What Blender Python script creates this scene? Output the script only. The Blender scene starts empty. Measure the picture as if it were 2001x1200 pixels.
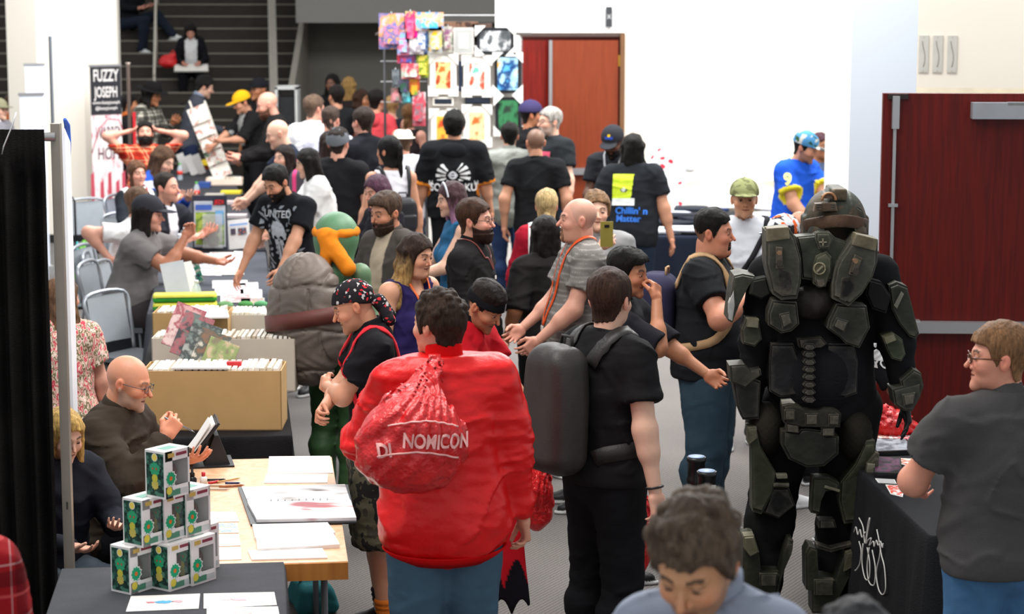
import bpy, bmesh, math, random
import numpy as np
from mathutils import Vector, Matrix
random.seed(7)
RNG = np.random.RandomState(5)
PI = math.pi
# ---------------------------------------------------------------- camera, world, light
FPX = 4200.0; CAM_H = 3.0; TANP = 625.0 / FPX; PITCH = math.atan(TANP)
SC = bpy.context.scene
COL = SC.collection
cam_d = bpy.data.cameras.new('camera'); cam = bpy.data.objects.new('camera', cam_d); COL.objects.link(cam)
cam.location = (0, 0, CAM_H); cam.rotation_euler = (PI / 2 - PITCH, 0, 0)
cam_d.sensor_width = 36; cam_d.lens = FPX * 36 / 2001.0; cam_d.clip_end = 200
cam_d.dof.use_dof = True; cam_d.dof.focus_distance = 9.6; cam_d.dof.aperture_fstop = 3.8
SC.camera = cam
SC.view_settings.view_transform = 'Standard'; SC.view_settings.look = 'None'
SC.view_settings.gamma = 1; SC.view_settings.use_curve_mapping = False
SC.view_settings.exposure = 0.3
w = bpy.data.worlds.new('hall light'); SC.world = w; w.use_nodes = True
w.node_tree.nodes['Background'].inputs[0].default_value = (0.93, 0.97, 1.0, 1)
w.node_tree.nodes['Background'].inputs[1].default_value = 0.62
def area(name, loc, size, power, rot=(0, 0, 0), col=(1, 1, 1)):
    l = bpy.data.lights.new(name, 'AREA'); l.shape = 'RECTANGLE'; l.size = size[0]; l.size_y = size[1]; l.energy = power; l.color = col
    o = bpy.data.objects.new(name, l); COL.objects.link(o); o.location = loc; o.rotation_euler = rot
    return o
area('ceiling_or_fill_light', (-1.5, 8.0, 5.6), (2.4, 3), 210, (0.0, 0, 0), (1, .97, .92))
area('ceiling_or_fill_light', (-5.5, 22.6, 4.6), (2, 2), 55, (.9, 0, 0), (1, .98, .95))  # added fill aimed at the left pillar, not a lamp of the hall
area('ceiling_or_fill_light', (1.5, 13.0, 5.6), (3, 3), 320, (0, 0, 0), (1, .98, .95))
area('ceiling_or_fill_light', (-2.5, 20.0, 6.0), (5, 4), 620, (0, 0, 0), (.97, .99, 1))
area('ceiling_or_fill_light', (3.2, 19.5, 6.0), (3, 4), 620, (0, 0, 0), (1, 1, 1))
# ---------------------------------------------------------------- pixel -> place
FW = np.array([0, math.cos(PITCH), -math.sin(PITCH)]); UP = np.array([0, math.sin(PITCH), math.cos(PITCH)])
def ray(px, py):
    return FW + np.array([1., 0, 0]) * (px - 1000.5) / FPX + UP * (600 - py) / FPX
def at(px, py, z=0.0):
    r = ray(px, py); t = (z - CAM_H) / r[2]
    return np.array([r[0] * t, r[1] * t, z])
def atD(px, py, D):
    r = ray(px, py); t = D / r[1]
    return np.array([r[0] * t, D, CAM_H + r[2] * t])
# ---------------------------------------------------------------- colours and materials
def lin(c):
    if isinstance(c, str):
        c = c.lstrip('#'); c = tuple(int(c[i:i + 2], 16) / 255 for i in (0, 2, 4))
    return tuple((v / 12.92 if v <= .04045 else ((v + .055) / 1.055) ** 2.4) for v in c[:3])
MATS = {}
def nodes_new(name):
    m = bpy.data.materials.new(name); m.use_nodes = True
    nt = m.node_tree; return m, nt, nt.nodes, nt.links, nt.nodes['Principled BSDF']
def add_bump(nt, b, scale, strength, dist=.01, detail=3, vec=None, kind='noise'):
    N = nt.nodes; L = nt.links
    tc = N.new('ShaderNodeTexCoord'); n = N.new('ShaderNodeTexNoise'); n.inputs['Scale'].default_value = scale; n.inputs['Detail'].default_value = detail
    L.new(tc.outputs['Object'], n.inputs['Vector']); bp = N.new('ShaderNodeBump'); bp.inputs['Strength'].default_value = strength; bp.inputs['Distance'].default_value = dist
    L.new(n.outputs['Fac'], bp.inputs['Height']); L.new(bp.outputs['Normal'], b.inputs['Normal']); return n, tc
def M(color, rough=.6, metal=0., name=None, bump=0, bscale=60, var=.06, spec=.4, vscale=8, alpha=1, trans=0, emit=0):
    key = ('p', color if isinstance(color, str) else tuple(color), rough, metal, bump, bscale, var, spec, alpha, trans, emit)
    if key in MATS: return MATS[key]
    m, nt, N, L, b = nodes_new(name or 'surface'); c = lin(color)
    b.inputs['Roughness'].default_value = rough; b.inputs['Metallic'].default_value = metal; b.inputs['Specular IOR Level'].default_value = spec
    tc = N.new('ShaderNodeTexCoord'); n = N.new('ShaderNodeTexNoise'); n.inputs['Scale'].default_value = vscale; n.inputs['Detail'].default_value = 4
    L.new(tc.outputs['Object'], n.inputs['Vector'])
    r = N.new('ShaderNodeValToRGB'); r.color_ramp.elements[0].position = .3; r.color_ramp.elements[1].position = .7
    r.color_ramp.elements[0].color = tuple(v * (1 - var) for v in c) + (1,); r.color_ramp.elements[1].color = tuple(min(1, v * (1 + var)) for v in c) + (1,)
    L.new(n.outputs['Fac'], r.inputs['Fac']); L.new(r.outputs['Color'], b.inputs['Base Color'])
    if bump: add_bump(nt, b, bscale, bump)
    if alpha < 1: b.inputs['Alpha'].default_value = alpha
    if trans: b.inputs['Transmission Weight'].default_value = trans
    if emit:
        b.inputs['Emission Color'].default_value = c + (1,); b.inputs['Emission Strength'].default_value = emit
    MATS[key] = m; return m
def MA(kind):
    """materials that read the colour attribute: skin, cloth, hair, print, satin, plastic_film, leather"""
    if ('a', kind) in MATS: return MATS[('a', kind)]
    m, nt, N, L, b = nodes_new(kind); a = N.new('ShaderNodeAttribute'); a.attribute_name = 'Col'
    rough = dict(skin=.48, cloth=.85, hair=.5, print=.6, satin=.38, film=.3, leather=.5, armour=.55, knit=.95)[kind]
    b.inputs['Roughness'].default_value = rough
    b.inputs['Specular IOR Level'].default_value = dict(skin=.35, cloth=.12, hair=.18, film=.45, knit=.1).get(kind, .35)
    mx = N.new('ShaderNodeMix'); mx.data_type = 'RGBA'; mx.blend_type = 'MULTIPLY'; mx.inputs[0].default_value = 1
    L.new(a.outputs['Color'], mx.inputs[6])
    tc = N.new('ShaderNodeTexCoord'); n = N.new('ShaderNodeTexNoise'); L.new(tc.outputs['Object'], n.inputs['Vector'])
    n.inputs['Detail'].default_value = 5
    r = N.new('ShaderNodeValToRGB'); r.color_ramp.elements[0].position = .3; r.color_ramp.elements[1].position = .7
    lo = dict(skin=.93, cloth=.86, hair=.45, print=.9, satin=.92, film=.85, leather=.8, armour=.45, knit=.8)[kind]
    r.color_ramp.elements[0].color = (lo, lo, lo, 1); r.color_ramp.elements[1].color = (1, 1, 1, 1) if kind != 'hair' else (1.3, 1.3, 1.3, 1)
    n.inputs['Scale'].default_value = dict(skin=40, cloth=14, hair=1, armour=9, knit=300).get(kind, 12)
    L.new(n.outputs['Fac'], r.inputs['Fac']); L.new(r.outputs['Color'], mx.inputs[7]); L.new(mx.outputs[2], b.inputs['Base Color'])
    bp = N.new('ShaderNodeBump'); n2 = N.new('ShaderNodeTexNoise'); L.new(n2.outputs['Fac'], bp.inputs['Height']); L.new(bp.outputs['Normal'], b.inputs['Normal'])
    if kind == 'hair':
        mp = N.new('ShaderNodeMapping'); mp.inputs['Scale'].default_value = (170, 120, 22); L.new(tc.outputs['Object'], mp.inputs['Vector'])
        L.new(mp.outputs['Vector'], n2.inputs['Vector']); L.new(mp.outputs['Vector'], n.inputs['Vector']); bp.inputs['Distance'].default_value = .006; bp.inputs['Strength'].default_value = .8
    else:
        L.new(tc.outputs['Object'], n2.inputs['Vector'])
        n2.inputs['Scale'].default_value = dict(skin=90, cloth=260, satin=30, film=22, armour=25, leather=120).get(kind, 200)
        n2.inputs['Detail'].default_value = 4
        bp.inputs['Distance'].default_value = dict(skin=.001, cloth=.002, film=.03, satin=.008, armour=.006).get(kind, .002)
        bp.inputs['Strength'].default_value = dict(skin=.3, cloth=.5, film=.8, satin=.4, armour=.6).get(kind, .5)
    if kind == 'film': b.inputs['Coat Weight'].default_value = .25
    if kind == 'armour':
        b.inputs['Metallic'].default_value = .35
        ge = N.new('ShaderNodeNewGeometry'); r2 = N.new('ShaderNodeValToRGB'); r2.color_ramp.elements[0].position = .52; r2.color_ramp.elements[1].position = .62
        L.new(ge.outputs['Pointiness'], r2.inputs['Fac']); n5 = N.new('ShaderNodeTexNoise'); n5.inputs['Scale'].default_value = 60; L.new(tc.outputs['Object'], n5.inputs['Vector'])
        mu = N.new('ShaderNodeMath'); mu.operation = 'MULTIPLY'; L.new(r2.outputs['Color'], mu.inputs[0]); L.new(n5.outputs['Fac'], mu.inputs[1])
        m5 = N.new('ShaderNodeMix'); m5.data_type = 'RGBA'; L.new(mu.outputs[0], m5.inputs[0]); L.new(mx.outputs[2], m5.inputs[6]); m5.inputs[7].default_value = lin('#a89f8c') + (1,)
        L.new(m5.outputs[2], b.inputs['Base Color'])
    MATS[('a', kind)] = m; return m
def MPLAID(base, stripes, sc=14., name='plaid'):
    """woven check: base colour with crossing bands"""
    key = ('plaid', base, tuple(stripes), sc)
    if key in MATS: return MATS[key]
    m, nt, N, L, b = nodes_new(name); b.inputs['Roughness'].default_value = .85; b.inputs['Specular IOR Level'].default_value = .1
    tc = N.new('ShaderNodeTexCoord'); sp = N.new('ShaderNodeSeparateXYZ'); L.new(tc.outputs['Object'], sp.inputs[0])
    prev = None; rgb = N.new('ShaderNodeRGB'); rgb.outputs[0].default_value = lin(base) + (1,); prev = rgb.outputs[0]
    for ax, (colr, wdt, ph, fac) in enumerate(stripes):
        for k in (0, 2):
            mu = N.new('ShaderNodeMath'); mu.operation = 'MULTIPLY_ADD'; mu.inputs[1].default_value = sc; mu.inputs[2].default_value = ph
            if k == 0:
                ad = N.new('ShaderNodeMath'); ad.operation = 'ADD'; L.new(sp.outputs[0], ad.inputs[0]); L.new(sp.outputs[1], ad.inputs[1]); L.new(ad.outputs[0], mu.inputs[0])
            else: L.new(sp.outputs[2], mu.inputs[0])
            fr = N.new('ShaderNodeMath'); fr.operation = 'FRACT'; L.new(mu.outputs[0], fr.inputs[0])
            lt = N.new('ShaderNodeMath'); lt.operation = 'LESS_THAN'; lt.inputs[1].default_value = wdt; L.new(fr.outputs[0], lt.inputs[0])
            mm = N.new('ShaderNodeMath'); mm.operation = 'MULTIPLY'; mm.inputs[1].default_value = fac; L.new(lt.outputs[0], mm.inputs[0])
            mx = N.new('ShaderNodeMix'); mx.data_type = 'RGBA'; L.new(mm.outputs[0], mx.inputs[0]); L.new(prev, mx.inputs[6]); mx.inputs[7].default_value = lin(colr) + (1,)
            prev = mx.outputs[2]
    L.new(prev, b.inputs['Base Color']); add_bump(nt, b, 200, .4, .002); MATS[key] = m; return m
def MSPOT(cols, scale=20, rough=.8, name='printed cloth', voronoi=False, cuts=None, stretch=(1, 1, 1)):
    """blotches of flat colours: camouflage, flowers, paisley, crowded artwork"""
    cuts = tuple(cuts) if cuts else None; key = ('spot', tuple(cols), scale, voronoi, stretch, cuts)
    if key in MATS: return MATS[key]
    m, nt, N, L, b = nodes_new(name); b.inputs['Roughness'].default_value = rough; b.inputs['Specular IOR Level'].default_value = .2
    tc = N.new('ShaderNodeTexCoord'); mp = N.new('ShaderNodeMapping'); mp.inputs['Scale'].default_value = stretch; L.new(tc.outputs['Object'], mp.inputs['Vector'])
    r = N.new('ShaderNodeValToRGB'); r.color_ramp.interpolation = 'CONSTANT' if ('cam' in name or 'cloth' in name or 'flower' in name or 'cotton' in name or 'drip' in name or voronoi) else 'EASE'; n = len(cols)
    if voronoi:
        t = N.new('ShaderNodeTexVoronoi'); t.inputs['Scale'].default_value = scale; L.new(mp.outputs['Vector'], t.inputs['Vector'])
        s = N.new('ShaderNodeSeparateColor'); L.new(t.outputs['Color'], s.inputs[0]); L.new(s.outputs[0], r.inputs['Fac'])
        pos = cuts or [i / n for i in range(n)]
    else:
        t = N.new('ShaderNodeTexNoise'); t.inputs['Scale'].default_value = scale; t.inputs['Detail'].default_value = 3; L.new(mp.outputs['Vector'], t.inputs['Vector']); L.new(t.outputs['Fac'], r.inputs['Fac'])
        pos = cuts or [0] + [.36 + .28 * i / max(1, n - 2) for i in range(n - 1)]
    e = r.color_ramp.elements
    while len(e) < n: e.new(1)
    for i in range(n): e[i].position = pos[i]
    for i in range(n): e[i].color = lin(cols[i]) + (1,)
    L.new(r.outputs['Color'], b.inputs['Base Color']); MATS[key] = m; return m
# ---------------------------------------------------------------- linking and tagging
def tag(o, label=None, cat=None, group=None, kind=None):
    if label: o['label'] = label
    if cat: o['category'] = cat
    if group: o['group'] = group
    if kind: o['kind'] = kind
    return o
def empty(name, loc=(0, 0, 0), rz=0, label=None, cat=None, group=None, M4=None):
    o = bpy.data.objects.new(name, None); COL.objects.link(o); o.empty_display_size = .1
    if M4 is not None: o.matrix_world = M4
    else: o.location = loc; o.rotation_euler = (0, 0, rz)
    return tag(o, label, cat, group)
def mesh_obj(name, v, f, mat, parent=None, smooth=True, col=None):
    """v (n,3) array, f (m,4) or (m,3) array"""
    v = np.asarray(v, dtype=np.float32); f = np.asarray(f, dtype=np.int32)
    me = bpy.data.meshes.new(name); n, k = len(f), f.shape[1]
    me.vertices.add(len(v)); me.vertices.foreach_set('co', v.ravel())
    me.loops.add(n * k); me.loops.foreach_set('vertex_index', f.ravel())
    me.polygons.add(n); me.polygons.foreach_set('loop_start', np.arange(0, n * k, k, dtype=np.int32)); me.polygons.foreach_set('loop_total', np.full(n, k, dtype=np.int32))
    me.update(calc_edges=True); me.validate()
    if smooth: me.polygons.foreach_set('use_smooth', np.ones(len(me.polygons), dtype=bool))
    if col is not None:
        a = me.color_attributes.new('Col', 'FLOAT_COLOR', 'POINT'); c = np.ones((len(v), 4), dtype=np.float32)
        c[:, :3] = col; a.data.foreach_set('color', c.ravel())
    me.materials.append(mat)
    o = bpy.data.objects.new(name, me); COL.objects.link(o)
    if parent: o.parent = parent
    return o
def bm_obj(name, bm, mat, parent=None, smooth=False, loc=None, rz=None, bevel=0):
    if bevel:
        bmesh.ops.bevel(bm, geom=[e for e in bm.edges if len(e.link_faces) == 2 and e.calc_face_angle(0) > .5], offset=bevel, segments=2, profile=.7, affect='EDGES')
    me = bpy.data.meshes.new(name); bm.to_mesh(me); bm.free()
    if smooth: me.polygons.foreach_set('use_smooth', np.ones(len(me.polygons), dtype=bool))
    for m in (mat if isinstance(mat, (list, tuple)) else [mat]): me.materials.append(m)
    o = bpy.data.objects.new(name, me); COL.objects.link(o)
    if parent: o.parent = parent
    if loc is not None: o.location = loc
    if rz is not None: o.rotation_euler = (0, 0, rz)
    return o
def bx(bm, c, s, R=None, mi=0):
    """box with centre c and full size s"""
    v = []
    for dx in (-.5, .5):
        for dy in (-.5, .5):
            for dz in (-.5, .5):
                p = Vector((dx * s[0], dy * s[1], dz * s[2]))
                if R is not None: p = R @ p
                v.append(bm.verts.new(p + Vector(c)))
    for q in ((0, 1, 3, 2), (4, 6, 7, 5), (0, 4, 5, 1), (2, 3, 7, 6), (0, 2, 6, 4), (1, 5, 7, 3)):
        f = bm.faces.new([v[i] for i in q]); f.material_index = mi
    return bm
def box(name, c, s, mat, parent=None, bevel=.003, R=None, rz=None, loc=None):
    bm = bmesh.new(); bx(bm, c, s, R); return bm_obj(name, bm, mat, parent, bevel=bevel, rz=rz, loc=loc)
def tube(bm, pts, r, n=8, mi=0):
    pts = [Vector(p) for p in pts]; rings = []; prev = None
    rs = r if isinstance(r, (list, tuple)) else [r] * len(pts)
    for i, p in enumerate(pts):
        d = (pts[min(i + 1, len(pts) - 1)] - pts[max(i - 1, 0)]).normalized()
        if prev is None: a = d.orthogonal().normalized()
        else:
            a = prev - d * prev.dot(d); a = a.normalized() if a.length > 1e-5 else d.orthogonal().normalized()
        prev = a; b = d.cross(a)
        rings.append([bm.verts.new(p + (a * math.cos(2 * PI * k / n) + b * math.sin(2 * PI * k / n)) * rs[i]) for k in range(n)])
    for i in range(len(rings) - 1):
        for k in range(n):
            f = bm.faces.new([rings[i][k], rings[i][(k + 1) % n], rings[i + 1][(k + 1) % n], rings[i + 1][k]]); f.smooth = True; f.material_index = mi
    bm.faces.new(rings[0][::-1]); bm.faces.new(rings[-1])
    return bm
def lathe(bm, prof, c=(0, 0, 0), n=24, mi=0):
    rings = []
    for r, z in prof: rings.append([bm.verts.new((c[0] + max(r, 1e-4) * math.cos(2 * PI * k / n), c[1] + max(r, 1e-4) * math.sin(2 * PI * k / n), c[2] + z)) for k in range(n)])
    for i in range(len(rings) - 1):
        for k in range(n):
            f = bm.faces.new([rings[i][k], rings[i][(k + 1) % n], rings[i + 1][(k + 1) % n], rings[i + 1][k]]); f.smooth = True; f.material_index = mi
    bm.faces.new(rings[0][::-1]); bm.faces.new(rings[-1]); return bm
def prism(bm, poly, y0, y1, mi=0, f3=None):
    """polygon in x,z pushed from y0 to y1; f3 maps (x,y,z)"""
    g = f3 or (lambda x, y, z: (x, y, z))
    a = [bm.verts.new(g(x, y0, z)) for x, z in poly]; b = [bm.verts.new(g(x, y1, z)) for x, z in poly]
    n = len(poly); fs = [bm.faces.new(a), bm.faces.new(b[::-1])]
    for i in range(n): fs.append(bm.faces.new([a[i], b[i], b[(i + 1) % n], a[(i + 1) % n]]))
    for f in fs: f.material_index = mi
    bmesh.ops.recalc_face_normals(bm, faces=fs); return bm
def copy_tree(o, parent=None):
    c = o.copy(); COL.objects.link(c)
    if parent: c.parent = parent
    for ch in list(o.children): copy_tree(ch, c)
    return c
FONTC = {}
def text_mesh(s, size=1., off=0., sx=1.):
    """flat letters: returns verts (x,z) and triangles"""
    k = (s, size, off, sx)
    if k in FONTC: return FONTC[k]
    cu = bpy.data.curves.new('lettering', 'FONT'); cu.body = s; cu.size = size; cu.offset = off; cu.align_x = 'CENTER'; cu.align_y = 'CENTER'; cu.resolution_u = 3
    o = bpy.data.objects.new('lettering', cu); COL.objects.link(o)
    me = bpy.data.meshes.new_from_object(o.evaluated_get(bpy.context.evaluated_depsgraph_get()))
    bm = bmesh.new(); bm.from_mesh(me); bmesh.ops.triangulate(bm, faces=bm.faces)
    v = np.array([[q.co.x * sx, q.co.y] for q in bm.verts]); f = np.array([[q.index for q in t.verts] for t in bm.faces])
    bm.free(); bpy.data.objects.remove(o); bpy.data.curves.remove(cu); bpy.data.meshes.remove(me)
    FONTC[k] = (v, f); return v, f
def text_on(name, s, size, M4, mat, parent, sx=1., off=0., y=-.002):
    """letters lying in the x-z plane of frame M4 (facing its -y)"""
    v, f = text_mesh(s, size, off, sx)
    p = np.c_[v[:, 0], np.full(len(v), y), v[:, 1]]
    o = mesh_obj(name, p, f, mat, parent, smooth=False)
    if M4 is not None: o.matrix_local = M4
    return o
# ---------------------------------------------------------------- distance-field modelling
def snet(F, lo, h):
    s = F < 0; S = s.astype(np.int8)
    c = S[:-1, :-1, :-1] + S[1:, :-1, :-1] + S[:-1, 1:, :-1] + S[:-1, :-1, 1:] + S[1:, 1:, :-1] + S[1:, :-1, 1:] + S[:-1, 1:, 1:] + S[1:, 1:, 1:]
    I = np.argwhere((c > 0) & (c < 8)); idx = -np.ones(c.shape, dtype=np.int32); idx[I[:, 0], I[:, 1], I[:, 2]] = np.arange(len(I))
    acc = np.zeros((len(I), 3)); cnt = np.zeros(len(I))
    for ax in range(3):
        o1, o2 = [(1, 2), (0, 2), (0, 1)][ax]
        for p in (0, 1):
            for q in (0, 1):
                a = np.zeros(3, int); a[o1] = p; a[o2] = q; b = a.copy(); b[ax] = 1
                fa = F[I[:, 0] + a[0], I[:, 1] + a[1], I[:, 2] + a[2]]; fb = F[I[:, 0] + b[0], I[:, 1] + b[1], I[:, 2] + b[2]]
                m = (fa < 0) != (fb < 0); t = fa[m] / (fa[m] - fb[m])
                acc[m] += a; acc[m, ax] += t; cnt[m] += 1
    V = np.asarray(lo) + h * (I + acc / cnt[:, None]); Q = []
    for ax in range(3):
        sl0 = [slice(None)] * 3; sl1 = [slice(None)] * 3; sl0[ax] = slice(0, -1); sl1[ax] = slice(1, None)
        A = s[tuple(sl0)]; B = s[tuple(sl1)]; E = np.argwhere(A != B); o1, o2 = [(1, 2), (2, 0), (0, 1)][ax]
        ok = (E[:, o1] > 0) & (E[:, o2] > 0) & (E[:, o1] < F.shape[o1] - 1) & (E[:, o2] < F.shape[o2] - 1); E = E[ok]
        def g(d1, d2):
            e = E.copy(); e[:, o1] -= d1; e[:, o2] -= d2; return idx[e[:, 0], e[:, 1], e[:, 2]]
        q = np.stack([g(1, 1), g(0, 1), g(0, 0), g(1, 0)], 1); inside = A[E[:, 0], E[:, 1], E[:, 2]]
        q[~inside] = q[~inside][:, ::-1]; Q.append(q)
    return V, np.concatenate(Q)
def mesh_sdf(fn, lo, hi, h):
    lo = np.asarray(lo, float) - 2 * h; hi = np.asarray(hi, float) + 2 * h
    ax = [np.arange(lo[i], hi[i] + h, h) for i in range(3)]
    G = np.stack(np.meshgrid(*ax, indexing='ij'), -1); sh = G.shape[:3]
    F = fn(G.reshape(-1, 3)).reshape(sh)
    return snet(F, lo, h)
def smin(a, b, k):
    h = np.maximum(k - np.abs(a - b), 0) / k
    return np.minimum(a, b) - h * h * k * .25
def smax(a, b, k): return -smin(-a, -b, k)
def smins(L, k):
    d = L[0]
    for x in L[1:]: d = smin(d, x, k)
    return d
def ell(P, c, r):
    q = (P - np.asarray(c)); r = np.asarray(r, float)
    k0 = np.linalg.norm(q / r, axis=1); k1 = np.linalg.norm(q / (r * r), axis=1)
    return np.where(k1 > 1e-9, k0 * (k0 - 1) / np.maximum(k1, 1e-9), -r.min())
def sph(P, c, r): return np.linalg.norm(P - np.asarray(c), axis=1) - r
def cone(P, a, b, ra, rb=None):
    a = np.asarray(a, float); b = np.asarray(b, float); rb = ra if rb is None else rb
    ab = b - a; t = np.clip((P - a) @ ab / max(ab @ ab, 1e-9), 0, 1)
    return np.linalg.norm(P - a - t[:, None] * ab, axis=1) - (ra + (rb - ra) * t)
def rbox(P, c, s, r):
    q = np.abs(P - np.asarray(c)) - (np.asarray(s) - r)
    return np.linalg.norm(np.maximum(q, 0), axis=1) + np.minimum(q.max(1), 0) - r
class Noise:
    def __init__(s, seed, f, n=7, stretch=(1, 1, 1)):
        r = np.random.RandomState(seed); d = r.normal(size=(n, 3)); d /= np.linalg.norm(d, axis=1)[:, None]
        s.d = d * f * r.uniform(.6, 1.6, (n, 1)) * np.asarray(stretch); s.p = r.uniform(0, 6.28, n); s.n = n
    def __call__(s, P):
        o = np.zeros(len(P)); w = 0
        for i in range(s.n):
            x = np.sin(P @ s.d[i] + s.p[i] + w * 1.3); o += x; w = x
        return o / s.n
def rx(a): c, s = math.cos(a), math.sin(a); return np.array([[1, 0, 0], [0, c, -s], [0, s, c]])
def rz(a): c, s = math.cos(a), math.sin(a); return np.array([[c, -s, 0], [s, c, 0], [0, 0, 1]])
def ry(a): c, s = math.cos(a), math.sin(a); return np.array([[c, 0, s], [0, 1, 0], [-s, 0, c]])
def grad(fn, P, e=.004):
    g = np.stack([fn(P + np.eye(3)[i] * e) - fn(P - np.eye(3)[i] * e) for i in range(3)], 1)
    return g / np.maximum(np.linalg.norm(g, axis=1), 1e-9)[:, None]
def catmull(pts, n):
    p = np.asarray(pts, float); p = np.vstack([2 * p[0] - p[1], p, 2 * p[-1] - p[-2]]); out = []
    m = len(p) - 3
    for i in range(n):
        u = i / (n - 1) * m; k = min(int(u), m - 1); t = u - k; a, b, c, d = p[k:k + 4]
        out.append(.5 * ((2 * b) + (-a + c) * t + (2 * a - 5 * b + 4 * c - d) * t * t + (-a + 3 * b - 3 * c + d) * t ** 3))
    return np.array(out)
def ribbon(fn, pts, width, off=.004, thick=.006, n=36, project=True):
    """flat band laid on the surface fn=0; returns verts, quads"""
    p = catmull(pts, n)
    if project and fn is not None:
        for _ in range(5):
            d = fn(p); p = p - (np.maximum(d, -9) - off)[:, None] * grad(fn, p)
        for _ in range(2): p[1:-1] = .5 * p[1:-1] + .25 * (p[:-2] + p[2:])
    N_ = grad(fn, p) if fn is not None else np.tile([0, 0, 1.], (n, 1))
    T = np.gradient(p, axis=0); T /= np.linalg.norm(T, axis=1)[:, None]
    S = np.cross(T, N_); S /= np.maximum(np.linalg.norm(S, axis=1), 1e-6)[:, None]
    w = width / 2
    R = np.stack([p - S * w, p + S * w, p + S * w + N_ * thick, p - S * w + N_ * thick], 1).reshape(-1, 3)
    F = []
    for i in range(n - 1):
        for k in range(4): F.append([i * 4 + k, i * 4 + (k + 1) % 4, (i + 1) * 4 + (k + 1) % 4, (i + 1) * 4 + k])
    F += [[3, 2, 1, 0], [n * 4 - 4, n * 4 - 3, n * 4 - 2, n * 4 - 1]]
    return R, np.array(F)
# ================================================================ PEOPLE
EAR = .077
def head_fn(P, v):
    """v: fw width, jw jaw, ns nose, fat; facing -y, origin between the ears"""
    fw, jw, ns, fat = v
    S = P * np.array([1 / fw, 1, 1]); ax = S.copy(); ax[:, 0] = np.abs(S[:, 0])
    d = smins([ell(ax, (0, .016, .03), (.074, .093, .086)), ell(ax, (0, -.022, -.02), (.062 + fat * .006, .066, .085)),
               ell(ax, (0, -.036, -.074), (.046 * jw + fat * .01, .048, .036))], .03)
    d = smin(d, sph(ax, (.0, -.077, -.1), .019 * jw), .02)
    d = smin(d, ell(ax, (.038, -.056, -.028), (.024, .026, .022)), .02)
    d = smin(d, cone(ax, (0, -.078, .022), (.04, -.068, .023), .012, .009), .012)
    d = smax(d, -ell(ax, (.03, -.1, .003), (.02, .022, .0125)), .014)
    d = smin(d, cone(ax, (0, -.08, .012), (0, -.099 - .010 * ns, -.029), .0062, .0088 * ns), .012)
    d = smin(d, sph(ax, (.011 * ns, -.09, -.034), .008), .007)
    d = smin(d, ell(ax, (.030, -.0745, .003), (.0145, .011, .0105)), .003)
    lip = smin(cone(ax, (0, -.086, -.0555), (.019, -.078, -.0575), .0058, .003), cone(ax, (0, -.0845, -.066), (.017, -.077, -.0635), .0065, .003), .002)
    d = smin(d, lip, .006)
    d = smax(d, -cone(ax, (0, -.0925, -.0605), (.022, -.081, -.0605), .0022), .002)
    if fat > .5: d = smin(d, ell(ax, (0, -.03, -.105), (.052, .045, .03)), .03)
    neck = cone(ax, (0, .022, -.05), (0, .04, -.19), .05 * (.86 + .14 * jw) + fat * .008, .055 * (.86 + .14 * jw) + fat * .012)
    d = smin(d, neck, .03)
    ear = ell(ax, (EAR, .014, -.008), (.008, .017, .03)); ear = smin(ear, ell(ax, (EAR + .005, .02, .0), (.006, .014, .024)), .005)
    ear = smax(ear, -ell(ax, (EAR + .012, .01, -.004), (.008, .008, .017)), .004)
    return smin(d, ear, .008)
def cran_fn(P, v):
    fw, jw, ns, fat = v
    S = P * np.array([1 / fw, 1, 1]); S = S.copy(); S[:, 0] = np.abs(S[:, 0])
    d = smins([ell(S, (0, .016, .03), (.074, .093, .086)), ell(S, (0, -.022, -.02), (.062 + fat * .006, .066, .085)),
               ell(S, (0, -.036, -.074), (.046 * jw + fat * .01, .048, .036))], .03)
    return smin(d, cone(S, (0, .022, -.05), (0, .04, -.19), .05, .055), .03)
HEADC = {}
def head_mesh(v, h):
    k = (v, h)
    if k not in HEADC: HEADC[k] = mesh_sdf(lambda P: head_fn(P, v), (-.1, -.13, -.2), (.1, .12, .125), h)
    return HEADC[k]
HANDC = {}
def hand_mesh(curl, spread, h):
    k = (curl, spread, h)
    if k in HANDC: return HANDC[k]
    ch = []
    for i, (y, L, r) in enumerate(((-.029, .068, .0082), (-.010, .077, .0086), (.009, .071, .0083), (.026, .055, .0072))):
        p = np.array([0, y, -.086 + .006 * abs(i - 1)]); a = 0; segs = []
        for j, fr in enumerate((.45, .3, .25)):
            a += curl * ((.9, 1.2, .8)[j]) * (1 + .12 * (i - 1.5)) + (.08 if j == 0 else 0); fy = spread * (i - 1.5) * .12
            q = p + L * fr * np.array([-math.sin(a), fy, -math.cos(a)]); segs.append((p, q, r * (1 - .1 * j), r * (.92 - .12 * j))); p = q
        ch.append(segs)
    tb = [((-.004, -.022, -.02), (-.014, -.05, -.05)), ((-.014, -.05, -.05), (-.022 - .02 * curl, -.06 + .02 * curl, -.078)), ((-.022 - .02 * curl, -.06 + .02 * curl, -.078), (-.03 - .035 * curl, -.058 + .03 * curl, -.1))]
    def fn(P):
        d = smin(rbox(P, (0, 0, -.052), (.013, .037, .042), .012), cone(P, (0, 0, .02), (0, 0, -.02), .026, .024), .02)
        d = smin(d, ell(P, (-.008, -.022, -.04), (.013, .018, .03)), .012)
        fs = None
        for s in ch:
            x = None
            for a, b, r1, r2 in s:
                c = cone(P, a, b, r1, r2); x = c if x is None else smin(x, c, .003)
            fs = x if fs is None else np.minimum(fs, x)
        d = smin(d, fs, .006); t = None
        for j, (a, b) in enumerate(tb):
            c = cone(P, a, b, .0125 - .0015 * j, .011 - .0015 * j); t = c if t is None else smin(t, c, .004)
        return smin(d, t, .006)
    HANDC[k] = mesh_sdf(fn, (-.11, -.085, -.19), (.04, .055, .03), h); return HANDC[k]
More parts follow.
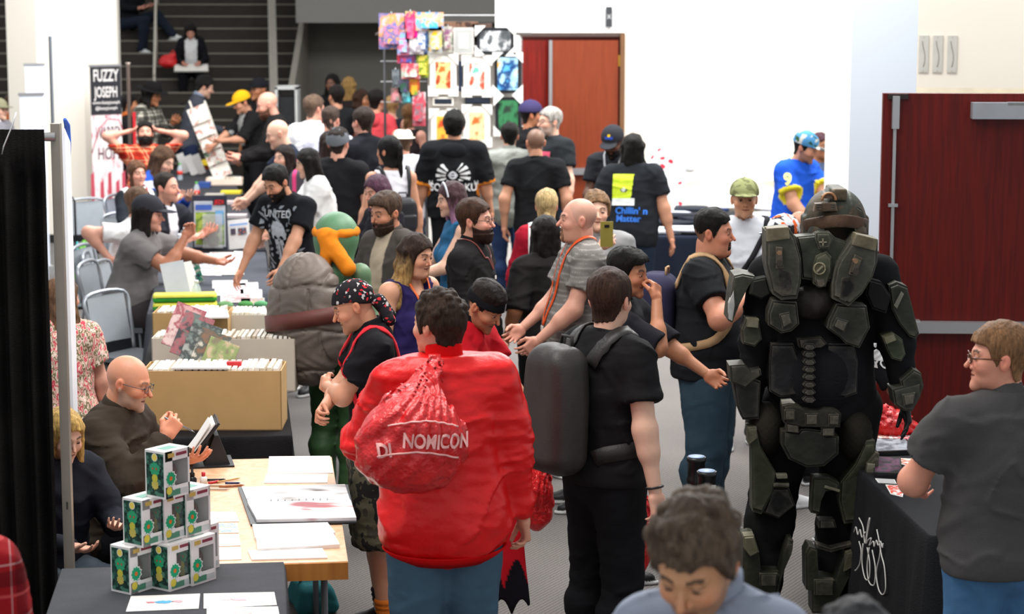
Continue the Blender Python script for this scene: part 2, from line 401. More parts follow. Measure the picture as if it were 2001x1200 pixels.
def frame_from(down, thumb):
    z = -np.asarray(down, float); z /= np.linalg.norm(z); y = -np.asarray(thumb, float); y = y - z * (y @ z)
    if np.linalg.norm(y) < 1e-3: y = np.array([0, 1., 0]) - z * z[1]
    y /= np.linalg.norm(y); x = np.cross(y, z); return np.stack([x, y, z], 1)
def ik(S, T, a, b, hint):
    S = np.asarray(S, float); T = np.asarray(T, float); d = T - S; L = np.linalg.norm(d); L2 = min(max(L, .12), (a + b) * .998); d = d / L; T = S + d * L2
    x = (a * a - b * b + L2 * L2) / (2 * L2); hgt = math.sqrt(max(a * a - x * x, 0)); h = np.asarray(hint, float); h = h - d * (h @ d); h /= max(np.linalg.norm(h), 1e-6)
    return S + d * x + h * hgt, T
class Person: pass
SEATED = []
def zline(y, style):
    if style == 'male': return np.interp(y, [-.12, -.07, -.045, -.03, -.012, .0, .03, .055, .1], [.066, .064, .05, .0, -.03, .0, -.004, -.07, -.075])
    if style == 'recede': return np.interp(y, [-.12, -.05, -.03, -.012, .0, .03, .055, .1], [.09, .08, .02, -.02, .0, -.004, -.07, -.075])
    return np.interp(y, [-.12, -.07, -.05, -.03, .0, .1], [.062, .06, .02, -.06, -.12, -.14])
def add_hair(p, style, color, color2=None, h=.005, seed=3, t=.014, length=.25, tilt=0):
    v = p.hv; nz = Noise(seed, 90, 7, (1, 1, .35)); n2 = Noise(seed + 1, 28, 5); n9 = Noise(seed + 2, 260, 7, (1, 1, .25)); spheres = None
    if style in ('curly', 'messy', 'afro'):
        r = np.random.RandomState(seed); n = 150 if style != 'messy' else 90; spheres = []
        for _ in range(n):
            a = r.uniform(-PI, PI); e = r.uniform(.05, PI / 2) ** 1
            q = np.array([math.cos(e) * math.sin(a) * .078, math.cos(e) * -math.cos(a) * .096 + .016, math.sin(e) * .088 + .035])
            if q[2] < np.interp(q[1], [-.09, -.04, .0, .1], [.075, .055, .03, -.02]): continue
            q = q * (1 + r.uniform(.0, .16 if style != 'messy' else .05)) ; spheres.append((q, r.uniform(.012, .024 if style != 'messy' else .018)))
    def fn(P):
        zl = zline(P[:, 1], 'male' if style in ('short', 'curly', 'messy', 'afro', 'quiff', 'fade') else ('recede' if style == 'recede' else 'fem'))
        zl = zl + .007 * n2(P) + .006 * n9(P)
        top = np.clip((P[:, 2] - .0) / .09, 0, 1)
        tt = {'short': .006 + t * top, 'recede': .004 + .006 * top, 'quiff': .004 + t * 1.3 * top, 'fade': .002 + t * 1.4 * top ** 2}.get(style, t)
        if style in ('long', 'bob', 'pony', 'bun', 'wavy'): tt = .012 + .006 * top
        if style == 'quiff': tt = tt + .014 * np.clip((-P[:, 1] - .02) / .06, 0, 1) * top
        d = cran_fn(P, v) - tt
        d = smax(d, zl - P[:, 2], .006)
        if spheres:
            for q, r_ in spheres: d = smin(d, sph(P, q, r_), .006)
        if style in ('long', 'wavy', 'bob'):
            L = {'bob': .17}.get(style, length); ax = P.copy(); ax[:, 0] = np.abs(P[:, 0]); wv = .008 * np.sin(P[:, 2] * (60 if style == 'wavy' else 25))
            b = rbox(P + np.c_[wv, 0 * wv, wv * .5], (0, .075, .03 - L * .5 - .0), (.082, .038, L * .5 + .02), .034)
            s = cone(ax + np.c_[-wv, 0 * wv, 0 * wv], (.07, .02, .03), (.088, .012, .03 - L), .028, .026)
            s = smin(s, cone(ax, (.07, -.02, .05), (.086, -.028, .02 - L * .9), .014, .02), .02)
            if style == 'wavy' and length > .3: s = smin(s, cone(ax + np.c_[-wv, 0 * wv, 0 * wv], (.085, .02, -.06), (.125, .0, .05 - L), .035, .045), .03)
            d = smin(d, smin(b, s, .03), .02)
        if style == 'pony':
            d = smin(d, sph(P, (0, .115, .035), .028), .01); d = smin(d, cone(P, (0, .12, .03), (0, .135, .03 - length), .028, .014), .012)
        if style == 'bun':
            d = smin(d, ell(P, (0, .1, -.08), (.03, .028, .04)), .01); d = smin(d, cone(P, (0, .1, -.09), (0, .1, -.15), .016, .008), .01)
        # keep the face and ears free
        if style not in ('long', 'wavy', 'bob'): d = smax(d, -ell(np.c_[np.abs(P[:, 0]), P[:, 1], P[:, 2]], (.09, .01, -.02), (.02, .016, .026)), .006)
        d = smax(d, -ell(P, (0, -.1, -.02), (.052, .06, .075)), .01)
        return d + .005 * nz(P) + .004 * n2(P) + .0025 * n9(P)
    lo, hi = (-.125, -.14, -.13), (.125, .16, .175)
    if style in ('long', 'wavy'): lo = (-.2, -.12, -length - .06); hi = (.2, .16, .175)
    if style == 'bob': lo = (-.13, -.12, -.2)
    if style == 'pony': lo = (-.12, -.12, -length - .02)
    if style == 'bun': lo = (-.12, -.12, -.19)
    V, F = mesh_sdf(fn, lo, hi, h)
    c = np.tile(lin(color), (len(V), 1)); n3 = Noise(seed, 130, 5, (1, 1, .15))(V); c = c * (1 + .35 * n3)[:, None]
    if color2 is not None:
        a = np.clip((-.0 - V[:, 2]) / .13 + .35 * n3, 0, 1)[:, None]; c = c * (1 - a) + np.array(lin(color2)) * a
    return mesh_obj('hair', (p.H2U(V)) * p.k, F, MA('hair'), p.o, col=np.clip(c, 0, 1))
def add_headpiece(p, name, fn, lo, hi, color, mat='cloth', h=.005, colfn=None, label=None):
    V, F = mesh_sdf(fn, lo, hi, h); c = np.tile(lin(color), (len(V), 1))
    if colfn: c = colfn(V, c)
    o = mesh_obj(name, p.H2U(V) * p.k, F, MA(mat) if isinstance(mat, str) else mat, p.o, col=c)
    if label: o['label'] = label
    return o
def add_beard(p, color, t=.008, full=True, h=.004):
    nz = Noise(4, 160, 6, (1, 1, .4)); v = p.hv
    def fn(P):
        d = cran_fn(P, v) - t * (1 + .4 * (P[:, 2] < -.07)); ax = np.abs(P[:, 0])
        top = np.interp(P[:, 1], [-.1, -.07, -.04, -.0, .01], [-.045, -.048, -.045, -.03, -.02]) if full else np.interp(ax, [0, .022, .034], [-.045, -.045, -.1])
        d = smax(d, P[:, 2] - top, .004); d = smax(d, P[:, 1] - (.0 if full else -.05), .004)
        d = smax(d, -P[:, 2] - .13, .006)
        if not full: d = smax(d, ax - .03, .004)
        chin = sph(P, (0, -.07, -.105), .02 + t); d = smin(d, chin, .015)
        d = smax(d, -ell(P, (0, -.09, -.06), (.02, .03, .008)), .003)
        return d + .002 * nz(P)
    V, F = mesh_sdf(fn, (-.09, -.12, -.14), (.09, .03, -.0), h)
    if len(V) < 20: return
    c = np.tile(lin(color), (len(V), 1)) * (1 + .3 * nz(V))[:, None]
    return mesh_obj('beard', p.H2U(V) * p.k, F, MA('hair'), p.o, col=c)
def add_cap(p, color, brim=None, back=False, tilt=0., label=None, h=.0045, colfn=None):
    s = -1 if back else 1
    def fn(P):
        Q = P.copy(); Q[:, 1] = Q[:, 1] * s if not back else -P[:, 1] + .03
        c = ell(Q, (0, .014, .045), (.096, .114, .098)); c = smax(c, .028 - Q[:, 2], .004)
        c = smax(c, -ell(Q, (0, .012, .02), (.078, .094, .075)), .003) if False else c
        b = ell(Q, (0, -.118, .036), (.074, .082, .0075)); b = smax(b, Q[:, 1] + .07, .01)
        bb = b + 0; d = smin(c, bb, .006); return smin(d, sph(Q, (0, .014, .143), .006), .003)
    def cf(V, c):
        y = V[:, 1] if not back else -V[:, 1] + .03
        m = (y < -.098) & (V[:, 2] < .050); c[m] = lin(brim or color); return colfn(V, c) if colfn else c
    return add_headpiece(p, 'cap', fn, (-.1, -.2, .02), (.1, .2, .15), color, 'cloth', h, cf, label)
def add_hat(p, color, brimr=.15, band='#202020', crown=.085, h=.005, name='hat'):
    def fn(P):
        c = ell(P, (0, .012, .055), (.092, .11, crown + .02)); c = smax(c, P[:, 2] - .055 - crown, .012); c = smax(c, .04 - P[:, 2], .003)
        c = smax(c, -ell(P, (0, .012, .06 + crown), (.02, .06, .014)), .01)
        b = ell(P, (0, .012, .052), (brimr * .9, brimr, .008)); return smin(c, b, .008)
    def cf(V, c):
        r = np.sqrt((V[:, 0] / .082) ** 2 + ((V[:, 1] - .012) / .1) ** 2); m = (V[:, 2] > .06) & (V[:, 2] < .082) & (r < 1.15); c[m] = lin(band); return c
    return add_headpiece(p, name, fn, (-.19, -.19, .02), (.19, .2, .2), color, 'cloth', h, cf)
def add_glasses(p, color='#1a1512', up=0., dark=False, rim=.0016):
    bm = bmesh.new(); fw = p.hv[0]
    for s in (-1, 1):
        cx = s * .032 * fw; pts = [Vector((cx + .024 * math.cos(a), -.1 + .004 * abs(math.cos(a)), .002 + .016 * math.sin(a))) for a in [i * PI / 8 for i in range(17)]]
        tube(bm, pts, rim, 6); tube(bm, [(cx + s * .024, -.097, .006), (s * (EAR + .002) * fw, -.05, .008), (s * (EAR + .003) * fw, .012, .006), (s * EAR * fw, .03, -.012)], rim * 1.1, 6)
    tube(bm, [(-.008 * fw, -.1, .006), (0, -.104, .009), (.008 * fw, -.1, .006)], rim, 6)
    if dark:
        for s in (-1, 1):
            cx = s * .032 * fw; vs = [bm.verts.new((cx + .024 * math.cos(a), -.1, .002 + .016 * math.sin(a))) for a in [i * PI / 8 for i in range(16)]]; bm.faces.new(vs)
    if up: bmesh.ops.transform(bm, matrix=Matrix.Translation((0, .02, .0)) @ Matrix.Rotation(-up, 4, 'X'), verts=bm.verts)
    R = Matrix([list(r) for r in p.RH]).to_4x4(); R.translation = Vector(p.HC)
    bmesh.ops.transform(bm, matrix=Matrix.Scale(p.k, 4) @ R, verts=bm.verts)
    return bm_obj('glasses', bm, M(color, .25), p.o, smooth=True)
def person(px, py, H, yaw, label, D=None, base=0., pose='stand', g=1., belly=0., fem=False, bust=0., lean=0., slean=0., hyaw=0., hpitch=0., hroll=0.,
           L=None, R=None, EL=None, ER=None, curlL=.35, curlR=.35, thL=None, thR=None, skin='#c89478', hair=None, beard=None, stubble=None, scalp=None,
           top=None, bottom=None, shoes='#1c1c1e', sole='#d8d8d8', legs=None, fat=0., nose=1., lips='#a85c50', brow='#2e2018', res=.011, hres=.004, group=None, face=None, cat='person', name='person', extra_h=0., footyaw=0., headscale=1., under=None, eyes='#2a1a10', sw=1., bodyskin=None):
    p = Person(); p.k = k = H / 1.75; p.H = H
    o = empty(name, label=label, cat=cat, group=group); p.o = o
    fm = .88 if fem else 1.
    pz = .93 if pose == 'stand' else .50
    RT = ry(math.radians(slean)) @ rx(math.radians(lean)); Pp = np.array([0, 0, pz]); p.RT, p.Pp = RT, Pp
    T2U = lambda q: Pp + np.asarray(q, float) @ RT.T
    U2T = lambda P: (P - Pp) @ RT
    p.T2U, p.U2T = T2U, U2T
    p.hv = v = (round(.95 if fem else 1. + .05 * fat, 3), .82 if fem else 1., round((.85 if fem else 1.) * nose, 2), fat)
    RH = rz(math.radians(hyaw)) @ ry(math.radians(hroll)) @ rx(math.radians(hpitch)); piv = T2U((0, .012, .555)); HC = piv - RH @ np.array([0, .03, -.15]) * headscale
    p.RH, p.HC = RH, HC; hs = headscale * (.95 if fem else 1.)
    p.H2U = lambda V: HC + (V * hs) @ RH.T
    hr = hres
    # ---- place: head top seen at (px, py)
    topU = HC + RH @ np.array([0, .016, .116 * hs]) + np.array([0, 0, extra_h]); yr = math.radians(yaw); Rw = rz(yr); tw = Rw @ (topU * k)
    if D is not None and base == 0:      # feet stay on the floor: let the stature absorb a little of the asked depth
        f = atD(px, py, D)[2] / tw[2]; f = min(1.06, max(.94, f)); k = k * f; p.k = k; tw = tw * f
    q = at(px, py, tw[2]) if base == 0 else atD(px, py, D)
    loc = np.array([q[0] - tw[0], q[1] - tw[1], base])
    o.location = loc; o.rotation_euler = (0, 0, yr); p.loc, p.Rw, p.yaw = loc, Rw, yr
    p.W = lambda U: loc + (np.asarray(U) * k) @ Rw.T
    p.toU = lambda Wp: ((np.asarray(Wp, float) - loc) @ Rw) / k
    # ---- limbs
    ss = (.172 if not fem else .15) * (.9 + .1 * g) * sw; SH = {1: T2U((ss, .01, .495)), -1: T2U((-ss, .01, .495))}
    def tgt(t):
        if t is None: return None
        return p.toU(t[1]) if isinstance(t, tuple) and isinstance(t[0], str) else np.asarray(t, float)
    arms = {}
    for s, t, e in ((1, L, EL), (-1, R, ER)):
        tt = tgt(t)
        if tt is None: tt = np.array([s * (ss + .05 + .05 * g), -.06, pz - .03]) if pose == 'stand' else np.array([s * .14, -.30, pz + .12])
        ee = np.asarray(e, float) if e is not None else (np.array([s * .5, 1., 0]) if t is None or True else None)
        el, wr = ik(SH[s], tt, .285, .25, ee); arms[s] = (SH[s], el, wr)
    p.arms = arms
    if legs is None:
        legs = {s: (np.array([s * .09, 0, pz - .03]), np.array([s * .10, -.015, .49]), np.array([s * .105, .03, .075])) for s in (1, -1)} if pose == 'stand' else \
               {s: (np.array([s * .09, .0, pz - .02]), np.array([s * .13, -.42, pz - .01]), np.array([s * .13, -.40, .075])) for s in (1, -1)}
    else: legs = {s: tuple(np.asarray(x, float) for x in legs[s]) for s in (1, -1)}
    p.legs = legs; gl = .55 + .45 * g
    def torso(P, inf=0.):
        Q = U2T(P); ax = Q.copy(); ax[:, 0] = np.abs(Q[:, 0])
        L_ = [ell(Q, (0, .005, .34), (.155 * (.6 + .4 * g) * fm, .112 * (.5 + .5 * g), .2)), cone(ax, (0, .012, .48), (ss - .035, .012, .475), .062 * (.7 + .3 * g) * fm),
              ell(Q, (0, 0, .14), (.142 * g * (.9 if fem else 1), .1 * g, .2)), ell(Q, (0, .008, -.01), (.158 * (.4 + .6 * g) * (1.04 if fem else 1), .112 * (.4 + .6 * g), .14)),
              cone(ax, (0, .015, .57), (ss * .62, .015, .515), .042, .036)]
        d = smins(L_, .06)
        if belly: d = smin(d, ell(Q, (0, -.06 - .03 * belly, .1), (.13 + .03 * belly, .085 + .05 * belly, .15)), .08)
        if bust: d = smin(d, ell(ax, (.068, -.085 - .0 * bust, .315), (.058, .05 * bust + .02, .06)), .035)
        return d - inf
    p.torso = torso
    ra = (.05 * gl * fm, .041 * gl * fm, .026 * (.7 + .3 * gl) * fm)
    def arm(P, s, inf=0.):
        a, b, c = arms[s]; return smins([cone(P, a, b, ra[0] + inf, ra[1] + inf), cone(P, b, b + (c - b) * .35, ra[1] * .98 + inf, ra[1] * .98 + inf), cone(P, b, c, ra[1] * .95 + inf, ra[2] + inf), sph(P, a, ra[0] * 1.15 + inf)], .03)
    rl = (.088 * gl, .06 * gl, .042 * (.7 + .3 * gl))
    def leg(P, s, inf=0., i2=None):
        a, b, c = legs[s]; i2 = inf if i2 is None else i2
        return smins([cone(P, a, b, rl[0] + inf, rl[1] + inf), cone(P, b, c, rl[1] * .92 + inf, rl[2] + i2), sph(P, b + (c - b) * .3 + np.array([0, .015, 0]), rl[1] * .93 + i2)], .03)
    # ---- body mesh: torso and legs, arms, hands, head
    VV, FF, CC, n0 = [], [], [], 0
    sk = np.array(lin(skin)); bsk = np.array(lin(bodyskin or skin))
    def push(V, F, C):
        nonlocal n0
        VV.append(V); FF.append(F + n0); CC.append(np.broadcast_to(C, (len(V), 3)).copy()); n0 += len(V)
    bare = (bottom or {}).get('kind') in ('shorts', 'skirt', 'none')
    slim = .014 if top else 0.
    def low(P):
        d = torso(P, -slim); d = smin(d, cone(P, T2U((0, .015, .5)), HC + RH @ np.array([0, .03, -.06]), .053 * (.86 if fem else 1) + fat * .01), .03)
        for s in (1, -1): d = smin(d, leg(P, s), .05)
        return d
    pts = np.array([x for s in (1, -1) for x in legs[s]] + [T2U((.2, .15, .6)), T2U((-.2, -.2, 0)), T2U((0, .1, -.1))])
    hb = res * 1.2 if (bare or (top or {}).get('sleeve') in ('none',)) else max(res * 2, .02)
    V, F = mesh_sdf(low, pts.min(0) - .14, pts.max(0) + .14, hb); push(V, F, bsk)
    for s in (1, -1):
        a = np.array(arms[s]); V, F = mesh_sdf(lambda P: arm(P, s, -.006 if (top or {}).get('sleeve') == 'long' else 0.), a.min(0) - .08, a.max(0) + .08, max(res * .85, .008)); push(V, F, bsk)
        d = arms[s][2] - arms[s][1]; d /= np.linalg.norm(d); th = (thL, thR)[s < 0]; th = np.array([0, -1., 0]) if th is None else np.asarray(th, float)
        if abs(d @ (th / np.linalg.norm(th))) > .95: th = np.array([0, 0, 1.])
        FR = frame_from(d, th); HV, HF = hand_mesh((curlL, curlR)[s < 0], 1., .0045 if hres <= .004 else .006); HV = HV.copy()
        if s < 0: HV[:, 0] *= -1; HF = HF[:, ::-1]
        hsz = .92 if fem else 1.0
        push(arms[s][2] + (HV * hsz) @ FR.T, HF, bsk * np.array([1.04, .95, .94])); p.__dict__['FR%d' % s] = FR
    HV, HF = head_mesh(v, hr); c = np.tile(sk, (len(HV), 1)); X, Y, Z = np.abs(HV[:, 0]), HV[:, 1], HV[:, 2]
    def blend(m, colr, a):
        m = np.clip(m, 0, 1)[:, None] * a; c[:] = c * (1 - m) + np.array(lin(colr) if isinstance(colr, str) else colr) * m
    blend(np.exp(-((X - .045) ** 2 + (Z + .028) ** 2) / .0006) * (Y < -.03), sk * np.array([1.15, .72, .68]), .4)
    blend(np.exp(-(X ** 2 + (Z + .03) ** 2) / .0003) * (Y < -.09), sk * np.array([1.12, .75, .7]), .4)
    blend((X > EAR * v[0] - .002) * (np.abs(Z) < .05), sk * np.array([1.1, .7, .65]), .5)
    if stubble:
        m = (Z < np.interp(Y, [-.1, -.06, -.03, 0, .01], [-.042, -.046, -.04, -.02, -.01])) & (Z > -.13) & (Y < .012); blend(m * 1., stubble, .6)
    if scalp:
        m = (Z > zline(Y, 'recede' if scalp[1] == 'recede' else 'male') + .003 * Noise(2, 60)(HV)) & (X < EAR * v[0] + .0 + 0 * Z + (Z > .03) * .1); blend(m * 1., scalp[0], scalp[2] if len(scalp) > 2 else .7)
    blend(((X < .022) & (np.abs(Z + .0605) < .0085 * (1 - X / .03)) & (Y < -.075)) * 1., lips, .75)
    blend(((X < .024) & (np.abs(Z + .0605) < .0024) & (Y < -.07)) * 1., '#3a1512', .8)
    blend(((X > .013) & (X < .049) & (np.abs(Z - .0245 - .004 * np.sin((X - .013) * 80)) < .0048) & (Y < -.05)) * 1., brow, .85)
    blend(((np.abs(X - .031) < .0165) & (np.abs(Z - .0085) < .0028) & (Y < -.066)) * 1., brow, .6)
    push(p.H2U(HV), HF, c)
    # eyeballs
    for s in (1, -1):
        nu, nv = 12, 8; ev = []; ec = []
        for i in range(nv + 1):
            for j in range(nu):
                th_, ph = PI * i / nv, 2 * PI * j / nu; d = np.array([math.sin(th_) * math.cos(ph), -math.cos(th_), math.sin(th_) * math.sin(ph)])
                ev.append(np.array([s * .030 * v[0], -.0765, .0015]) + d * .0108 * np.array([1.15, 1, .62])); ec.append(lin(eyes) if i <= 2 else lin('#cfc4bc'))
        ef = [[i * nu + j, i * nu + (j + 1) % nu, (i + 1) * nu + (j + 1) % nu, (i + 1) * nu + j] for i in range(nv) for j in range(nu)]
        push(p.H2U(np.array(ev)), np.array(ef)[:, ::-1], np.array(ec))
    p.body = mesh_obj('body', np.concatenate(VV) * k, np.concatenate(FF), MA('skin'), o, col=np.concatenate(CC))
    # ---- clothes
    p.res = res; p.shirtF = torso
    seed = abs(hash(label)) % 9999 if False else sum(ord(ch) for ch in label)
    if top:
        tsl = {'none': 0, 'short': .62, 'half': 1., 'long': 2.}[top.get('sleeve', 'short')]; hem = top.get('hem', -.06); loose = top.get('loose', .016); fold = top.get('fold', .008)
        nA = Noise(seed, 16, 6, (1, 1, .8)); nB = Noise(seed + 3, 42, 6, (.6, .6, 1.3)); nE = Noise(seed + 7, 15, 5, (.7, .7, 1.5)); strap = top.get('neck', .062)
        def shirt(P, cut=True):
            Q = U2T(P); d = torso(P, loose)
            # cloth hangs straight from the belly down
            lowr = np.clip((.18 - Q[:, 2]) / .3, 0, 1); d = d - top.get('flare', .012) * lowr
            for s in (1, -1):
                if tsl == 0: continue
                a, b, c_ = arms[s]
                if tsl < 1.5:
                    e = a + (b - a) * tsl; ad = (b - a) / np.linalg.norm(b - a)
                    q = cone(P, a, e, ra[0] + loose + .004, ra[0] * .95 + loose + .012); q = smax(q, (P - e) @ ad, .006)
                else:
                    q = smins([cone(P, a, b, ra[0] + loose, ra[1] + loose * .9), cone(P, b, c_, ra[1] + loose * .9, ra[2] + .012)], .02)
                    q = smax(q, (P - c_) @ ((c_ - b) / np.linalg.norm(c_ - b)), .006)
                    # bunching at the elbow
                    we = np.exp(-((P - b) ** 2).sum(1) / .012); ad = (c_ - a) / max(np.linalg.norm(c_ - a), 1e-6); q = q - .004 * we * np.sin((P - b) @ ad * 210)
                d = smin(d, q, .035)
            nb = np.abs(nB(P)); ne = 1 - np.minimum(np.abs(nE(P)) / .22, 1); d = d + fold * 1.3 * nA(P) - fold * 1.0 * (nb - .3) - fold * 1.1 * ne
            if cut:
                d = smax(d, hem - Q[:, 2], .008); d = smax(d, Q[:, 2] - (.60 if tsl else .56), .004)
                if top.get('scoop'): d = smax(d, -ell(Q, (0, -.09, .585), (.085, .13, .12)), .006)
                if not tsl:
                    ax = np.abs(Q[:, 0]); d = smax(d, -ell(np.c_[ax, Q[:, 1], Q[:, 2]], (ss + .06, 0, .47), (.105, .2, .13)), .006)
                nk = cone(P, T2U((0, .01, .5)), T2U((0, .0, .7)), strap - .006, strap + .012); d = smax(d, -nk, .004)
            return d
        p.shirtF = lambda P: shirt(P, False); p.shirtC = shirt
        pts = np.array([T2U((x, y, z)) for x in (-.24 * g, .24 * g) for y in (-.16 * g - .05 - .1 * belly, .16 * g) for z in (hem - .02, .6)] + ([arms[s][j] + e for s in (1, -1) for j in ((0, 1) if tsl < 1.5 else (0, 1, 2)) for e in (.08, -.08)] if tsl else []))
        V, F = mesh_sdf(shirt, pts.min(0) - .03, pts.max(0) + .03, res); c = np.tile(lin(top['color']), (len(V), 1))
        if top.get('cf'): c = top['cf'](p, V, U2T(V), c)
        if top.get('trim'):
            for s in (1, -1):
                a, b, c_ = arms[s]; e = a + (b - a) * tsl if tsl < 1.5 else c_; dd = (b - a) if tsl < 1.5 else (c_ - b); dd /= np.linalg.norm(dd); u = (V - e) @ dd
                m = (u > -.024) & (np.linalg.norm(V - e, axis=1) < .12); c[m] = lin(top['trim'])
        mt = top.get('mat', 'cloth'); so = mesh_obj(top.get('name', 'shirt'), V * k, F, MA(mt) if isinstance(mt, str) else mt, o, col=c); p.shirt = so
        if top.get('label'): so['label'] = top['label']
        cl = top.get('collar')
        if cl:
            hgt = {'crew': .012, 'fold': .034, 'stand': .045}[cl]; cc = top.get('ccol', top['color']); r0 = strap - .002
            def colf(P):
                Q = U2T(P); r = np.sqrt(Q[:, 0] ** 2 + (Q[:, 1] - .005) ** 2); zc = .565 + .25 * (Q[:, 1])
                flare = .35 * (hgt * .5 - (Q[:, 2] - zc)) if cl == 'fold' else 0
                d = np.maximum(np.abs(r - r0 - flare) - (.006 if cl != 'crew' else .005), np.abs(Q[:, 2] - zc - hgt * .4) - hgt); d = d - .003
                if cl == 'fold': d = np.maximum(d, -((np.abs(Q[:, 0]) - .018 - .5 * np.maximum(zc + .03 - Q[:, 2], 0)) * -1) * 1. if False else np.where(Q[:, 1] < -.02, .016 - np.abs(Q[:, 0]), -1))
                return d
            V, F = mesh_sdf(colf, T2U((0, 0, .57)) - .12, T2U((0, 0, .57)) + .12, .006); 
            if len(V) > 10: mesh_obj('collar', V * k, F, MA('cloth'), o, col=np.tile(lin(cc), (len(V), 1)))
        if top.get('hood'):
            def hf(P):
                Q = U2T(P); d = ell(Q, (0, .1, .50), (.115, .06, .085)); d = smin(d, cone(np.c_[np.abs(Q[:, 0]), Q[:, 1], Q[:, 2]], (.085, .02, .545), (.03, .11, .5), .03), .03)
                return smax(d, -ell(Q, (0, .06, .59), (.075, .05, .06)), .02) + .006 * nA(P)
            V, F = mesh_sdf(hf, T2U((0, .08, .5)) - .18, T2U((0, .08, .5)) + .18, res * .9); mesh_obj('hood', V * k, F, MA('cloth'), o, col=np.tile(lin(top.get('hcol', top['color'])), (len(V), 1)))
    if bottom and bottom.get('kind') != 'none':
        kd = bottom.get('kind', 'jeans'); lo_ = bottom.get('loose', .014); nC = Noise(seed + 9, 22, 6, (1, 1, 1.5)); nD = Noise(seed + 12, 60, 5, (.5, .5, 1.6)); wz = bottom.get('waist', .07)
        def tr(P):
            Q = U2T(P); d = smax(torso(P, .008), Q[:, 2] - wz, .006)
            if pose != 'stand': d = smax(d, -Q[:, 2] - .1, .02)
            for s in (1, -1):
                x = leg(P, s, lo_, lo_ + .012)
                a, b, c_ = legs[s]
                if kd in ('shorts', 'skirt'): dd = (b - a) / np.linalg.norm(b - a); x = smax(x, (P - (b + dd * bottom.get('drop', .02))) @ dd, .006) - 0 ; x = x - .012 * 1
                else: x = smax(x, c_[2] - .02 - P[:, 2], .008)
                d = smin(d, x, .03 if kd != 'skirt' else .12)
            kn = sum(np.exp(-((P - legs[s][1]) ** 2).sum(1) / .02) for s in (1, -1)) + sum(np.exp(-((P - legs[s][2] - np.array([0, 0, .06])) ** 2).sum(1) / .01) for s in (1, -1))
            return d + .007 * nC(P) - .009 * (.35 + kn) * (np.abs(nD(P)) - .3)
        pts = np.array([x for s in (1, -1) for x in legs[s]] + [T2U((.17 * g, .14 * g, wz)), T2U((-.17 * g, -.14 * g, wz)), T2U((0, .14 * g, -.14))])
        V, F = mesh_sdf(tr, pts.min(0) - .13, pts.max(0) + .13, res * 1.05); c = np.tile(lin(bottom['color']), (len(V), 1))
        if kd == 'jeans':
            n4 = Noise(seed, 9, 5)(V); c = c * (1 + .18 * n4)[:, None]
        mt = bottom.get('mat', 'cloth'); mesh_obj(bottom.get('name', {'shorts': 'shorts', 'skirt': 'skirt'}.get(kd, 'trousers')), V * k, F, MA(mt) if isinstance(mt, str) else mt, o, col=c)
        if bottom.get('belt'):
            def tor(P): return torso(P, .012)
            ang = np.linspace(0, 2 * PI, 25); V, F = ribbon(tor, [T2U((.16 * g * math.sin(a), .13 * g * math.cos(a), wz - .025)) for a in ang], .035, .003, .005, 50); mesh_obj('belt', V * k, F, M(bottom['belt'], .4), o)
    if shoes:
        for s in (1, -1):
            a, b, c_ = legs[s]; fy = math.radians(footyaw) + s * .15; Rf = rz(fy); base_z = c_[2] - .075
            def sf(P):
                Q = (P - np.array([c_[0], c_[1], base_z])) @ Rf
                d = smins([ell(Q, (0, -.09, .032), (.046, .10, .036)), ell(Q, (0, .0, .04), (.037, .062, .045)), cone(Q, (0, .0, .05), (0, .005, .1), .04, .042), cone(Q, (0, -.03, .075), (0, -.09, .045), .03, .03)], .025)
                sole_ = smax(ell(Q, (0, -.055, .01), (.052, .155, .05)), np.abs(Q[:, 2] - .011) - .011, .004)
                return smax(smin(d, sole_, .005), -Q[:, 2], .003)
            V, F = mesh_sdf(sf, np.array([c_[0], c_[1], base_z]) - (.2, .22, 0), np.array([c_[0], c_[1], base_z]) + (.2, .2, .12), .008); c = np.tile(lin(shoes), (len(V), 1)); c[V[:, 2] < base_z + .021] = lin(sole)
            mesh_obj('shoe', V * k, F, MA('leather'), o, col=c)
    if pose == 'sit' and base == 0: SEATED.append((p, label))
    # ---- hair
    if hair: add_hair(p, **hair)
    if beard: add_beard(p, **beard)
    return p
def decal_text(p, s, size, cx, cz, color, front=False, sx=1., off=.012, lift=.006, rot=0., name='lettering', tri=None, mat=None):
    """letters printed on the back (or front) of the top"""
    v, f = text_mesh(s, size, off * size, sx); c, s_ = math.cos(rot), math.sin(rot); v = v @ np.array([[c, s_], [-s_, c]])
    return decal_flat(p, v, f, cx, cz, color, front, lift, name, mat)
def decal_flat(p, v, f, cx, cz, color, front=False, lift=.006, name='print', mat=None, col=None, fn=None):
    sg = -1 if front else 1
    q = np.c_[cx + v[:, 0] * (1 if front else -1), np.full(len(v), sg * .5), cz + v[:, 1]]; U = p.T2U(q); dr = p.RT @ np.array([0, -sg, 0]); fn = fn or p.shirtF
    for _ in range(24):
        d = fn(U) - lift; U = U + dr * (d * .8)[:, None]
    if not front: f = f
    return mesh_obj(name, U * p.k, f, mat or M(color, .8, name='print ink', spec=.1), p.o, smooth=False, col=col)
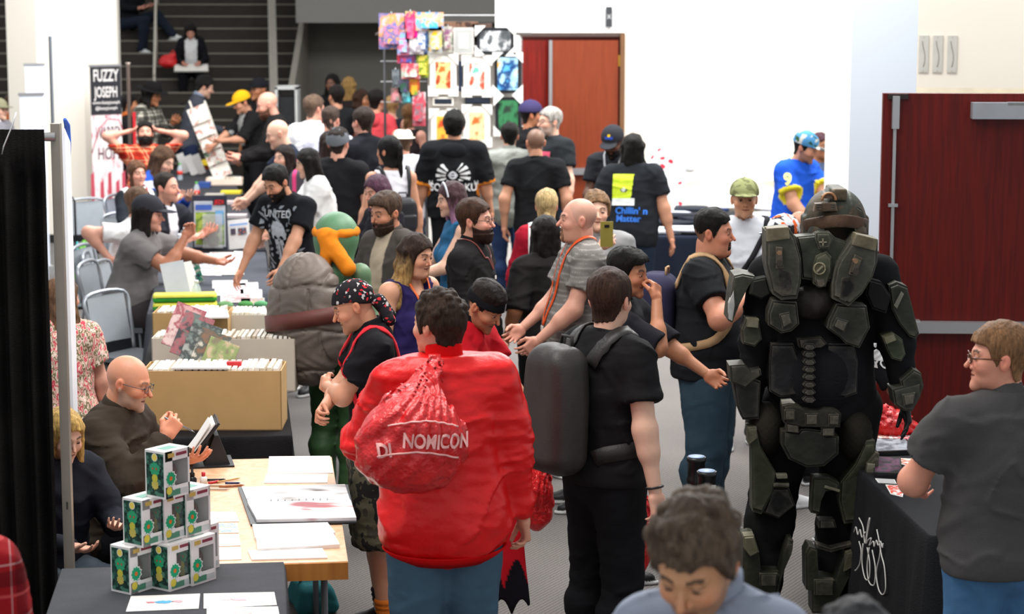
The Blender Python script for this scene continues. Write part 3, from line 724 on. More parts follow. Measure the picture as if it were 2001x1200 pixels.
def decal_mask(p, fn, w_, h_, cx, cz, front=False, cell=.006, lift=.006, name='print', kind='print', surf=None):
    """printed picture: fn(u, v) -> hex colour or None on a fine grid"""
    nx, ny = int(w_ / cell), int(h_ / cell); vid = {}; V = []; F = []; C = []
    def g(i, j):
        if (i, j) not in vid: vid[(i, j)] = len(V); V.append(((i / nx - .5) * w_, (j / ny - .5) * h_)); C.append((0, 0, 0))
        return vid[(i, j)]
    for i in range(nx):
        for j in range(ny):
            cc = fn((i + .5) / nx * 2 - 1, (j + .5) / ny * 2 - 1)
            if cc:
                q = [g(i, j), g(i + 1, j), g(i + 1, j + 1), g(i, j + 1)]
                for t in q: C[t] = lin(cc)
                F.append(q)
    if not F: return
    return decal_flat(p, np.array(V), np.array(F), cx, cz, '#ffffff', front, lift, name, MA(kind), np.array(C), surf)
# ---- things carried by a person: own top-level object standing at its own base
def carried(p, name, label, cat, U0, group=None):
    """an Empty at person-frame point U0, turned like the person; returns (empty, map) where map takes person-frame vertices to local ones"""
    U0 = np.asarray(U0, float); e = empty(name, tuple(p.W(U0)), p.yaw, label, cat, group)
    return e, (lambda V: (np.asarray(V) - U0) * p.k)
def add_strap(p, e, mp, pts, width, color, mat='cloth', name='strap', off=.006, thick=.008, n=40, fn=None):
    V, F = ribbon(fn or p.shirtF, [p.T2U(q) for q in pts], width, off, thick, n)
    return mesh_obj(name, mp(V), F, MA(mat), e, col=np.tile(lin(color), (len(V), 1)))
def backpack(p, label, color, size=(.15, .1, .22), cz=.3, color2=None, mat='cloth', strapcol=None, straps=(1, -1), group=None, pocket=True, stripes=None, name='backpack', cx=0., sw=.06, gap=.0, handle=True, rough=None):
    yb = .115 * (.5 + .5 * 1) ; bc = np.array([cx, .0, cz]); yb = None
    q = p.T2U(np.array([[cx, .4, cz]])); dr = p.RT @ np.array([0, -1, 0])
    for _ in range(20): q = q + dr * (p.shirtF(q) * .9)[:, None]
    yb = p.U2T(q)[0, 1] + size[1] + gap; e, mp = carried(p, name, label, 'backpack', p.T2U((cx, yb, cz - size[2])), group)
    nz = Noise(11, 22, 5)
    def fn(P):
        Q = p.U2T(P); t = 1 - .25 * np.clip((Q[:, 2] - cz) / size[2], -1, 1) ** 2 * (Q[:, 2] > cz)
        d = rbox(np.c_[(Q[:, 0] - cx) / t, Q[:, 1] - yb, Q[:, 2] - cz], (0, 0, 0), size, min(.085, size[1] * .85)); return d + .004 * nz(P)
    c0 = p.T2U((cx, yb, cz)); V, F = mesh_sdf(fn, c0 - max(size) - .05, c0 + max(size) + .05, .009); c = np.tile(lin(color), (len(V), 1))
    if stripes: c = stripes(p.U2T(V) - np.array([cx, yb, cz]), c)
    mesh_obj('bag_body', mp(V), F, MA(mat), e, col=c)
    if pocket:
        def f2(P):
            Q = p.U2T(P); return rbox(Q, (cx, yb + size[1] * .95, cz - size[2] * .38), (size[0] * .8, .03, size[2] * .45), .02) + .003 * nz(P)
        c1 = p.T2U((cx, yb + size[1], cz - size[2] * .38)); V, F = mesh_sdf(f2, c1 - .2, c1 + .2, .009); mesh_obj('pocket', mp(V), F, MA(mat), e, col=np.tile(lin(color2 or color), (len(V), 1)))
    if handle:
        bm = bmesh.new(); tube(bm, [Vector(mp(p.T2U((cx + x, yb - size[1] * .5, cz + size[2] + z)))) for x, z in ((-.035, -.01), (-.03, .03), (.03, .03), (.035, -.01))], .007, 6); bm_obj('handle', bm, M(strapcol or color, .8), e, smooth=True)
    for s in straps: add_strap(p, e, mp, [(cx + s * size[0] * .6, yb - size[1] * .8, cz + size[2] * .7), (s * .1, .05, .56), (s * .115, -.06, .52), (s * .13, -.14, .4), (s * .15, -.13, .25), (s * .17, -.02, .14), (cx + s * size[0] * .9, yb - size[1] * .8, cz - size[2] * .7)], sw, strapcol or color, mat)
    return e
def lanyard(p, color, z1=.2, wid=.018, badge='#e8e4e0', label=None, name='lanyard', badge_size=(.05, .07)):
    e, mp = carried(p, name, label, 'lanyard', p.T2U((0, -.15, z1)))
    fn = lambda P: p.shirtF(P)
    for s in (1, -1): add_strap(p, e, mp, [(s * .05, .06, .58), (s * .07, -.0, .575), (s * .06, -.08, .5), (s * .03, -.15, z1 + .08), (s * .004, -.16, z1)], wid, color, 'satin', 'cord', .005, .003, 30, fn)
    q = p.T2U(np.array([[0, -.5, z1 - .04]])); dr = p.RT @ np.array([0, 1, 0])
    for _ in range(20): q = q + dr * (p.shirtF(q) * .9)[:, None]
    y = p.U2T(q)[0, 1] - .012; bm = bmesh.new(); bx(bm, (0, 0, 0), (badge_size[0], .004, badge_size[1])); T = Matrix([list(r) for r in p.RT]).to_4x4(); T.translation = Vector(mp(p.T2U((0, y, z1 - .04)))); bmesh.ops.transform(bm, matrix=T, verts=bm.verts); bm_obj('badge', bm, M(badge, .4), e)
    return e
# ================================================================ SETTING
def struct(o): o['kind'] = 'structure'; return o
def sbox(name, x0, x1, y0, y1, z0, z1, mat): 
    bm = bmesh.new(); bx(bm, ((x0 + x1) / 2, (y0 + y1) / 2, (z0 + z1) / 2), (x1 - x0, y1 - y0, z1 - z0)); return struct(bm_obj(name, bm, mat))
def carpet():
    m, nt, N, L, b = nodes_new('ribbed carpet'); b.inputs['Roughness'].default_value = .95; b.inputs['Specular IOR Level'].default_value = .15
    tc = N.new('ShaderNodeTexCoord'); mp = N.new('ShaderNodeMapping'); mp.inputs['Rotation'].default_value = (0, 0, .5); L.new(tc.outputs['Object'], mp.inputs[0])
    wv = N.new('ShaderNodeTexWave'); wv.inputs['Scale'].default_value = 14; wv.inputs['Distortion'].default_value = 1.2; wv.inputs['Detail'].default_value = 3; wv.inputs['Detail Scale'].default_value = 8; L.new(mp.outputs[0], wv.inputs['Vector'])
    n = N.new('ShaderNodeTexNoise'); n.inputs['Scale'].default_value = 170; n.inputs['Detail'].default_value = 3; L.new(mp.outputs[0], n.inputs['Vector'])
    n2 = N.new('ShaderNodeTexNoise'); n2.inputs['Scale'].default_value = .9; L.new(mp.outputs[0], n2.inputs['Vector'])
    a = N.new('ShaderNodeMath'); a.operation = 'MULTIPLY_ADD'; a.inputs[1].default_value = .22; L.new(wv.outputs['Fac'], a.inputs[0]); L.new(n.outputs['Fac'], a.inputs[2])
    r = N.new('ShaderNodeValToRGB'); r.color_ramp.elements[0].position = .38; r.color_ramp.elements[1].position = .85
    r.color_ramp.elements[0].color = lin('#605954') + (1,); r.color_ramp.elements[1].color = lin('#908c8a') + (1,); L.new(a.outputs[0], r.inputs['Fac'])
    mx = N.new('ShaderNodeMix'); mx.data_type = 'RGBA'; mx.blend_type = 'MULTIPLY'; mx.inputs[0].default_value = .35; L.new(r.outputs['Color'], mx.inputs[6]); L.new(n2.outputs['Fac'], mx.inputs[7]); L.new(mx.outputs[2], b.inputs['Base Color'])
    bp = N.new('ShaderNodeBump'); bp.inputs['Distance'].default_value = .004; bp.inputs['Strength'].default_value = .5; L.new(a.outputs[0], bp.inputs['Height']); L.new(bp.outputs['Normal'], b.inputs['Normal']); return m
WHITE = M('#f4f3f0', .8, name='white paint', var=.01, vscale=1.5); WARM = M('#f3ebdd', .8, name='cream paint', var=.015, vscale=1.2)
COOL = M('#e6effa', .75, name='bluish white surface', var=.01, vscale=1); GREYW = M('#66635c', .85, name='grey paint', var=.04, vscale=1.5); BULK = M('#716f6a', .85, name='bulkhead paint', var=.02)
sbox('floor', -11, 9, 3.2, 34.5, -.1, 0, carpet())
# stairs at the far left, with metal nosings
STEP = M('#35302a', .9, name='dark stair carpet', bump=.3, var=.12); NOSE = M('#7d776b', .6, .3, name='worn metal nosing')
bm = bmesh.new(); bn = bmesh.new()
for i in range(24):
    y = 27.6 + .32 * i; z = .172 * (i + 1); bx(bm, (-6.55, (y + 35.6) / 2, z - .086), (7.1, 35.6 - y, .172)); bx(bn, (-6.55, y + .0, z - .008), (7.1, .03, .02))
st = struct(bm_obj('staircase', bm, STEP)); struct(bm_obj('trim_1', bn, NOSE))
def handrail(name, x0, y0, z0, x1, y1, z1, w_, h_, mat):
    d = Vector((x1 - x0, y1 - y0, z1 - z0)); R = d.to_track_quat('Y', 'Z').to_matrix(); bm = bmesh.new(); bx(bm, (0, 0, 0), (w_, d.length, h_), R); bmesh.ops.translate(bm, vec=Vector(((x0 + x1) / 2, (y0 + y1) / 2, (z0 + z1) / 2)), verts=bm.verts); return bm_obj(name, bm, mat, bevel=.008)
RAILM = M('#b9b0a2', .45, .5, name='brushed rail metal'); RAILS = M('#8d867c', .6, .3, name='metal cladding')
hr = empty('handrail', (-4.87, 29.4, 1.02), 0, 'thin steel centre handrail running up the dark stairs', 'handrail')
a = handrail('rail', 0, 0, .78, -.62, 4.4, 3.0, .035, .05, RAILM); a.parent = hr
for t in (0.0, .35, .7):
    bm = bmesh.new(); tube(bm, [(-.62 * t, 4.4 * t, 0 + 2.22 * t), (-.62 * t, 4.4 * t, .78 + 2.22 * t)], .02, 8); bm_obj('post', bm, RAILM, hr, smooth=True)
sr = struct(handrail('trim_2', -3.02, 27.4, .95, -3.72, 33.5, 4.1, .11, .34, RAILS)); 
sbox('wall_back_left', -11, -2.6, 35.6, 35.8, 0, 7, M('#3a3631', .9, name='dark stair wall'))
bm = bmesh.new(); prism(bm, [(27.6, 0), (36, 0), (36, 5.4), (33.8, 4.2), (27.6, 1.0)], -3.0, -2.92, f3=lambda x, y, z: (y, x, z)); struct(bm_obj('wall_stair_side', bm, RAILS))
sbox('wall_back', -2.95, .6, 31.0, 31.2, 0, 4.0, GREYW); bk = sbox('ceiling_bulkhead', -2.95, .6, 29.6, 31.0, 2.52, 3.6, BULK); bk.name = 'trim_3'
# octagonal white pillar at the left
c0 = atD(129, 200, 26.0); R0 = .70
bm = bmesh.new(); oc = [(c0[0] + R0 * 1.0 * math.cos(a), c0[1] + R0 * math.sin(a)) for a in [PI / 8 + .12 + i * PI / 4 for i in range(8)]]
prism(bm, oc, -0.0, 4.6, f3=lambda x, y, z: (x, z, y)); struct(bm_obj('wall_pillar_left', bm, WARM))
bm = bmesh.new(); oc2 = [(c0[0] + (R0 + .02) * math.cos(a), c0[1] + (R0 + .02) * math.sin(a)) for a in [PI / 8 + .12 + i * PI / 4 for i in range(8)]]
prism(bm, oc2, 0.0, .1, f3=lambda x, y, z: (x, z, y)); struct(bm_obj('baseboard_pillar', bm, M('#1c1b1a', .7)))
# far right white wall with the double doors
xw0 = atD(968, 300, 23.6)[0]; xw1 = atD(1835, 300, 23.6)[0]; dL, dR = atD(1020, 300, 23.6)[0], atD(1213, 300, 23.6)[0]; dT = 2.47
sbox('wall_far', xw0, dL, 23.6, 24.0, 0, 4.2, WHITE); sbox('wall_far', dL, dR, 23.6, 24.0, dT, 4.2, WHITE); sbox('wall_far', dR, xw1, 23.6, 24.0, 0, 4.2, WARM)
sbox('wall_behind_doors', dL - .3, dR + .3, 25.2, 25.3, 0, 3, M('#5a1810', .7))
sbox('trim_4', atD(1325, 350, 23.5)[0], xw1, 23.52, 23.6, .90, .94, WHITE); sbox('trim_5', atD(1325, 350, 23.5)[0], xw1, 23.56, 23.6, .70, .73, M('#c9c8c4', .6)); sbox('baseboard_far', dR, xw1, 23.57, 23.6, 0, .1, WHITE)
def wood(c1, c2, name, rough=.35, sc=1.):
    m, nt, N, L, b = nodes_new(name); b.inputs['Roughness'].default_value = rough; b.inputs['Specular IOR Level'].default_value = .25; tc = N.new('ShaderNodeTexCoord'); mp = N.new('ShaderNodeMapping'); mp.inputs['Scale'].default_value = (22 * sc, 22 * sc, 1.2 * sc); L.new(tc.outputs['Object'], mp.inputs[0])
    n = N.new('ShaderNodeTexNoise'); n.inputs['Scale'].default_value = 2; n.inputs['Detail'].default_value = 7; n.inputs['Distortion'].default_value = .6; L.new(mp.outputs[0], n.inputs['Vector'])
    r = N.new('ShaderNodeValToRGB'); r.color_ramp.elements[0].position = .3; r.color_ramp.elements[1].position = .75; r.color_ramp.elements[0].color = lin(c1) + (1,); r.color_ramp.elements[1].color = lin(c2) + (1,); L.new(n.outputs['Fac'], r.inputs['Fac']); L.new(r.outputs['Color'], b.inputs['Base Color']); return m
STEEL = M('#a9a9ab', .35, .7, name='brushed steel', var=.03)
DW1 = wood('#5c1009', '#7e1a10', 'shaded red door veneer'); DW2 = wood('#743019', '#82391e', 'lit orange door veneer', .45); DW3 = wood('#480a05', '#66110a', 'mahogany door veneer', .42)  # double door: shade painted into left leaf colour, light into right leaf colour
x1070 = atD(1069, 300, 23.4)[0]
d1 = struct(empty('door_1', (dL, 23.5, .01), math.radians(14))); box('leaf', (.15, 0, 1.21), (.30, .05, 2.42), DW1, d1); box('edge_strip', (.31, -.01, 1.21), (.03, .06, 2.42), STEEL, d1)
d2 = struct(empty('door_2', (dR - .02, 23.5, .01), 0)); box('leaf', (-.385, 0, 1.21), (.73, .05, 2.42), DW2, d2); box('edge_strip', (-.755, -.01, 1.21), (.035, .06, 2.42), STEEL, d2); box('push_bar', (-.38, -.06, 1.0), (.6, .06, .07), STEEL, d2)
for z in (.3, 1.2, 2.2): box('hinge', (-.005, -.03, z), (.03, .02, .12), M('#c79a3a', .3, .8), d2, .001)
sbox('trim_6', dR - .02, dR + .03, 23.42, 23.6, 0, dT + .03, M('#6d4a2c', .6)); sbox('trim_7', dL - .02, dR + .03, 23.5, 23.6, dT - .0, dT + .04, M('#4a3a34', .6))
bm = bmesh.new(); bx(bm, (0, 0, 0), (.07, .02, .22)); q = atD(1190, 33, 23.56); sg = bm_obj('wall_sign', bm, M('#34363a', .6), None, loc=tuple(q), bevel=.004); tag(sg, 'small dark plaque high on the white wall above the doors', 'sign')
text_on('letter', 'X', .07, None, M('#c9c9c9', .6), sg, y=-.013)
# near right pillar, wall and big mahogany door
a_, b_, c_ = atD(1612, 300, 14.6), atD(1659, 300, 14.0), atD(1787, 300, 14.25)
bm = bmesh.new(); prism(bm, [(a_[0], a_[1]), (b_[0], b_[1]), (c_[0], c_[1]), (c_[0] + .1, c_[1] + .7), (a_[0] + .1, a_[1] + .7)], 0, 4.2, f3=lambda x, y, z: (x, z, y))
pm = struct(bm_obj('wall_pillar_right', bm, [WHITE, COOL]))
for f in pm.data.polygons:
    if f.normal.y < -.5 and f.center.x > b_[0]: f.material_index = 1  # front face bluish white, other faces plain white
XR0 = c_[0] + .02
zs = 3 - 190 / 247.
bm = bmesh.new(); prism(bm, [(atD(1770, 100, 17)[0], 17.0), (6.5, 16.2), (6.5, 17.3), (atD(1770, 100, 17)[0], 17.3)], 2.22, 4.4, f3=lambda x, y, z: (x, z, y)); struct(bm_obj('wall_right', bm, WARM))
sbox('wall_right_recess', atD(1770, 100, 18)[0], 7, 18.0, 18.1, 0, 2.9, M('#e2dccb', .8))
for i, x in enumerate((1803, 1829, 1856)):
    q = atD(x, 105, 17.0); y_ = 17.0 - (q[0] - atD(1770, 100, 17)[0]) * .8 / (6.5 - atD(1770, 100, 17)[0]); e = empty('wall_plate', (q[0], y_ - .012, q[2]), -.29, ['left', 'middle', 'right'][i] + 'most of three narrow grey plates mounted on the white wall', 'wall plate', 'narrow grey plates on the wall')
    box('plate', (0, 0, 0), (.075, .02, .285), M('#c9c6bf', .5, .2), e); bm = bmesh.new(); tube(bm, [(.0 + .012 * math.sin(k * .45), -.014, -.1 + .02 * k) for k in range(11)], .003, 5); bm_obj('engraved_line', bm, M('#8f8b84', .5), e)
    for z in (-.13, .13): bm = bmesh.new(); lathe(bm, [(.004, -.002), (.004, .002)], (0, 0, 0), 10); bm_obj('screw', bm, STEEL, e, loc=(0, -.012, z))
DQ = atD(1725, 182, 12.7); DX = DQ[0]; DT = DQ[2]; DWD = 1.05
d3 = struct(empty('door_3', (DX, 12.7, 0), math.radians(-3))); box('leaf', (DWD / 2, 0, DT / 2 + .01), (DWD, .05, DT - .02), DW3, d3)
zb = atD(1850, 640, 12.6)[2]
box('push_bar', (DWD / 2 + .12, -.07, zb), (DWD - .16, .07, .065), STEEL, d3, .012); box('bar_housing', (.21, -.05, zb), (.07, .06, .08), STEEL, d3, .01)
box('latch_rod', (.07, -.045, (zb + DT - .1) / 2), (.018, .018, DT - .1 - zb), STEEL, d3, .004); box('latch_case', (.072, -.05, DT - .11), (.04, .05, .19), STEEL, d3, .006); box('latch_plate', (.085, -.03, DT - .018), (.12, .03, .03), M('#2c2320', .5, .3), d3)
box('rod_guide', (.07, -.05, atD(1745, 401, 12.65)[2]), (.055, .03, .018), STEEL, d3); box('closer_body', (.68, -.07, atD(1950, 216, 12.6)[2]), (.34, .09, .095), M('#9fa1a6', .35, .6, name='closer metal'), d3, .006); box('closer_arm', (.86, -.10, DT - .055), (.3, .03, .02), STEEL, d3)
# black pipe-and-drape wall at the left front
def drape():
    D0 = 8.35; xr = atD(104, 700, D0)[0]; zt = atD(60, 252, D0)[2]; nU, nZ = 260, 40; V = []
    for j in range(nZ + 1):
        z = zt - .0 - (zt - .03) * j / nZ
        for i in range(nU + 1):
            u = i / nU; x = xr - 1.6 * (1 - u); amp = .012 + .03 * min(1, j / 8)
            y = D0 + amp * math.sin(u * 150 + .6 * math.sin(u * 37) + .4 * math.sin(j * .1)) + .02 * math.sin(u * 47 + 1)
            if j < 3: y = D0 - .035 + .004 * math.sin(u * 400)
            V.append((x, y, z))
    F = [[j * (nU + 1) + i, j * (nU + 1) + i + 1, (j + 1) * (nU + 1) + i + 1, (j + 1) * (nU + 1) + i] for j in range(nZ) for i in range(nU)]
    V = np.array(V); n = len(V); V2 = V + np.array([0, .008, 0]); F = np.array(F); V = np.vstack([V, V2]); F = np.vstack([F[:, ::-1], F + n])
    o = mesh_obj('drape', V, F, M('#1b1918', .9, name='black drape cloth', bump=.5, bscale=180, var=.35, vscale=5, spec=.1)); tag(o, 'black pleated drape hanging from a pipe at the left edge', 'curtain')
    e = empty('drape_stand', (xr + .035, D0 + .02, 0), 0, 'grey metal upright and crossbar holding the black drape', 'stand')
    bm = bmesh.new(); bx(bm, (0, 0, zt / 2 + .01), (.036, .04, zt + .02)); bm_obj('upright', bm, M('#8d857b', .4, .5, name='anodised upright'), e, bevel=.006)
    bm = bmesh.new(); tube(bm, [(-1.65, -.02, zt - .03), (0, -.02, zt - .03)], .018, 10); bm_obj('crossbar', bm, STEEL, e, smooth=True); bm = bmesh.new(); bx(bm, (0, 0, .005), (.4, .4, .01)); bm_obj('foot_plate', bm, M('#2a2a2a', .5, .4), e)
    bm = bmesh.new(); bx(bm, (.002, -.022, atD(118, 988, D0)[2]), (.006, .003, .03)); bm_obj('slot', bm, M('#3a3632', .5), e)
    q = atD(22, 240, D0 - .08); bm = bmesh.new(); tube(bm, [(.02, 0, .04), (.01, -.01, 0), (-.03, -.01, -.09), (-.04, 0, -.12)], .003, 6); h = bm_obj('hook', bm, M('#d8d8d8', .3, .6), None, smooth=True, loc=tuple(q)); tag(h, 'thin bent wire hook over the drape top', 'hook')
drape()
# ================================================================ THE PEOPLE
NEAR = dict(res=.0095, hres=.0035); MID = dict(res=.013, hres=.0045); FAR = dict(res=.017, hres=.006)
def T(color, sleeve='short', **k): return dict(color=color, sleeve=sleeve, **k)
def B(color, kind='jeans', **k): return dict(color=color, kind=kind, **k)
def Hr(style, color, h=.0045, **k): return dict(style=style, color=color, h=h, **k)
JEAN, DJEAN, BLK = '#3c566e', '#27354a', '#17171a'
TAN, PALE, BRN, DARK, PINK = '#c48d70', '#dcae96', '#a8704e', '#5a3826', '#d69c86'
def plastic_bag(p_or_none, name, label, top, ctr, rad, color='#e0161a', seed=1, loops=True, world=None, h=.010, lower=None):
    """a tied or hanging film bag: swollen body, gathered neck, radiating creases. coordinates in metres"""
    top = np.asarray(top, float); ctr = np.asarray(ctr, float); nz = Noise(seed, 26, 6); n2 = Noise(seed + 5, 70, 6, (1, 1, .3))
    def fn(P):
        q = P - ctr; d = ell(P, ctr, rad); up = ctr + np.array([0, 0, rad[2] * .45]); d = smin(d, cone(P, up, top, min(rad[0], rad[1]) * .75, .03), .1)
        if lower is not None: d = smin(d, ell(P, ctr + np.asarray(lower[0]), lower[1]), .06)
        ang = np.arctan2(P[:, 0] - top[0], P[:, 1] - top[1] + 1e-6); fade = np.clip((P[:, 2] - ctr[2] + rad[2]) / (2 * rad[2]), 0, 1)
        fan = np.sin(np.arctan2(P[:, 0] - top[0], (top[2] - P[:, 2]) + .02) * 34 + 3 * nz(P)); return d + .006 * fan * (.4 + fade) + .01 * nz(P) - .008 * (np.abs(n2(P)) - .3)
    lo = np.minimum(ctr - np.array(rad), top - .04) - .05; hi = np.maximum(ctr + np.array(rad), top + .04) + .05
    if lower is not None: lo = np.minimum(lo, ctr + np.asarray(lower[0]) - np.asarray(lower[1]) - .03); hi = np.maximum(hi, ctr + np.asarray(lower[0]) + np.asarray(lower[1]) + .03)
    return fn, mesh_sdf(fn, lo, hi, h)
def hanging_bag(label, hand, ctr, rad, color='#dc1a1e', seed=1, group=None, text=None, yaw=0., mat='film', lower=None):
    hand = np.asarray(hand, float); ctr = np.asarray(ctr, float); base = np.array([ctr[0], ctr[1], ctr[2] - rad[2]])
    fn, (V, F) = plastic_bag(None, '', '', hand - base, ctr - base, rad, seed=seed, lower=lower); e = empty('plastic_bag', tuple(base), 0, label, 'bag', group)
    mesh_obj('bag_body', V, F, MA(mat), e, col=np.tile(lin(color), (len(V), 1)))
    bm = bmesh.new(); t = Vector(hand - base)
    tube(bm, [t + Vector((-.02, 0, -.03)), t + Vector((-.03, 0, .03)), t + Vector((0, 0, .07)), t + Vector((.03, 0, .03)), t + Vector((.02, 0, -.03))], .008, 6); bm_obj('handle', bm, M(color, .3), e, smooth=True)
    if text:
        for s, sz, dx, dz in text:
            v, f = text_mesh(s, sz, sz * .02, .75); q = np.c_[v[:, 0] + ctr[0] - base[0] + dx, np.full(len(v), -.6), v[:, 1] + ctr[2] - base[2] + dz]
            for _ in range(24): q[:, 1] += (fn(q) - .004) * .8
            mesh_obj('lettering', q, f, M('#f3b9b4', .5, name='bag print'), e, smooth=False)
    return e
# ---- on the stairs
p = person(372, 45, 1.62, 8, 'person sitting on the dark stairs in black with white shirt front, reading a paper', D=30.4, base=1.33, pose='sit', hpitch=38, lean=12, skin=PINK, fem=True,
    L=(.12, -.34, .66), R=(-.12, -.34, .66), top=T('#15151a', 'long', cf=lambda p, V, Q, c: np.where(((np.abs(Q[:, 0]) < .09) & (Q[:, 1] < -.02))[:, None], np.array(lin('#dcdcdc')), c)), bottom=B('#101014'), hair=Hr('bob', '#17110e'), **FAR)
e = empty('drawing_pad', tuple(p.W((0, -.4, .60))), p.yaw, 'open white drawing pad on the lap of the person on the stairs', 'pad'); bm = bmesh.new(); bx(bm, (0, 0, 0), (.46, .30, .012), Matrix.Rotation(.25, 3, 'X')); bm_obj('page', bm, M('#e6e2d8', .8), e)
bm = bmesh.new(); bx(bm, (0, -.005, -.012), (.48, .32, .01), Matrix.Rotation(.25, 3, 'X')); bm_obj('cover', bm, M('#8f8a80', .8), e)
hanging_bag('small red bag lying on a dark stair beside the seated reader', (atD(338, 108, 30.4)), atD(328, 122, 30.4), (.13, .1, .07), seed=8)
p = person(262, -38, 1.75, 60, 'person in dark clothes sitting high on the stairs with one white shoe showing', D=31.6, base=2.0, pose='sit', lean=15, skin=PINK, top=T('#17181c', 'long'), bottom=B('#1d2330'), shoes='#d9d9d6',
    legs={1: ((.09, 0, .48), (.16, -.42, .60), (.28, -.62, .30)), -1: ((-.09, 0, .48), (-.1, -.42, .52), (-.12, -.36, .1))}, L=(.1, -.3, .72), R=(-.1, -.3, .7), hair=Hr('short', '#17110e'), **FAR)
# ---- far left edge
p = person(-4, 192, 1.72, 60, 'person in a grey suit jacket at the far left edge before the pillar', skin=PALE, top=T('#8d8b92', 'long', collar='fold', ccol='#e8e8e8'), bottom=B('#33343a'), extra_h=.02, **MID); add_cap(p, '#8f8c70')
p = person(22, 186, 1.70, 180, 'person with brown hair and an orange top behind the grey suit jacket', D=27, skin=PINK, top=T('#c8662a', 'long', hem=0), bottom=B(BLK), hair=Hr('short', '#5a4330', t=.02), **FAR)
# ---- around the comic tables, left
p = person(299, 155, 1.78, 70, 'person in a wide black hat and black and white checked shirt', D=24.2, skin=BRN, lean=6, hpitch=15, extra_h=.05, L=(.1, -.3, 1.3), top=T('#bdb6a6', 'long', mat=MPLAID('#cfc8b8', [('#1c1a18', .5, 0, .75), ('#1c1a18', .2, .3, .6)], 9, 'black and white check')), bottom=B(BLK), hair=Hr('wavy', '#14100d', length=.18), **FAR); add_hat(p, '#141213', .19, '#101010', .09)
p = person(283, 240, 1.67, 10, 'bearded person in a red plaid shirt with both hands behind the head', D=21.6, skin=PINK, hpitch=-14, g=1.35, belly=.5, L=(.17, .02, 1.66), R=(-.17, .02, 1.66), EL=(1, -.35, .2), ER=(-1, -.35, .2), pose='stand', sw=1.15,
    top=T('#b83a26', 'long', mat=MPLAID('#b8321f', [('#e8a070', .14, 0, .6), ('#7c1a12', .3, .4, .6), ('#f0c8a0', .06, .7, .6)], 8, 'red plaid')), bottom=B(BLK), hair=Hr('short', '#17100c', t=.02), beard=dict(color='#15100d', t=.016), **MID)
p = person(250, 186, 1.72, 100, 'dark haired person half hidden behind the banner stand, orange collar', D=25.4, skin=BRN, top=T('#1c1a1c', 'long', collar='fold', ccol='#c8662a'), bottom=B(BLK), hair=Hr('short', '#14100d', t=.02), **FAR)
p = person(324, 289, 1.86, 62, 'young person with bowl-cut brown hair in a blue and white jersey, seated', D=20.5, pose='sit', skin=PALE, hpitch=22, lean=18, L=(.1, -.42, .82), R=(-.1, -.4, .82), top=T('#2a4fa8', 'long', cf=lambda p, V, Q, c: np.where(((Q[:, 2] > .47) & (Q[:, 2] < .53))[:, None], np.array(lin('#e8e8f0')), c)), bottom=B(DJEAN), hair=Hr('bob', '#5b4130', t=.02), **MID)
p = person(265, 316, 1.74, 35, 'seated person with brown hair pulled back, white vest over black sleeves', D=19.7, pose='sit', skin=PINK, fem=True, bust=.6, hpitch=-4, L=(.1, -.42, .8), R=(-.1, -.4, .8),
    top=T('#ece8e4', 'long', cf=lambda p, V, Q, c: np.where((np.abs(Q[:, 0]) > .14)[:, None], np.array(lin('#20242a')), c)), bottom=B(DJEAN), hair=Hr('bun', '#6e4a34'), **MID)
p.o['label'] = 'seated person with pulled-back brown hair, white vest over black sleeves, red badge ribbon'
lanyard(p, '#c02028', .22, label='red ribbon with a badge worn over the white vest')
p = person(322, 338, 1.78, 58, 'seated person with receding dark hair, beside the table of water bottles', D=18.2, pose='sit', skin=PINK, hyaw=12, lean=10, L=(.1, -.45, .86), R=(-.05, -.42, .82), nose=1.2, top=T('#23242c', 'short', collar='crew', cf=lambda p, V, Q, c: np.where((np.abs(Q[:, 0]) < .05)[:, None] & (Q[:, 1] < 0)[:, None], np.array(lin('#e8e8ee')), c)), bottom=B(DJEAN), hair=Hr('recede', '#2e241e'), stubble='#8d6a5a', **MID)
p = person(268, 370, 1.74, 78, 'seated person in a white t-shirt mostly hidden behind the black cap wearer', D=17.6, pose='sit', lean=20, skin=PINK, g=1.25, top=T('#eceae8', 'short'), bottom=B(DJEAN), hair=Hr('short', '#6a4e3a', t=.02), L=(.2, -.4, .80), R=(-.26, -.05, .78), **MID)
p = person(289, 379, 1.92, 82, 'seated person in a black cap and grey work shirt reaching over the comic table', D=16.3, pose='sit', skin=PINK, g=1.35, belly=.7, lean=16, hpitch=6, L=(.16, -.62, .84), R=(-.06, -.46, 1.03), ER=(-.5, .1, -1), curlR=.9, extra_h=.025, top=T('#75706f', 'short', collar='fold', loose=.022), bottom=B('#3a3436', 'shorts', drop=-.02), shoes='#232328', hair=Hr('bob', '#1e1613'), bodyskin='#b07458', **MID); add_cap(p, '#34343a')
# ---- standing beyond the tables
p = person(405, 150, 1.84, 105, 'person with messy dark hair in a grey jacket beside the leaning print rack', D=27.3, skin=PALE, lean=14, hpitch=22, L=(.1, -.4, 1.1), R=(-.1, -.38, 1.1), top=T('#4a4d56', 'long', collar='fold', ccol='#8d98ac'), bottom=B('#202a44'), hair=Hr('messy', '#191514', t=.02), **FAR)
p = person(468, 177, 1.68, -62, 'young person in a bright yellow cap and black jacket, both forearms out', D=22.6, skin=TAN, lean=8, hpitch=20, L=(.12, -.46, 1.18), R=(-.08, -.5, 1.1), extra_h=.025, top=T('#1b1a1b', 'half', cf=lambda p, V, Q, c: np.where(((np.abs(Q[:, 0]) < .07) & (Q[:, 1] < -.05) & (Q[:, 2] > .2))[:, None], np.array(lin('#9a9a98')), c)), bottom=B(BLK), hair=Hr('short', '#17110e'), **MID); add_cap(p, '#f2b31c')
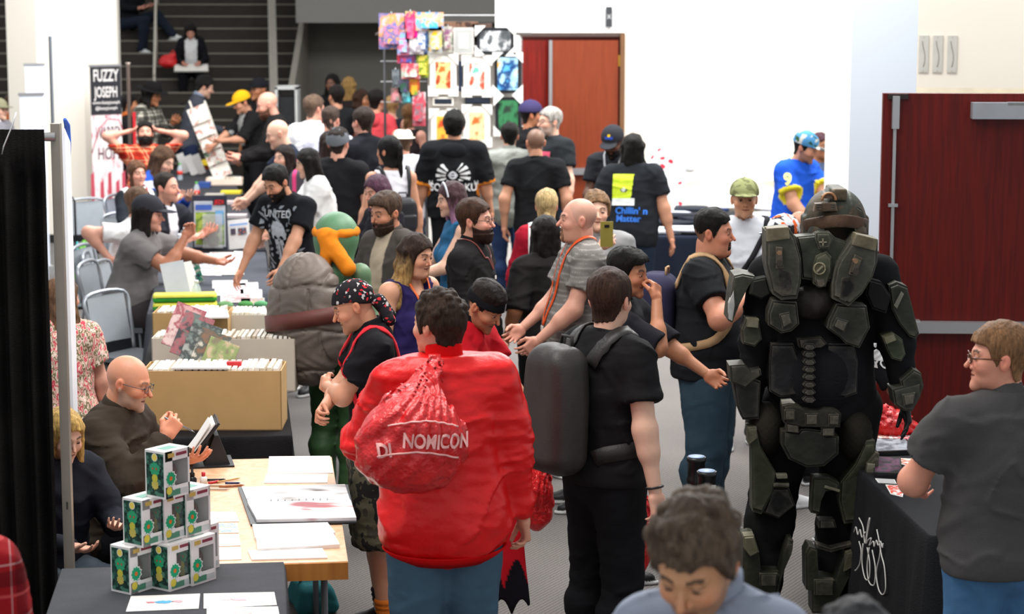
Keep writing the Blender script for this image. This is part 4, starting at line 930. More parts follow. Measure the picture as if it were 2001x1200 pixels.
p = person(517, 181, 1.82, -80, 'bald bearded person in a black jacket looking down at the prints', D=22.0, skin=PINK, g=1.2, lean=10, hpitch=18, L=(.1, -.42, 1.1), R=(-.1, -.42, 1.12), top=T('#1c1a1a', 'long', loose=.025), bottom=B(BLK), beard=dict(color='#6a4434', t=.016), **MID)
p = person(506, 151, 1.78, -40, 'person in a black baseball cap behind the bald bearded person', D=24.6, skin=BRN, extra_h=.025, top=T('#17171a', 'short'), bottom=B(BLK), **FAR); add_cap(p, '#1a1a1f')
p = person(536, 236, 1.80, -78, 'bald person in a dark navy printed t-shirt bending over the table', D=19.6, skin=PALE, g=1.1, lean=14, hpitch=20, L=(.05, -.5, 1.0), R=(-.15, -.52, .98), top=T('#1e2434', 'short'), bottom=B(DJEAN), **MID)
decal_mask(p, lambda u, v: '#b8bcc8' if (math.sin(u * 9 + v * 13) + math.sin(v * 21) > .7) else None, .2, .24, 0, .34, True)
p = person(531, 323, 1.80, -32, 'person with sunglasses on short black hair, black t-shirt printed with a white skull', D=15.6, skin=TAN, g=1.12, lean=13, hpitch=28, hyaw=-8, L=(.18, -.48, .90), R=(-.30, -.36, .82), top=T('#17181c', 'short', loose=.022), bottom=B(BLK, 'shorts'), hair=Hr('short', '#15110f'), beard=dict(color='#1b130f', t=.006), stubble='#6a4a3c', extra_h=.02, **MID)
add_glasses(p, '#101014', up=.9, dark=True)
def skull(u, v):
    if v > .1: 
        if (u / .62) ** 2 + ((v - .35) / .58) ** 2 < 1: return None if ((abs(u) - .27) / .17) ** 2 + ((v - .15) / .13) ** 2 < 1 else '#b4bac4'
    elif v > -.15: return '#b4bac4' if abs(u) < .38 and not (abs(u) < .06) else None
    elif v > -.95: return '#a8aeb8' if abs(u) < .36 - .1 * abs(v) and (int((u + 1) * 12) % 3 != 0) else None
decal_mask(p, skull, .22, .33, .0, .27, True, .005)
decal_mask(p, lambda u, v: '#878d96' if math.sin(u * 14 + 3 * math.sin(v * 9)) * math.sin(v * 17 + u * 5) > .45 else None, .36, .5, 0, .28, True, .007)
decal_text(p, 'UNITED', .07, 0, .47, '#c4c8ce', True)
# ---- dense middle group
p = person(596, 258, 1.66, 165, 'person with very long brown hair and a grey and pink backpack', D=17.6, fem=True, skin=PINK, hyaw=-50, top=T('#27242a', 'short'), bottom=B(BLK), hair=Hr('long', '#2f221c', length=.36), **MID)
p.o.location.x += .22
def pinkst(Q, c):
    m = (np.abs(np.abs(Q[:, 0]) - .07) < .018) & (Q[:, 1] > .0); c[m] = lin('#f0508a'); return c
backpack(p, 'grey backpack with bright pink stripes on the long brown haired person', '#5a565e', (.15, .09, .24), .28, '#4a464e', stripes=pinkst, strapcol='#f0508a', cx=-.08)
p = person(597, 293, 1.62, -75, 'person with a black bob haircut and plain white t-shirt', D=16.6, fem=True, skin=PALE, hpitch=15, lean=8, hyaw=-8, L=(.06, -.4, 1.06), R=(-.1, -.42, 1.05), top=T('#e9e8e6', 'short', loose=.026), bottom=B(DJEAN), hair=Hr('bob', '#17120f', t=.02), **MID)
p = person(556, 285, 1.66, -40, 'pale face with dark hair just behind the black bobbed hair', D=18.6, fem=True, skin=PALE, top=T('#2a2a30', 'short'), bottom=B(BLK), hair=Hr('long', '#241a16'), **FAR)
p = person(612, 188, 1.80, 160, 'person with short brown hair in a white shirt, seen from behind', D=20.5, skin=PINK, g=1.1, top=T('#e9e8ea', 'short', collar='crew'), bottom=B(DJEAN), hair=Hr('short', '#6a5445'), hyaw=-25, **MID)
p = person(645, 211, 1.78, 165, 'person with cropped hair in a pale lavender grey shirt, seen from behind', D=20.8, skin=PINK, g=1.15, top=T('#c9c8d6', 'short', collar='crew'), bottom=B(DJEAN), hair=Hr('fade', '#4a3c34'), **MID)
p = person(660, 247, 1.78, 165, 'person in a grey knit beanie and black t-shirt, seen from behind', D=17.9, skin=PINK, g=1.35, belly=.4, top=T('#1a1a1d', 'short'), bottom=B(BLK), hair=Hr('short', '#2a1e18'), extra_h=.02, **MID)
add_headpiece(p, 'beanie', lambda P: smax(cran_fn(P, p.hv) - .018, .0 + .35 * P[:, 1] * -1 - P[:, 2] + .02, .006), (-.12, -.13, -.05), (.12, .14, .16), '#6a6e74', 'knit')
p = person(711, 212, 1.80, -140, 'person with short dark hair in a black jacket with thin white collar line', D=19.2, skin=PINK, g=1.1, top=T('#1b1c22', 'long', collar='fold', ccol='#1b1c22'), bottom=B(BLK), hair=Hr('short', '#372a24'), **MID)
p = person(766, 190, 1.62, 170, 'person with short strawberry blond hair and a low-backed dark top', D=20.0, fem=True, skin=PINK, g=1.15, hyaw=10, top=T('#23242c', 'none', hem=-.05), bottom=B(DJEAN), hair=Hr('short', '#b48a5a', t=.024), **MID)
p = person(800, 205, 1.66, 150, 'bare-shouldered person just right of the strawberry blond head', D=21.0, fem=True, skin=PINK, top=T('#2a2326', 'none'), bottom=B(DJEAN), hair=Hr('bun', '#7a5636'), **FAR)
p = person(650, 146, 1.78, -20, 'person with long curly black hair far back by the grey wall', D=28.5, fem=True, skin='#7a5240', top=T('#1a1a1d', 'short'), bottom=B(BLK), hair=Hr('wavy', '#120e0c', t=.03), **FAR)
p = person(681, 152, 1.76, 175, 'person with loose blond curls far back by the grey wall', D=28, fem=True, skin=PINK, top=T('#2a2322', 'long'), bottom=B(BLK), hair=Hr('wavy', '#a8834c', t=.03), **FAR)
p = person(658, 168, 1.76, -150, 'person with short dark hair in a black shirt under the grey wall', D=23.2, skin=TAN, top=T('#1f2022', 'short'), bottom=B(BLK), hair=Hr('short', '#1d1613'), **FAR)
p = person(735, 178, 1.72, 150, 'dark haired person in a salmon red hooded top', D=23.4, skin=TAN, g=1.1, top=T('#c8434a', 'long', hood=True), bottom=B(BLK), hair=Hr('short', '#17110f', t=.02), **FAR)
p = person(706, 176, 1.78, 60, 'small dark haired head between the black shirt and the salmon hood', D=26.2, skin=BRN, top=T('#241c1c', 'short'), bottom=B(BLK), hair=Hr('wavy', '#3a2418', t=.02, length=.14), **FAR)
p = person(766, 268, 1.72, -165, 'person with a long black ponytail in a white tank top', D=17.4, fem=True, skin=TAN, hyaw=40, top=T('#eceaf0', 'none'), bottom=B(DJEAN), hair=Hr('pony', '#14100f', length=.30), **MID)
p.o.location.x -= .02
backpack(p, 'small black leather backpack on the white tank top', '#1c1b20', (.11, .07, .14), .22, mat='leather', sw=.03, cx=-.04)
p = person(788, 247, 1.67, 175, 'person in a cream straw fedora and white shirt, arm hanging', skin=PINK, g=1.05, belly=.2, hyaw=35, top=T('#e9e8f0', 'short', loose=.025), bottom=B(DJEAN), hair=Hr('short', '#6a4e3a'), extra_h=.045, R=(-.36, -.03, .93), **MID); add_hat(p, '#efe8d4', .135, '#d8cfb8', .075, name='fedora')
# ---- by the picture wall
p = person(912, 212, 1.60, 170, 'person with one purple-sleeved arm raised and a silver hair ornament', D=20.4, fem=True, skin=BRN, top=T('#5c2a8a', 'long'), bottom=B(BLK), hair=Hr('bun', '#6a4432', t=.02), L=(.36, -.16, 1.92), EL=(1, .2, .3), curlL=.15, **MID)
add_headpiece(p, 'hair_ornament', lambda P: smins([ell(P, (0, -.02 + .0, .125), (.045, .03, .012)), cone(P, (-.02, -.02, .12), (-.05, -.03, .165), .01, .004), cone(P, (.02, -.02, .12), (.05, -.03, .165), .01, .004), cone(P, (0, -.02, .12), (0, -.03, .17), .01, .004)], .01), (-.08, -.08, .1), (.08, .05, .19), '#c8c8cc', 'satin')
p = person(887, 219, 1.78, 178, 'person in a black hooded sweatshirt with white lettering and orange sleeve trim', D=17.6, skin=TAN, g=1.3, sw=1.08, hair=Hr('messy', '#14110f', t=.022), top=T('#17181b', 'half', loose=.028, trim='#e0862a', hood=True), bottom=B('#1b1b20'), **MID)
decal_text(p, 'SON GOKU', .088, 0, .20, '#e6e6e6', off=.02, sx=.85)
for a_, ch_ in ((-.9, '> '), (-.45, ''), (0, ''), (.45, ''), (.9, '')): pass
def emblem(u, v):
    r = math.hypot(u * 1.5, v + .5); a = math.atan2(u * 1.5, v + .5)
    if .28 < math.hypot(u * 2.2, (v + .45) * 1.3) < .5: return '#dfe2e6'
    if r > .62 and r < 1.45 and math.sin(a * 15) > -.1 and abs(a) > .55 and v < .7: return '#e6e6e6'
    if abs(u) < .28 and abs(v + .45) < .1: return '#c8ccd2'
decal_mask(p, emblem, .30, .17, 0, .345, False, .005); [decal_text(p, 'H', .05, x, .235, '#d8d8d8', off=.03) for x in (-.19, .19)]
p = person(958, 166, 1.80, -70, 'person in a dark navy jacket with a red sleeve stripe, facing the framed prints', D=20.8, skin=DARK, top=T('#2c2b38', 'short', trim='#c8242c', collar='fold', loose=.025), bottom=B('#2a3450'), hair=Hr('fade', '#120e0c'), hpitch=5, **MID)
p = person(1036, 194, 1.76, 140, 'person in a purple-navy cap and black shirt turned to the grey-haired one', D=19.6, skin='#b07454', top=T('#1a1a1c', 'short'), bottom=B(BLK), hair=Hr('short', '#17110e'), hyaw=-40, extra_h=.03, **MID); add_cap(p, '#3b3459')
p = person(1077, 212, 1.80, -55, 'grey-haired bearded person in glasses and a black t-shirt with pink print', D=20, skin=PALE, g=1.2, belly=.3, hair=Hr('short', '#b4aea6'), beard=dict(color='#c8beb2', t=.007, full=False), stubble='#b8a89c', top=T('#26292c', 'short', collar='crew', loose=.024), bottom=B(DJEAN), hyaw=-10, L=(.32, -.05, .90), **MID)
add_glasses(p, '#5a3a36'); decal_mask(p, lambda u, v: '#d4506a' if not (v < -.45 and u < .1) else ('#b8c8e8' if math.sin(u * 20) > -.3 else None), .2, .2, .02, .36, True)
p = person(996, 243, 1.68, 182, 'person with neat black hair in a sage grey jacket, seen from behind', D=20.2, skin=TAN, hair=Hr('short', '#15130f', t=.018), top=T('#84877f', 'long', collar='fold', hem=-.16, loose=.03, mat='satin'), bottom=B('#2a3a5c'), **MID)
p = person(1047, 252, 1.70, 176, 'person with a buzz cut in a plain black t-shirt, seen from behind', D=18.6, skin=TAN, g=1.15, sw=1.05, scalp=('#4a3a30', 'male', .75), hyaw=20, top=T('#1b1c1e', 'short', collar='crew'), bottom=B('#26466a'), L=(.27, .02, .92), R=(-.27, .0, .92), **MID)
p = person(1195, 246, 1.74, -20, 'person in a black cap with yellow mark, looking down, black t-shirt', D=18.7, skin=DARK, g=1.2, hpitch=25, lean=8, extra_h=.025, L=(-.05, -.34, 1.1), R=(-.1, -.36, 1.16), top=T('#24252a', 'short', loose=.022), bottom=B(BLK), beard=dict(color='#14100e', t=.006), **MID)
add_cap(p, '#2c2d32', colfn=lambda V, c: np.where(((np.abs(V[:, 0]) < .035) & (V[:, 1] < -.06) & (np.abs(V[:, 2] - .082) < .010))[:, None], np.array(lin('#3050b0')), np.where(((np.abs(V[:, 0]) < .012) & (V[:, 1] < -.05) & (np.abs(V[:, 2] - .1) < .010))[:, None], np.array(lin('#e8c020')), c)))
decal_mask(p, lambda u, v: '#e6e6ea' if abs(v) < .4 + .3 * math.sin(u * 7) else None, .16, .12, .03, .3, True); lanyard(p, '#b8b8bc', .3, label='pale lanyard on the person looking down in a black cap')
p = person(1237, 264, 1.74, 168, 'person with curly black hair, black t-shirt with yellow square print and blue lettering', D=18.0, skin=TAN, g=1.42, belly=.6, lean=10, hair=Hr('bob', '#14110f', t=.03), top=T('#202328', 'short', loose=.025, hem=-.1), bottom=B('#1f2a3a'), hyaw=18, L=(.31, -.05, .92), R=(-.33, -.04, .90), **MID)
decal_mask(p, lambda u, v: '#c8de28' if (u - .1 * v) < .75 and not (v < -.55) else ('#e8ece8' if v < -.55 else None), .19, .26, .05, .36, False)
decal_mask(p, lambda u, v: '#5a5a50' if .35 < math.hypot(u, v * 1.2) < .62 and v < .1 else ('#e8f0e8' if math.hypot(u, v * 1.2) <= .35 else None), .1, .09, .045, .36, False, lift=.011, name='print_detail')
decal_text(p, 'Chillin\' n', .075, -.02, .185, '#3a78d8', off=.03); decal_text(p, 'Matter', .075, -.0, .12, '#3a70c8', off=.03)
# ---- centre
p = person(1068, 372, 1.66, 178, 'blonde person in a crimson jacket with a white-strapped pink bag', D=14.2, fem=True, skin=PALE, hair=Hr('bun', '#cdb07c', t=.024), top=T('#a81c30', 'long', loose=.024), bottom=B(DJEAN), g=1.1, **MID)
backpack(p, 'small pale pink drawstring bag on the crimson jacket', '#e8b4b0', (.11, .06, .13), .1, mat='satin', pocket=False, strapcol='#f0ecec', sw=.035, handle=False, cx=.04)
p = person(1165, 377, 1.72, 4, 'person in a grey t-shirt holding a gold phone up in front of the face', D=13.4, skin=PALE, hair=Hr('messy', '#8a6a4c', t=.02), g=1.15, R=(-.0, -.26, 1.44), ER=(-1, 0, -.6), curlR=.8, thR=(.3, 0, 1), L=(.30, -.04, .90), top=T('#8f8f90', 'short', collar='crew'), bottom=B(BLK), **MID)
ph = tag(empty('phone', tuple(p.W((.03, -.34, 1.45))), p.yaw), 'gold phone with a dark camera patch held up by one hand', 'phone')
box('phone_case', (0, 0, .075), (.078, .01, .155), M('#a89a4a', .3, .5), ph, .004); box('camera_patch', (0, -.007, .125), (.03, .004, .018), M('#17171a', .2), ph, .001)
p = person(1134, 388, 1.92, -78, 'tall bald person with a goatee in a grey striped polo shirt', D=12.4, skin=PINK, g=1.25, belly=.35, hyaw=-6, scalp=('#a88878', 'recede', .45), beard=dict(color='#9a7058', t=.006, full=False), stubble='#c09078', nose=1.1, fat=.6, L=(.2, -.28, 1.0), R=(-.12, -.3, 1.02),
    top=T('#77736f', 'short', collar='fold', loose=.022, cf=lambda p, V, Q, c: c * np.where(np.sin(Q[:, 2] * 260) > .75, 1.7, 1.)[:, None]), bottom=B('#39485c'), **NEAR)
lanyard(p, '#e2551f', .12, .022, label='orange lanyard with a white badge on the striped polo')
p = person(1098, 425, 1.72, -150, 'person in a black t-shirt almost hidden behind the tall bald one', D=13.1, skin=BRN, g=1.1, hair=Hr('long', '#1a1412', length=.3), top=T('#201d1e', 'half', loose=.026), bottom=B(BLK), L=(.27, -.05, .95), **MID)
p.o.location.x -= .10
p = person(924, 392, 1.84, 72, 'bearded person in glasses with short auburn hair and a black button shirt', D=12.5, skin=PINK, g=1.15, hair=Hr('short', '#452c1e', t=.016), beard=dict(color='#33201a', t=.013), hyaw=4, top=T('#1c1a1b', 'long', collar='fold'), bottom=B(BLK), nose=1.05, **NEAR)
add_glasses(p, '#141214'); lanyard(p, '#7a3a34', .42, .009, badge_size=(.02, .02), label='patterned red lanyard under the black shirt collar')
p = person(880, 358, 1.62, -75, 'person with long mauve hair, silver headband and blue sleeveless top', D=14.0, fem=True, bust=.7, skin=PALE, hair=Hr('long', '#4c3438', color2='#a87898', length=.30), hpitch=10, top=T('#2b5f86', 'none'), bottom=B(BLK), L=(.05, -.35, 1.1), R=(-.1, -.36, 1.1), **MID)
add_headpiece(p, 'headband', lambda P: np.maximum(cran_fn(P, p.hv) - .03, np.abs(P[:, 1] + .035) - .006), (-.12, -.08, .04), (.12, .0, .16), '#c6cad2', 'satin')
p = person(733, 345, 1.62, -50, 'person with plum shoulder-length hair in a black top with a white mark', D=15.2, fem=True, skin=PINK, hair=Hr('long', '#5a3a4c', color2='#8a627e', length=.24), hpitch=14, top=T('#1f1e24', 'long'), bottom=B(BLK), bust=.4, L=(.1, -.36, 1.1), R=(-.1, -.36, 1.1), **MID)
decal_mask(p, lambda u, v: '#e4e4e8' if abs(u + v * .5) < .5 else None, .1, .1, .04, .33, True)
p = person(752, 379, 1.78, -42, 'bearded person with swept brown hair, grey-brown jacket over a beige t-shirt', D=13.1, skin='#c08468', g=1.25, hair=Hr('quiff', '#4f3b2e', t=.014), beard=dict(color='#3c281e', t=.010), stubble='#8a6450', hpitch=10, hyaw=-6, brow='#3a281c', top=T('#4a4440', 'long', collar='fold', loose=.024, cf=lambda p, V, Q, c: np.where(((np.abs(Q[:, 0] - .0) < .055) & (Q[:, 1] < -.03))[:, None], np.array(lin('#b0a08c')), c)), bottom=B(DJEAN), **NEAR)
p = person(817, 460, 1.74, 48, 'person with long dark hair fading to blond and a purple sleeveless top', D=11.5, fem=True, bust=1., skin='#d29a7c', g=1.35, hpitch=12, hyaw=6, fat=.8, hair=Hr('wavy', '#3a2a22', color2='#b8925a', length=.34, t=.016), lips='#a04c48', top=T('#2a2252', 'none', scoop=True), bottom=B(BLK), res=.0095, hres=.0035)
lanyard(p, '#e0642a', .3, .014, label='thin orange lanyard on the purple top')
# ---- turtle costume
p = person(662, 425, 1.80, 150, 'person in a green turtle costume with a huge grey-brown shell on the back', D=12.95, skin='#5d7a5a', bodyskin='#5d7a5a', g=1.2, fat=1., top=None, bottom=B('#3c5c38', 'jeans', loose=.02, mat='leather'), shoes='#4a7040', sole='#3c5c34', hyaw=20, **MID)
p.o.location.x -= .02
def shellf(P):
    Q = P - np.array([.04, .25, 1.17]); d = ell(Q, (0, .0, 0), (.27, .17, .40)); d = smax(d, -Q[:, 1] - .06, .03)
    r1 = np.abs(np.sin(Q[:, 2] * 12.5 + .6 + .25 * np.sin(Q[:, 0] * 14))); r2 = np.abs(np.sin(Q[:, 0] * 15 + 1.57 + (np.floor((Q[:, 2] * 12.5 + .6) / PI) % 2) * 1.2 + .2 * np.sin(Q[:, 2] * 18)))
    return d + .018 * np.exp(-(np.minimum(r1, r2) / .12) ** 2) + .006 * np.sin(np.hypot(np.sin(Q[:, 0] * 6), np.sin(Q[:, 2] * 9.5)) * 26) * .5 + .004 * Noise(3, 60)(P)
V, F = mesh_sdf(shellf, (-.35, .1, .5), (.55, .55, 1.72), .011); n_ = Noise(5, 14)(V); c = np.tile(lin('#776c64'), (len(V), 1)) * (1 + .45 * n_)[:, None]
mesh_obj('shell', V * p.k, F, MA('leather'), p.o, col=c)
def beltf(P): Q = P - np.array([.04, .25, 1.17]); return ell(Q, (0, 0, 0), (.268, .168, .405))
V, F = ribbon(beltf, [(.04 + .268 * math.sin(a), .25 + .168 * math.cos(a), 1.18 - .05 * math.sin(a)) for a in np.linspace(-1.5, 1.5, 20)], .095, .004, .008, 50); mesh_obj('strap', V * p.k, F, MA('leather'), p.o, col=np.tile(lin('#6a3a34'), (len(V), 1)))
add_headpiece(p, 'turtle_head', lambda P: smin(ell(P, (0, .0, .0), (.135, .16, .15)), cone(P, (0, .02, -.05), (0, .05, -.22), .1, .12), .05), (-.2, -.2, -.3), (.2, .2, .2), '#55805c', 'leather', .009)
def tails(P):
    a = ell(P, (0, 0, .03), (.142, .167, .06)); a = smax(a, np.abs(P[:, 2] - .03) - .045, .01)
    return smins([a, cone(P, (.03, .16, .02), (-.12, .20, -.16), .045, .05), cone(P, (.0, .16, .02), (.03, .2, -.2), .035, .04)], .03) + .008 * Noise(9, 40)(P)
add_headpiece(p, 'mask_band', tails, (-.2, -.2, -.28), (.2, .28, .15), '#e08220', 'cloth', .009)
# ---- front row
def paisley(p):
    def fn(P):
        d = cran_fn(P, p.hv) - .010; d = smax(d, np.interp(P[:, 1], [-.1, .0, .1], [.045, .03, -.03]) - P[:, 2], .005)
        d = smins([d, sph(P, (0, .12, -.03), .024), cone(P, (0, .12, -.03), (-.02, .15, -.12), .03, .02), cone(P, (0, .12, -.03), (.03, .13, -.13), .028, .03)], .02); return d + .003 * Noise(4, 70)(P)
    add_headpiece(p, 'bandana', fn, (-.12, -.13, -.18), (.12, .2, .15), '#1a1719', MSPOT(['#17151a', '#1c1a1c', '#17151a', '#b8b4b4', '#17151a', '#8c1c24', '#17151a', '#c42a34'], 85, name='paisley cotton', voronoi=True, cuts=[0, .2, .4, .66, .74, .86, .90, .96]), .004)
p = person(676, 546, 1.70, -82, 'person in a black paisley bandana with folded arms, black t-shirt and camouflage shorts', D=9.75, skin='#cc9274', g=1.05, lean=4, hpitch=24, hyaw=-4, stubble='#b08468', nose=1.1, extra_h=.014,
    L=(-.14, -.235, 1.20), R=(.13, -.27, 1.14), EL=(1, -.45, -1.2), ER=(-1, -.45, -1.2), curlL=.6, curlR=.7, thL=(0, .2, 1), thR=(0, .2, 1), top=T('#17161a', 'short', collar='fold', hem=-.14, loose=.018), bottom=B('#3a3730', 'shorts', drop=.02, loose=.05, mat=MSPOT(['#2a2823', '#3c382f', '#54503f', '#22211f', '#474235'], 9, name='camouflage cloth')), shoes='#17171b', footyaw=0, **NEAR); paisley(p)
for s in (1, -1):
    a, b_, c_ = p.legs[s]; ax = c_ + (b_ - c_) * .22; sock = cone
    V, F = mesh_sdf(lambda P: np.maximum(np.maximum(cone(P, b_, c_, .064, .050), P[:, 2] - c_[2] - .13), c_[2] - .03 - P[:, 2]) + .003 * np.sin(P[:, 2] * 260), c_ - .1, c_ + np.array([.1, .1, .16]), .007)
    cc = np.where((V[:, 2] > c_[2] + .055)[:, None], np.array(lin('#d8772c')) if s == 1 else np.array(lin('#3a3a3c')), np.array(lin('#b8b4ae'))); o_ = mesh_obj('sock', V * p.k, F, MA('knit'), p.o, col=cc); o_['label'] = 'bright orange sock' if s == 1 else 'dark grey sock'
def star(u, v):
    a = math.atan2(u, v); r = math.hypot(u, v)
    if r > .95: return None
    return '#e8e8ec' if r < .42 + .28 * math.cos(5 * a) else '#2b4f92'
decal_mask(p, star, .075, .1, .07, .40, True, .004)
e = backpack(p, 'dark drawstring pack with red straps behind the bandana wearer', '#2a2c34', (.13, .06, .19), .22, pocket=False, strapcol='#d8303a', sw=.03, handle=False)
# red jacket
def jk(p, V, Q, c):
    m = (np.abs(Q[:, 0]) > .24) & (Q[:, 0] < 0); c[m] = np.array(lin('#8c0f18')); return c
p = person(862, 566, 1.84, 192, 'person in a bright red zip jacket and jeans, bag over the shoulder', skin='#d09a80', g=1.42, sw=1.08, belly=.3, hyaw=36, hair=Hr('messy', '#35261c', t=.014, seed=8), top=T('#dc0d10', 'long', collar='stand', loose=.03, hem=-.20, flare=.03, fold=.010, mat='satin', name='jacket'), bottom=B('#4a6478', loose=.03), extra_h=.013, L=(.16, -.30, 1.33), EL=(.6, .3, -1), R=(-.31, .0, .84), curlR=.6, res=.009, hres=.0035)
RJ = p
V, F = ribbon(lambda P: p.torso(P, .06), [p.T2U((.26 * math.sin(a), .2 * math.cos(a), -.185)) for a in np.linspace(-1.9, 1.9, 20)], .055, .006, .006, 50); mesh_obj('waistband', V * p.k, F, MA('knit'), p.o, col=np.tile(lin('#d01014'), (len(V), 1)))
fn, (V, F) = plastic_bag(None, '', '', (.06, .15, 1.53), (.17, .30, 1.27), (.19, .13, .16), seed=4, lower=((.0, -.0, -.05), (.195, .12, .13)))
e, mp = carried(p, 'plastic_bag', 'large glossy red plastic bag slung over the red jacket shoulder', 'bag', (.17, .30, 1.07)); mesh_obj('bag_body', mp(V), F, MA('film'), e, col=np.tile(lin('#d21418'), (len(V), 1)))
for s_, sz, dx, dz, rt in (('NOMICON', .07, .10, .07, -.09), ('DI', .07, .285, .045, .12)):
    v, f = text_mesh(s_, sz, sz * .03, .72); c_, s__ = math.cos(rt), math.sin(rt); v = v @ np.array([[c_, s__], [-s__, c_]]); q = np.c_[dx - v[:, 0], np.full(len(v), .9), 1.22 + dz + v[:, 1]]
    for _ in range(26): q[:, 1] -= (fn(q) - .006) * .8
    mesh_obj('lettering', mp(q), f, M('#f6b4ae', .5, name='bag print'), e, smooth=False)
for z0, z1, x0, x1 in ((.35, .335, .27, .02), (.245, .225, .31, .02)):
    pts = np.array([(x0 + (x1 - x0) * t, .9, 1. + z0 + (z1 - z0) * t + .025 * math.sin(t * PI)) for t in np.linspace(0, 1, 24)])
    for _ in range(26): pts[:, 1] -= (fn(pts) - .006) * .8
    V, F = ribbon(fn, pts, .006, .005, .002, 24, project=False); mesh_obj('printed_line', mp(V), F, M('#f6b4ae', .5, name='bag print'), e)
# headband man
p = person(966, 556, 1.76, 66, 'person in a wide black headband, red t-shirt and dark collar, looking down', skin='#b88060', g=1.1, lean=10, hpitch=34, hyaw=-6, stubble='#8a5c44', hair=Hr('fade', '#231a16', t=.016), top=T('#c01824', 'short', collar='stand', ccol='#17161a', loose=.022), bottom=B(BLK), D=10.35, L=(.1, -.42, 1.0), R=(-.12, -.4, 1.0), extra_h=.01, **NEAR)
add_headpiece(p, 'headband', lambda P: np.maximum(cran_fn(P, p.hv) - .012, np.abs(P[:, 2] - .038 + .18 * P[:, 1]) - .026), (-.12, -.13, -.03), (.12, .14, .1), '#17171a', 'knit', .004)
add_headpiece(p, 'metal_plate', lambda P: np.maximum(cran_fn(P, p.hv) - .015, rbox(P, (.03, -.09, .052), (.012, .04, .02), .004)), (-.0, -.13, .02), (.07, -.03, .09), '#8a8a90', 'satin', .004)
# black t-shirt with big backpack
p = person(1190, 526, 1.82, 128, 'person in a black t-shirt and black jeans carrying a slim black backpack', skin=PALE, g=1.18, sw=1.05, hair=Hr('short', '#3c281e', t=.016, seed=12), top=T('#19181a', 'short', collar='crew', loose=.022, hem=-.03), bottom=B('#141417', belt='#1c1a1a', waist=.07, loose=.02), shoes='#17171a', hyaw=22, L=(.30, -.2, 1.0), R=(-.315, .0, .88), curlR=.45, lean=2, extra_h=.012, res=.009, hres=.0035)
BP = p
backpack(p, 'slim charcoal backpack with rounded top on the black t-shirt back', '#302c2a', (.145, .095, .26), .28, '#2a2726', mat='leather', pocket=False, strapcol='#272423', cx=.03, sw=.065)
a, b_, c_ = p.arms[-1]; bm = bmesh.new(); d_ = (c_ - b_) / np.linalg.norm(c_ - b_); cen = (c_ - d_ * .02) * p.k; A_ = Vector(d_).orthogonal().normalized(); B_ = Vector(d_).cross(A_)
tube(bm, [Vector(cen) + (A_ * math.cos(t) + B_ * math.sin(t)) * .034 for t in np.linspace(0, 2 * PI, 21)], .0055, 6); bm_obj('bracelet', bm, M('#17141a', .4), p.o, smooth=True)
# hand on chin
p = person(1228, 487, 1.76, 72, 'person with slick black hair resting a hand on the cheek, dark shirt', D=10.5, skin='#b87c5c', g=1.05, hair=Hr('quiff', '#15110f', t=.012), hpitch=8, hyaw=-6, R=(-.06, -.20, 1.50), ER=(-.6, -.6, -1.2), curlR=.9, thR=(0, .3, 1), L=(.10, -.42, 1.12), curlL=.5, top=T('#1b1a20', 'half', loose=.022, hem=-.22), bottom=B('#4a5868'), shoes='#17171a', **NEAR)
# navy backpack man
p = person(1393, 411, 1.74, 74, 'stout smiling person with a moustache in a black t-shirt and jeans', D=11.6, skin='#c8866a', g=1.6, belly=.9, fat=1., hyaw=0, hpitch=3, hair=Hr('fade', '#17130f', t=.012), scalp=('#2a211c', 'male', .7), R=(-.17, -.27, 1.34), ER=(-.9, -.2, -1), curlR=1.0, thR=(0, 0, 1), top=T('#1d1e21', 'short', collar='crew', loose=.02, hem=-.06), bottom=B('#3a4f5e', loose=.03), shoes='#6a6a6e', sole='#dcdcdc', **NEAR)
add_beard(p, '#1d140f', .004, False, .0035)
backpack(p, 'navy blue backpack with tan straps on the stout black t-shirt wearer', '#34324a', (.14, .11, .22), .26, '#2c2a42', strapcol='#b08e6a', sw=.045)
# camo cap
p = person(1455, 347, 1.74, 12, 'person in a camouflage cap and pale grey t-shirt looking towards the viewer', D=13.9, skin='#c4906e', g=1.1, hyaw=-14, extra_h=.025, top=T('#ccd0d8', 'short', collar='crew', loose=.022), bottom=B('#3a3a3e'), shoes='#c8ccd4', fat=.4, **MID)
add_cap(p, '#7c8058', colfn=lambda V, c: c * (1 + .45 * np.sign(Noise(3, 70)(V)) * .6)[:, None])
e, mp = carried(p, 'shoulder_bag', 'black shoulder bag worn across the pale grey t-shirt', 'bag', p.T2U((-.22, .02, -.1))); add_strap(p, e, mp, [(.13, .04, .53), (.11, -.06, .50), (.02, -.14, .36), (-.1, -.15, .18), (-.2, -.04, .0)], .035, '#201f22'); box('pouch', (0, 0, .08), (.1, .2, .22), M('#1c1c1f', .8), e, .02)
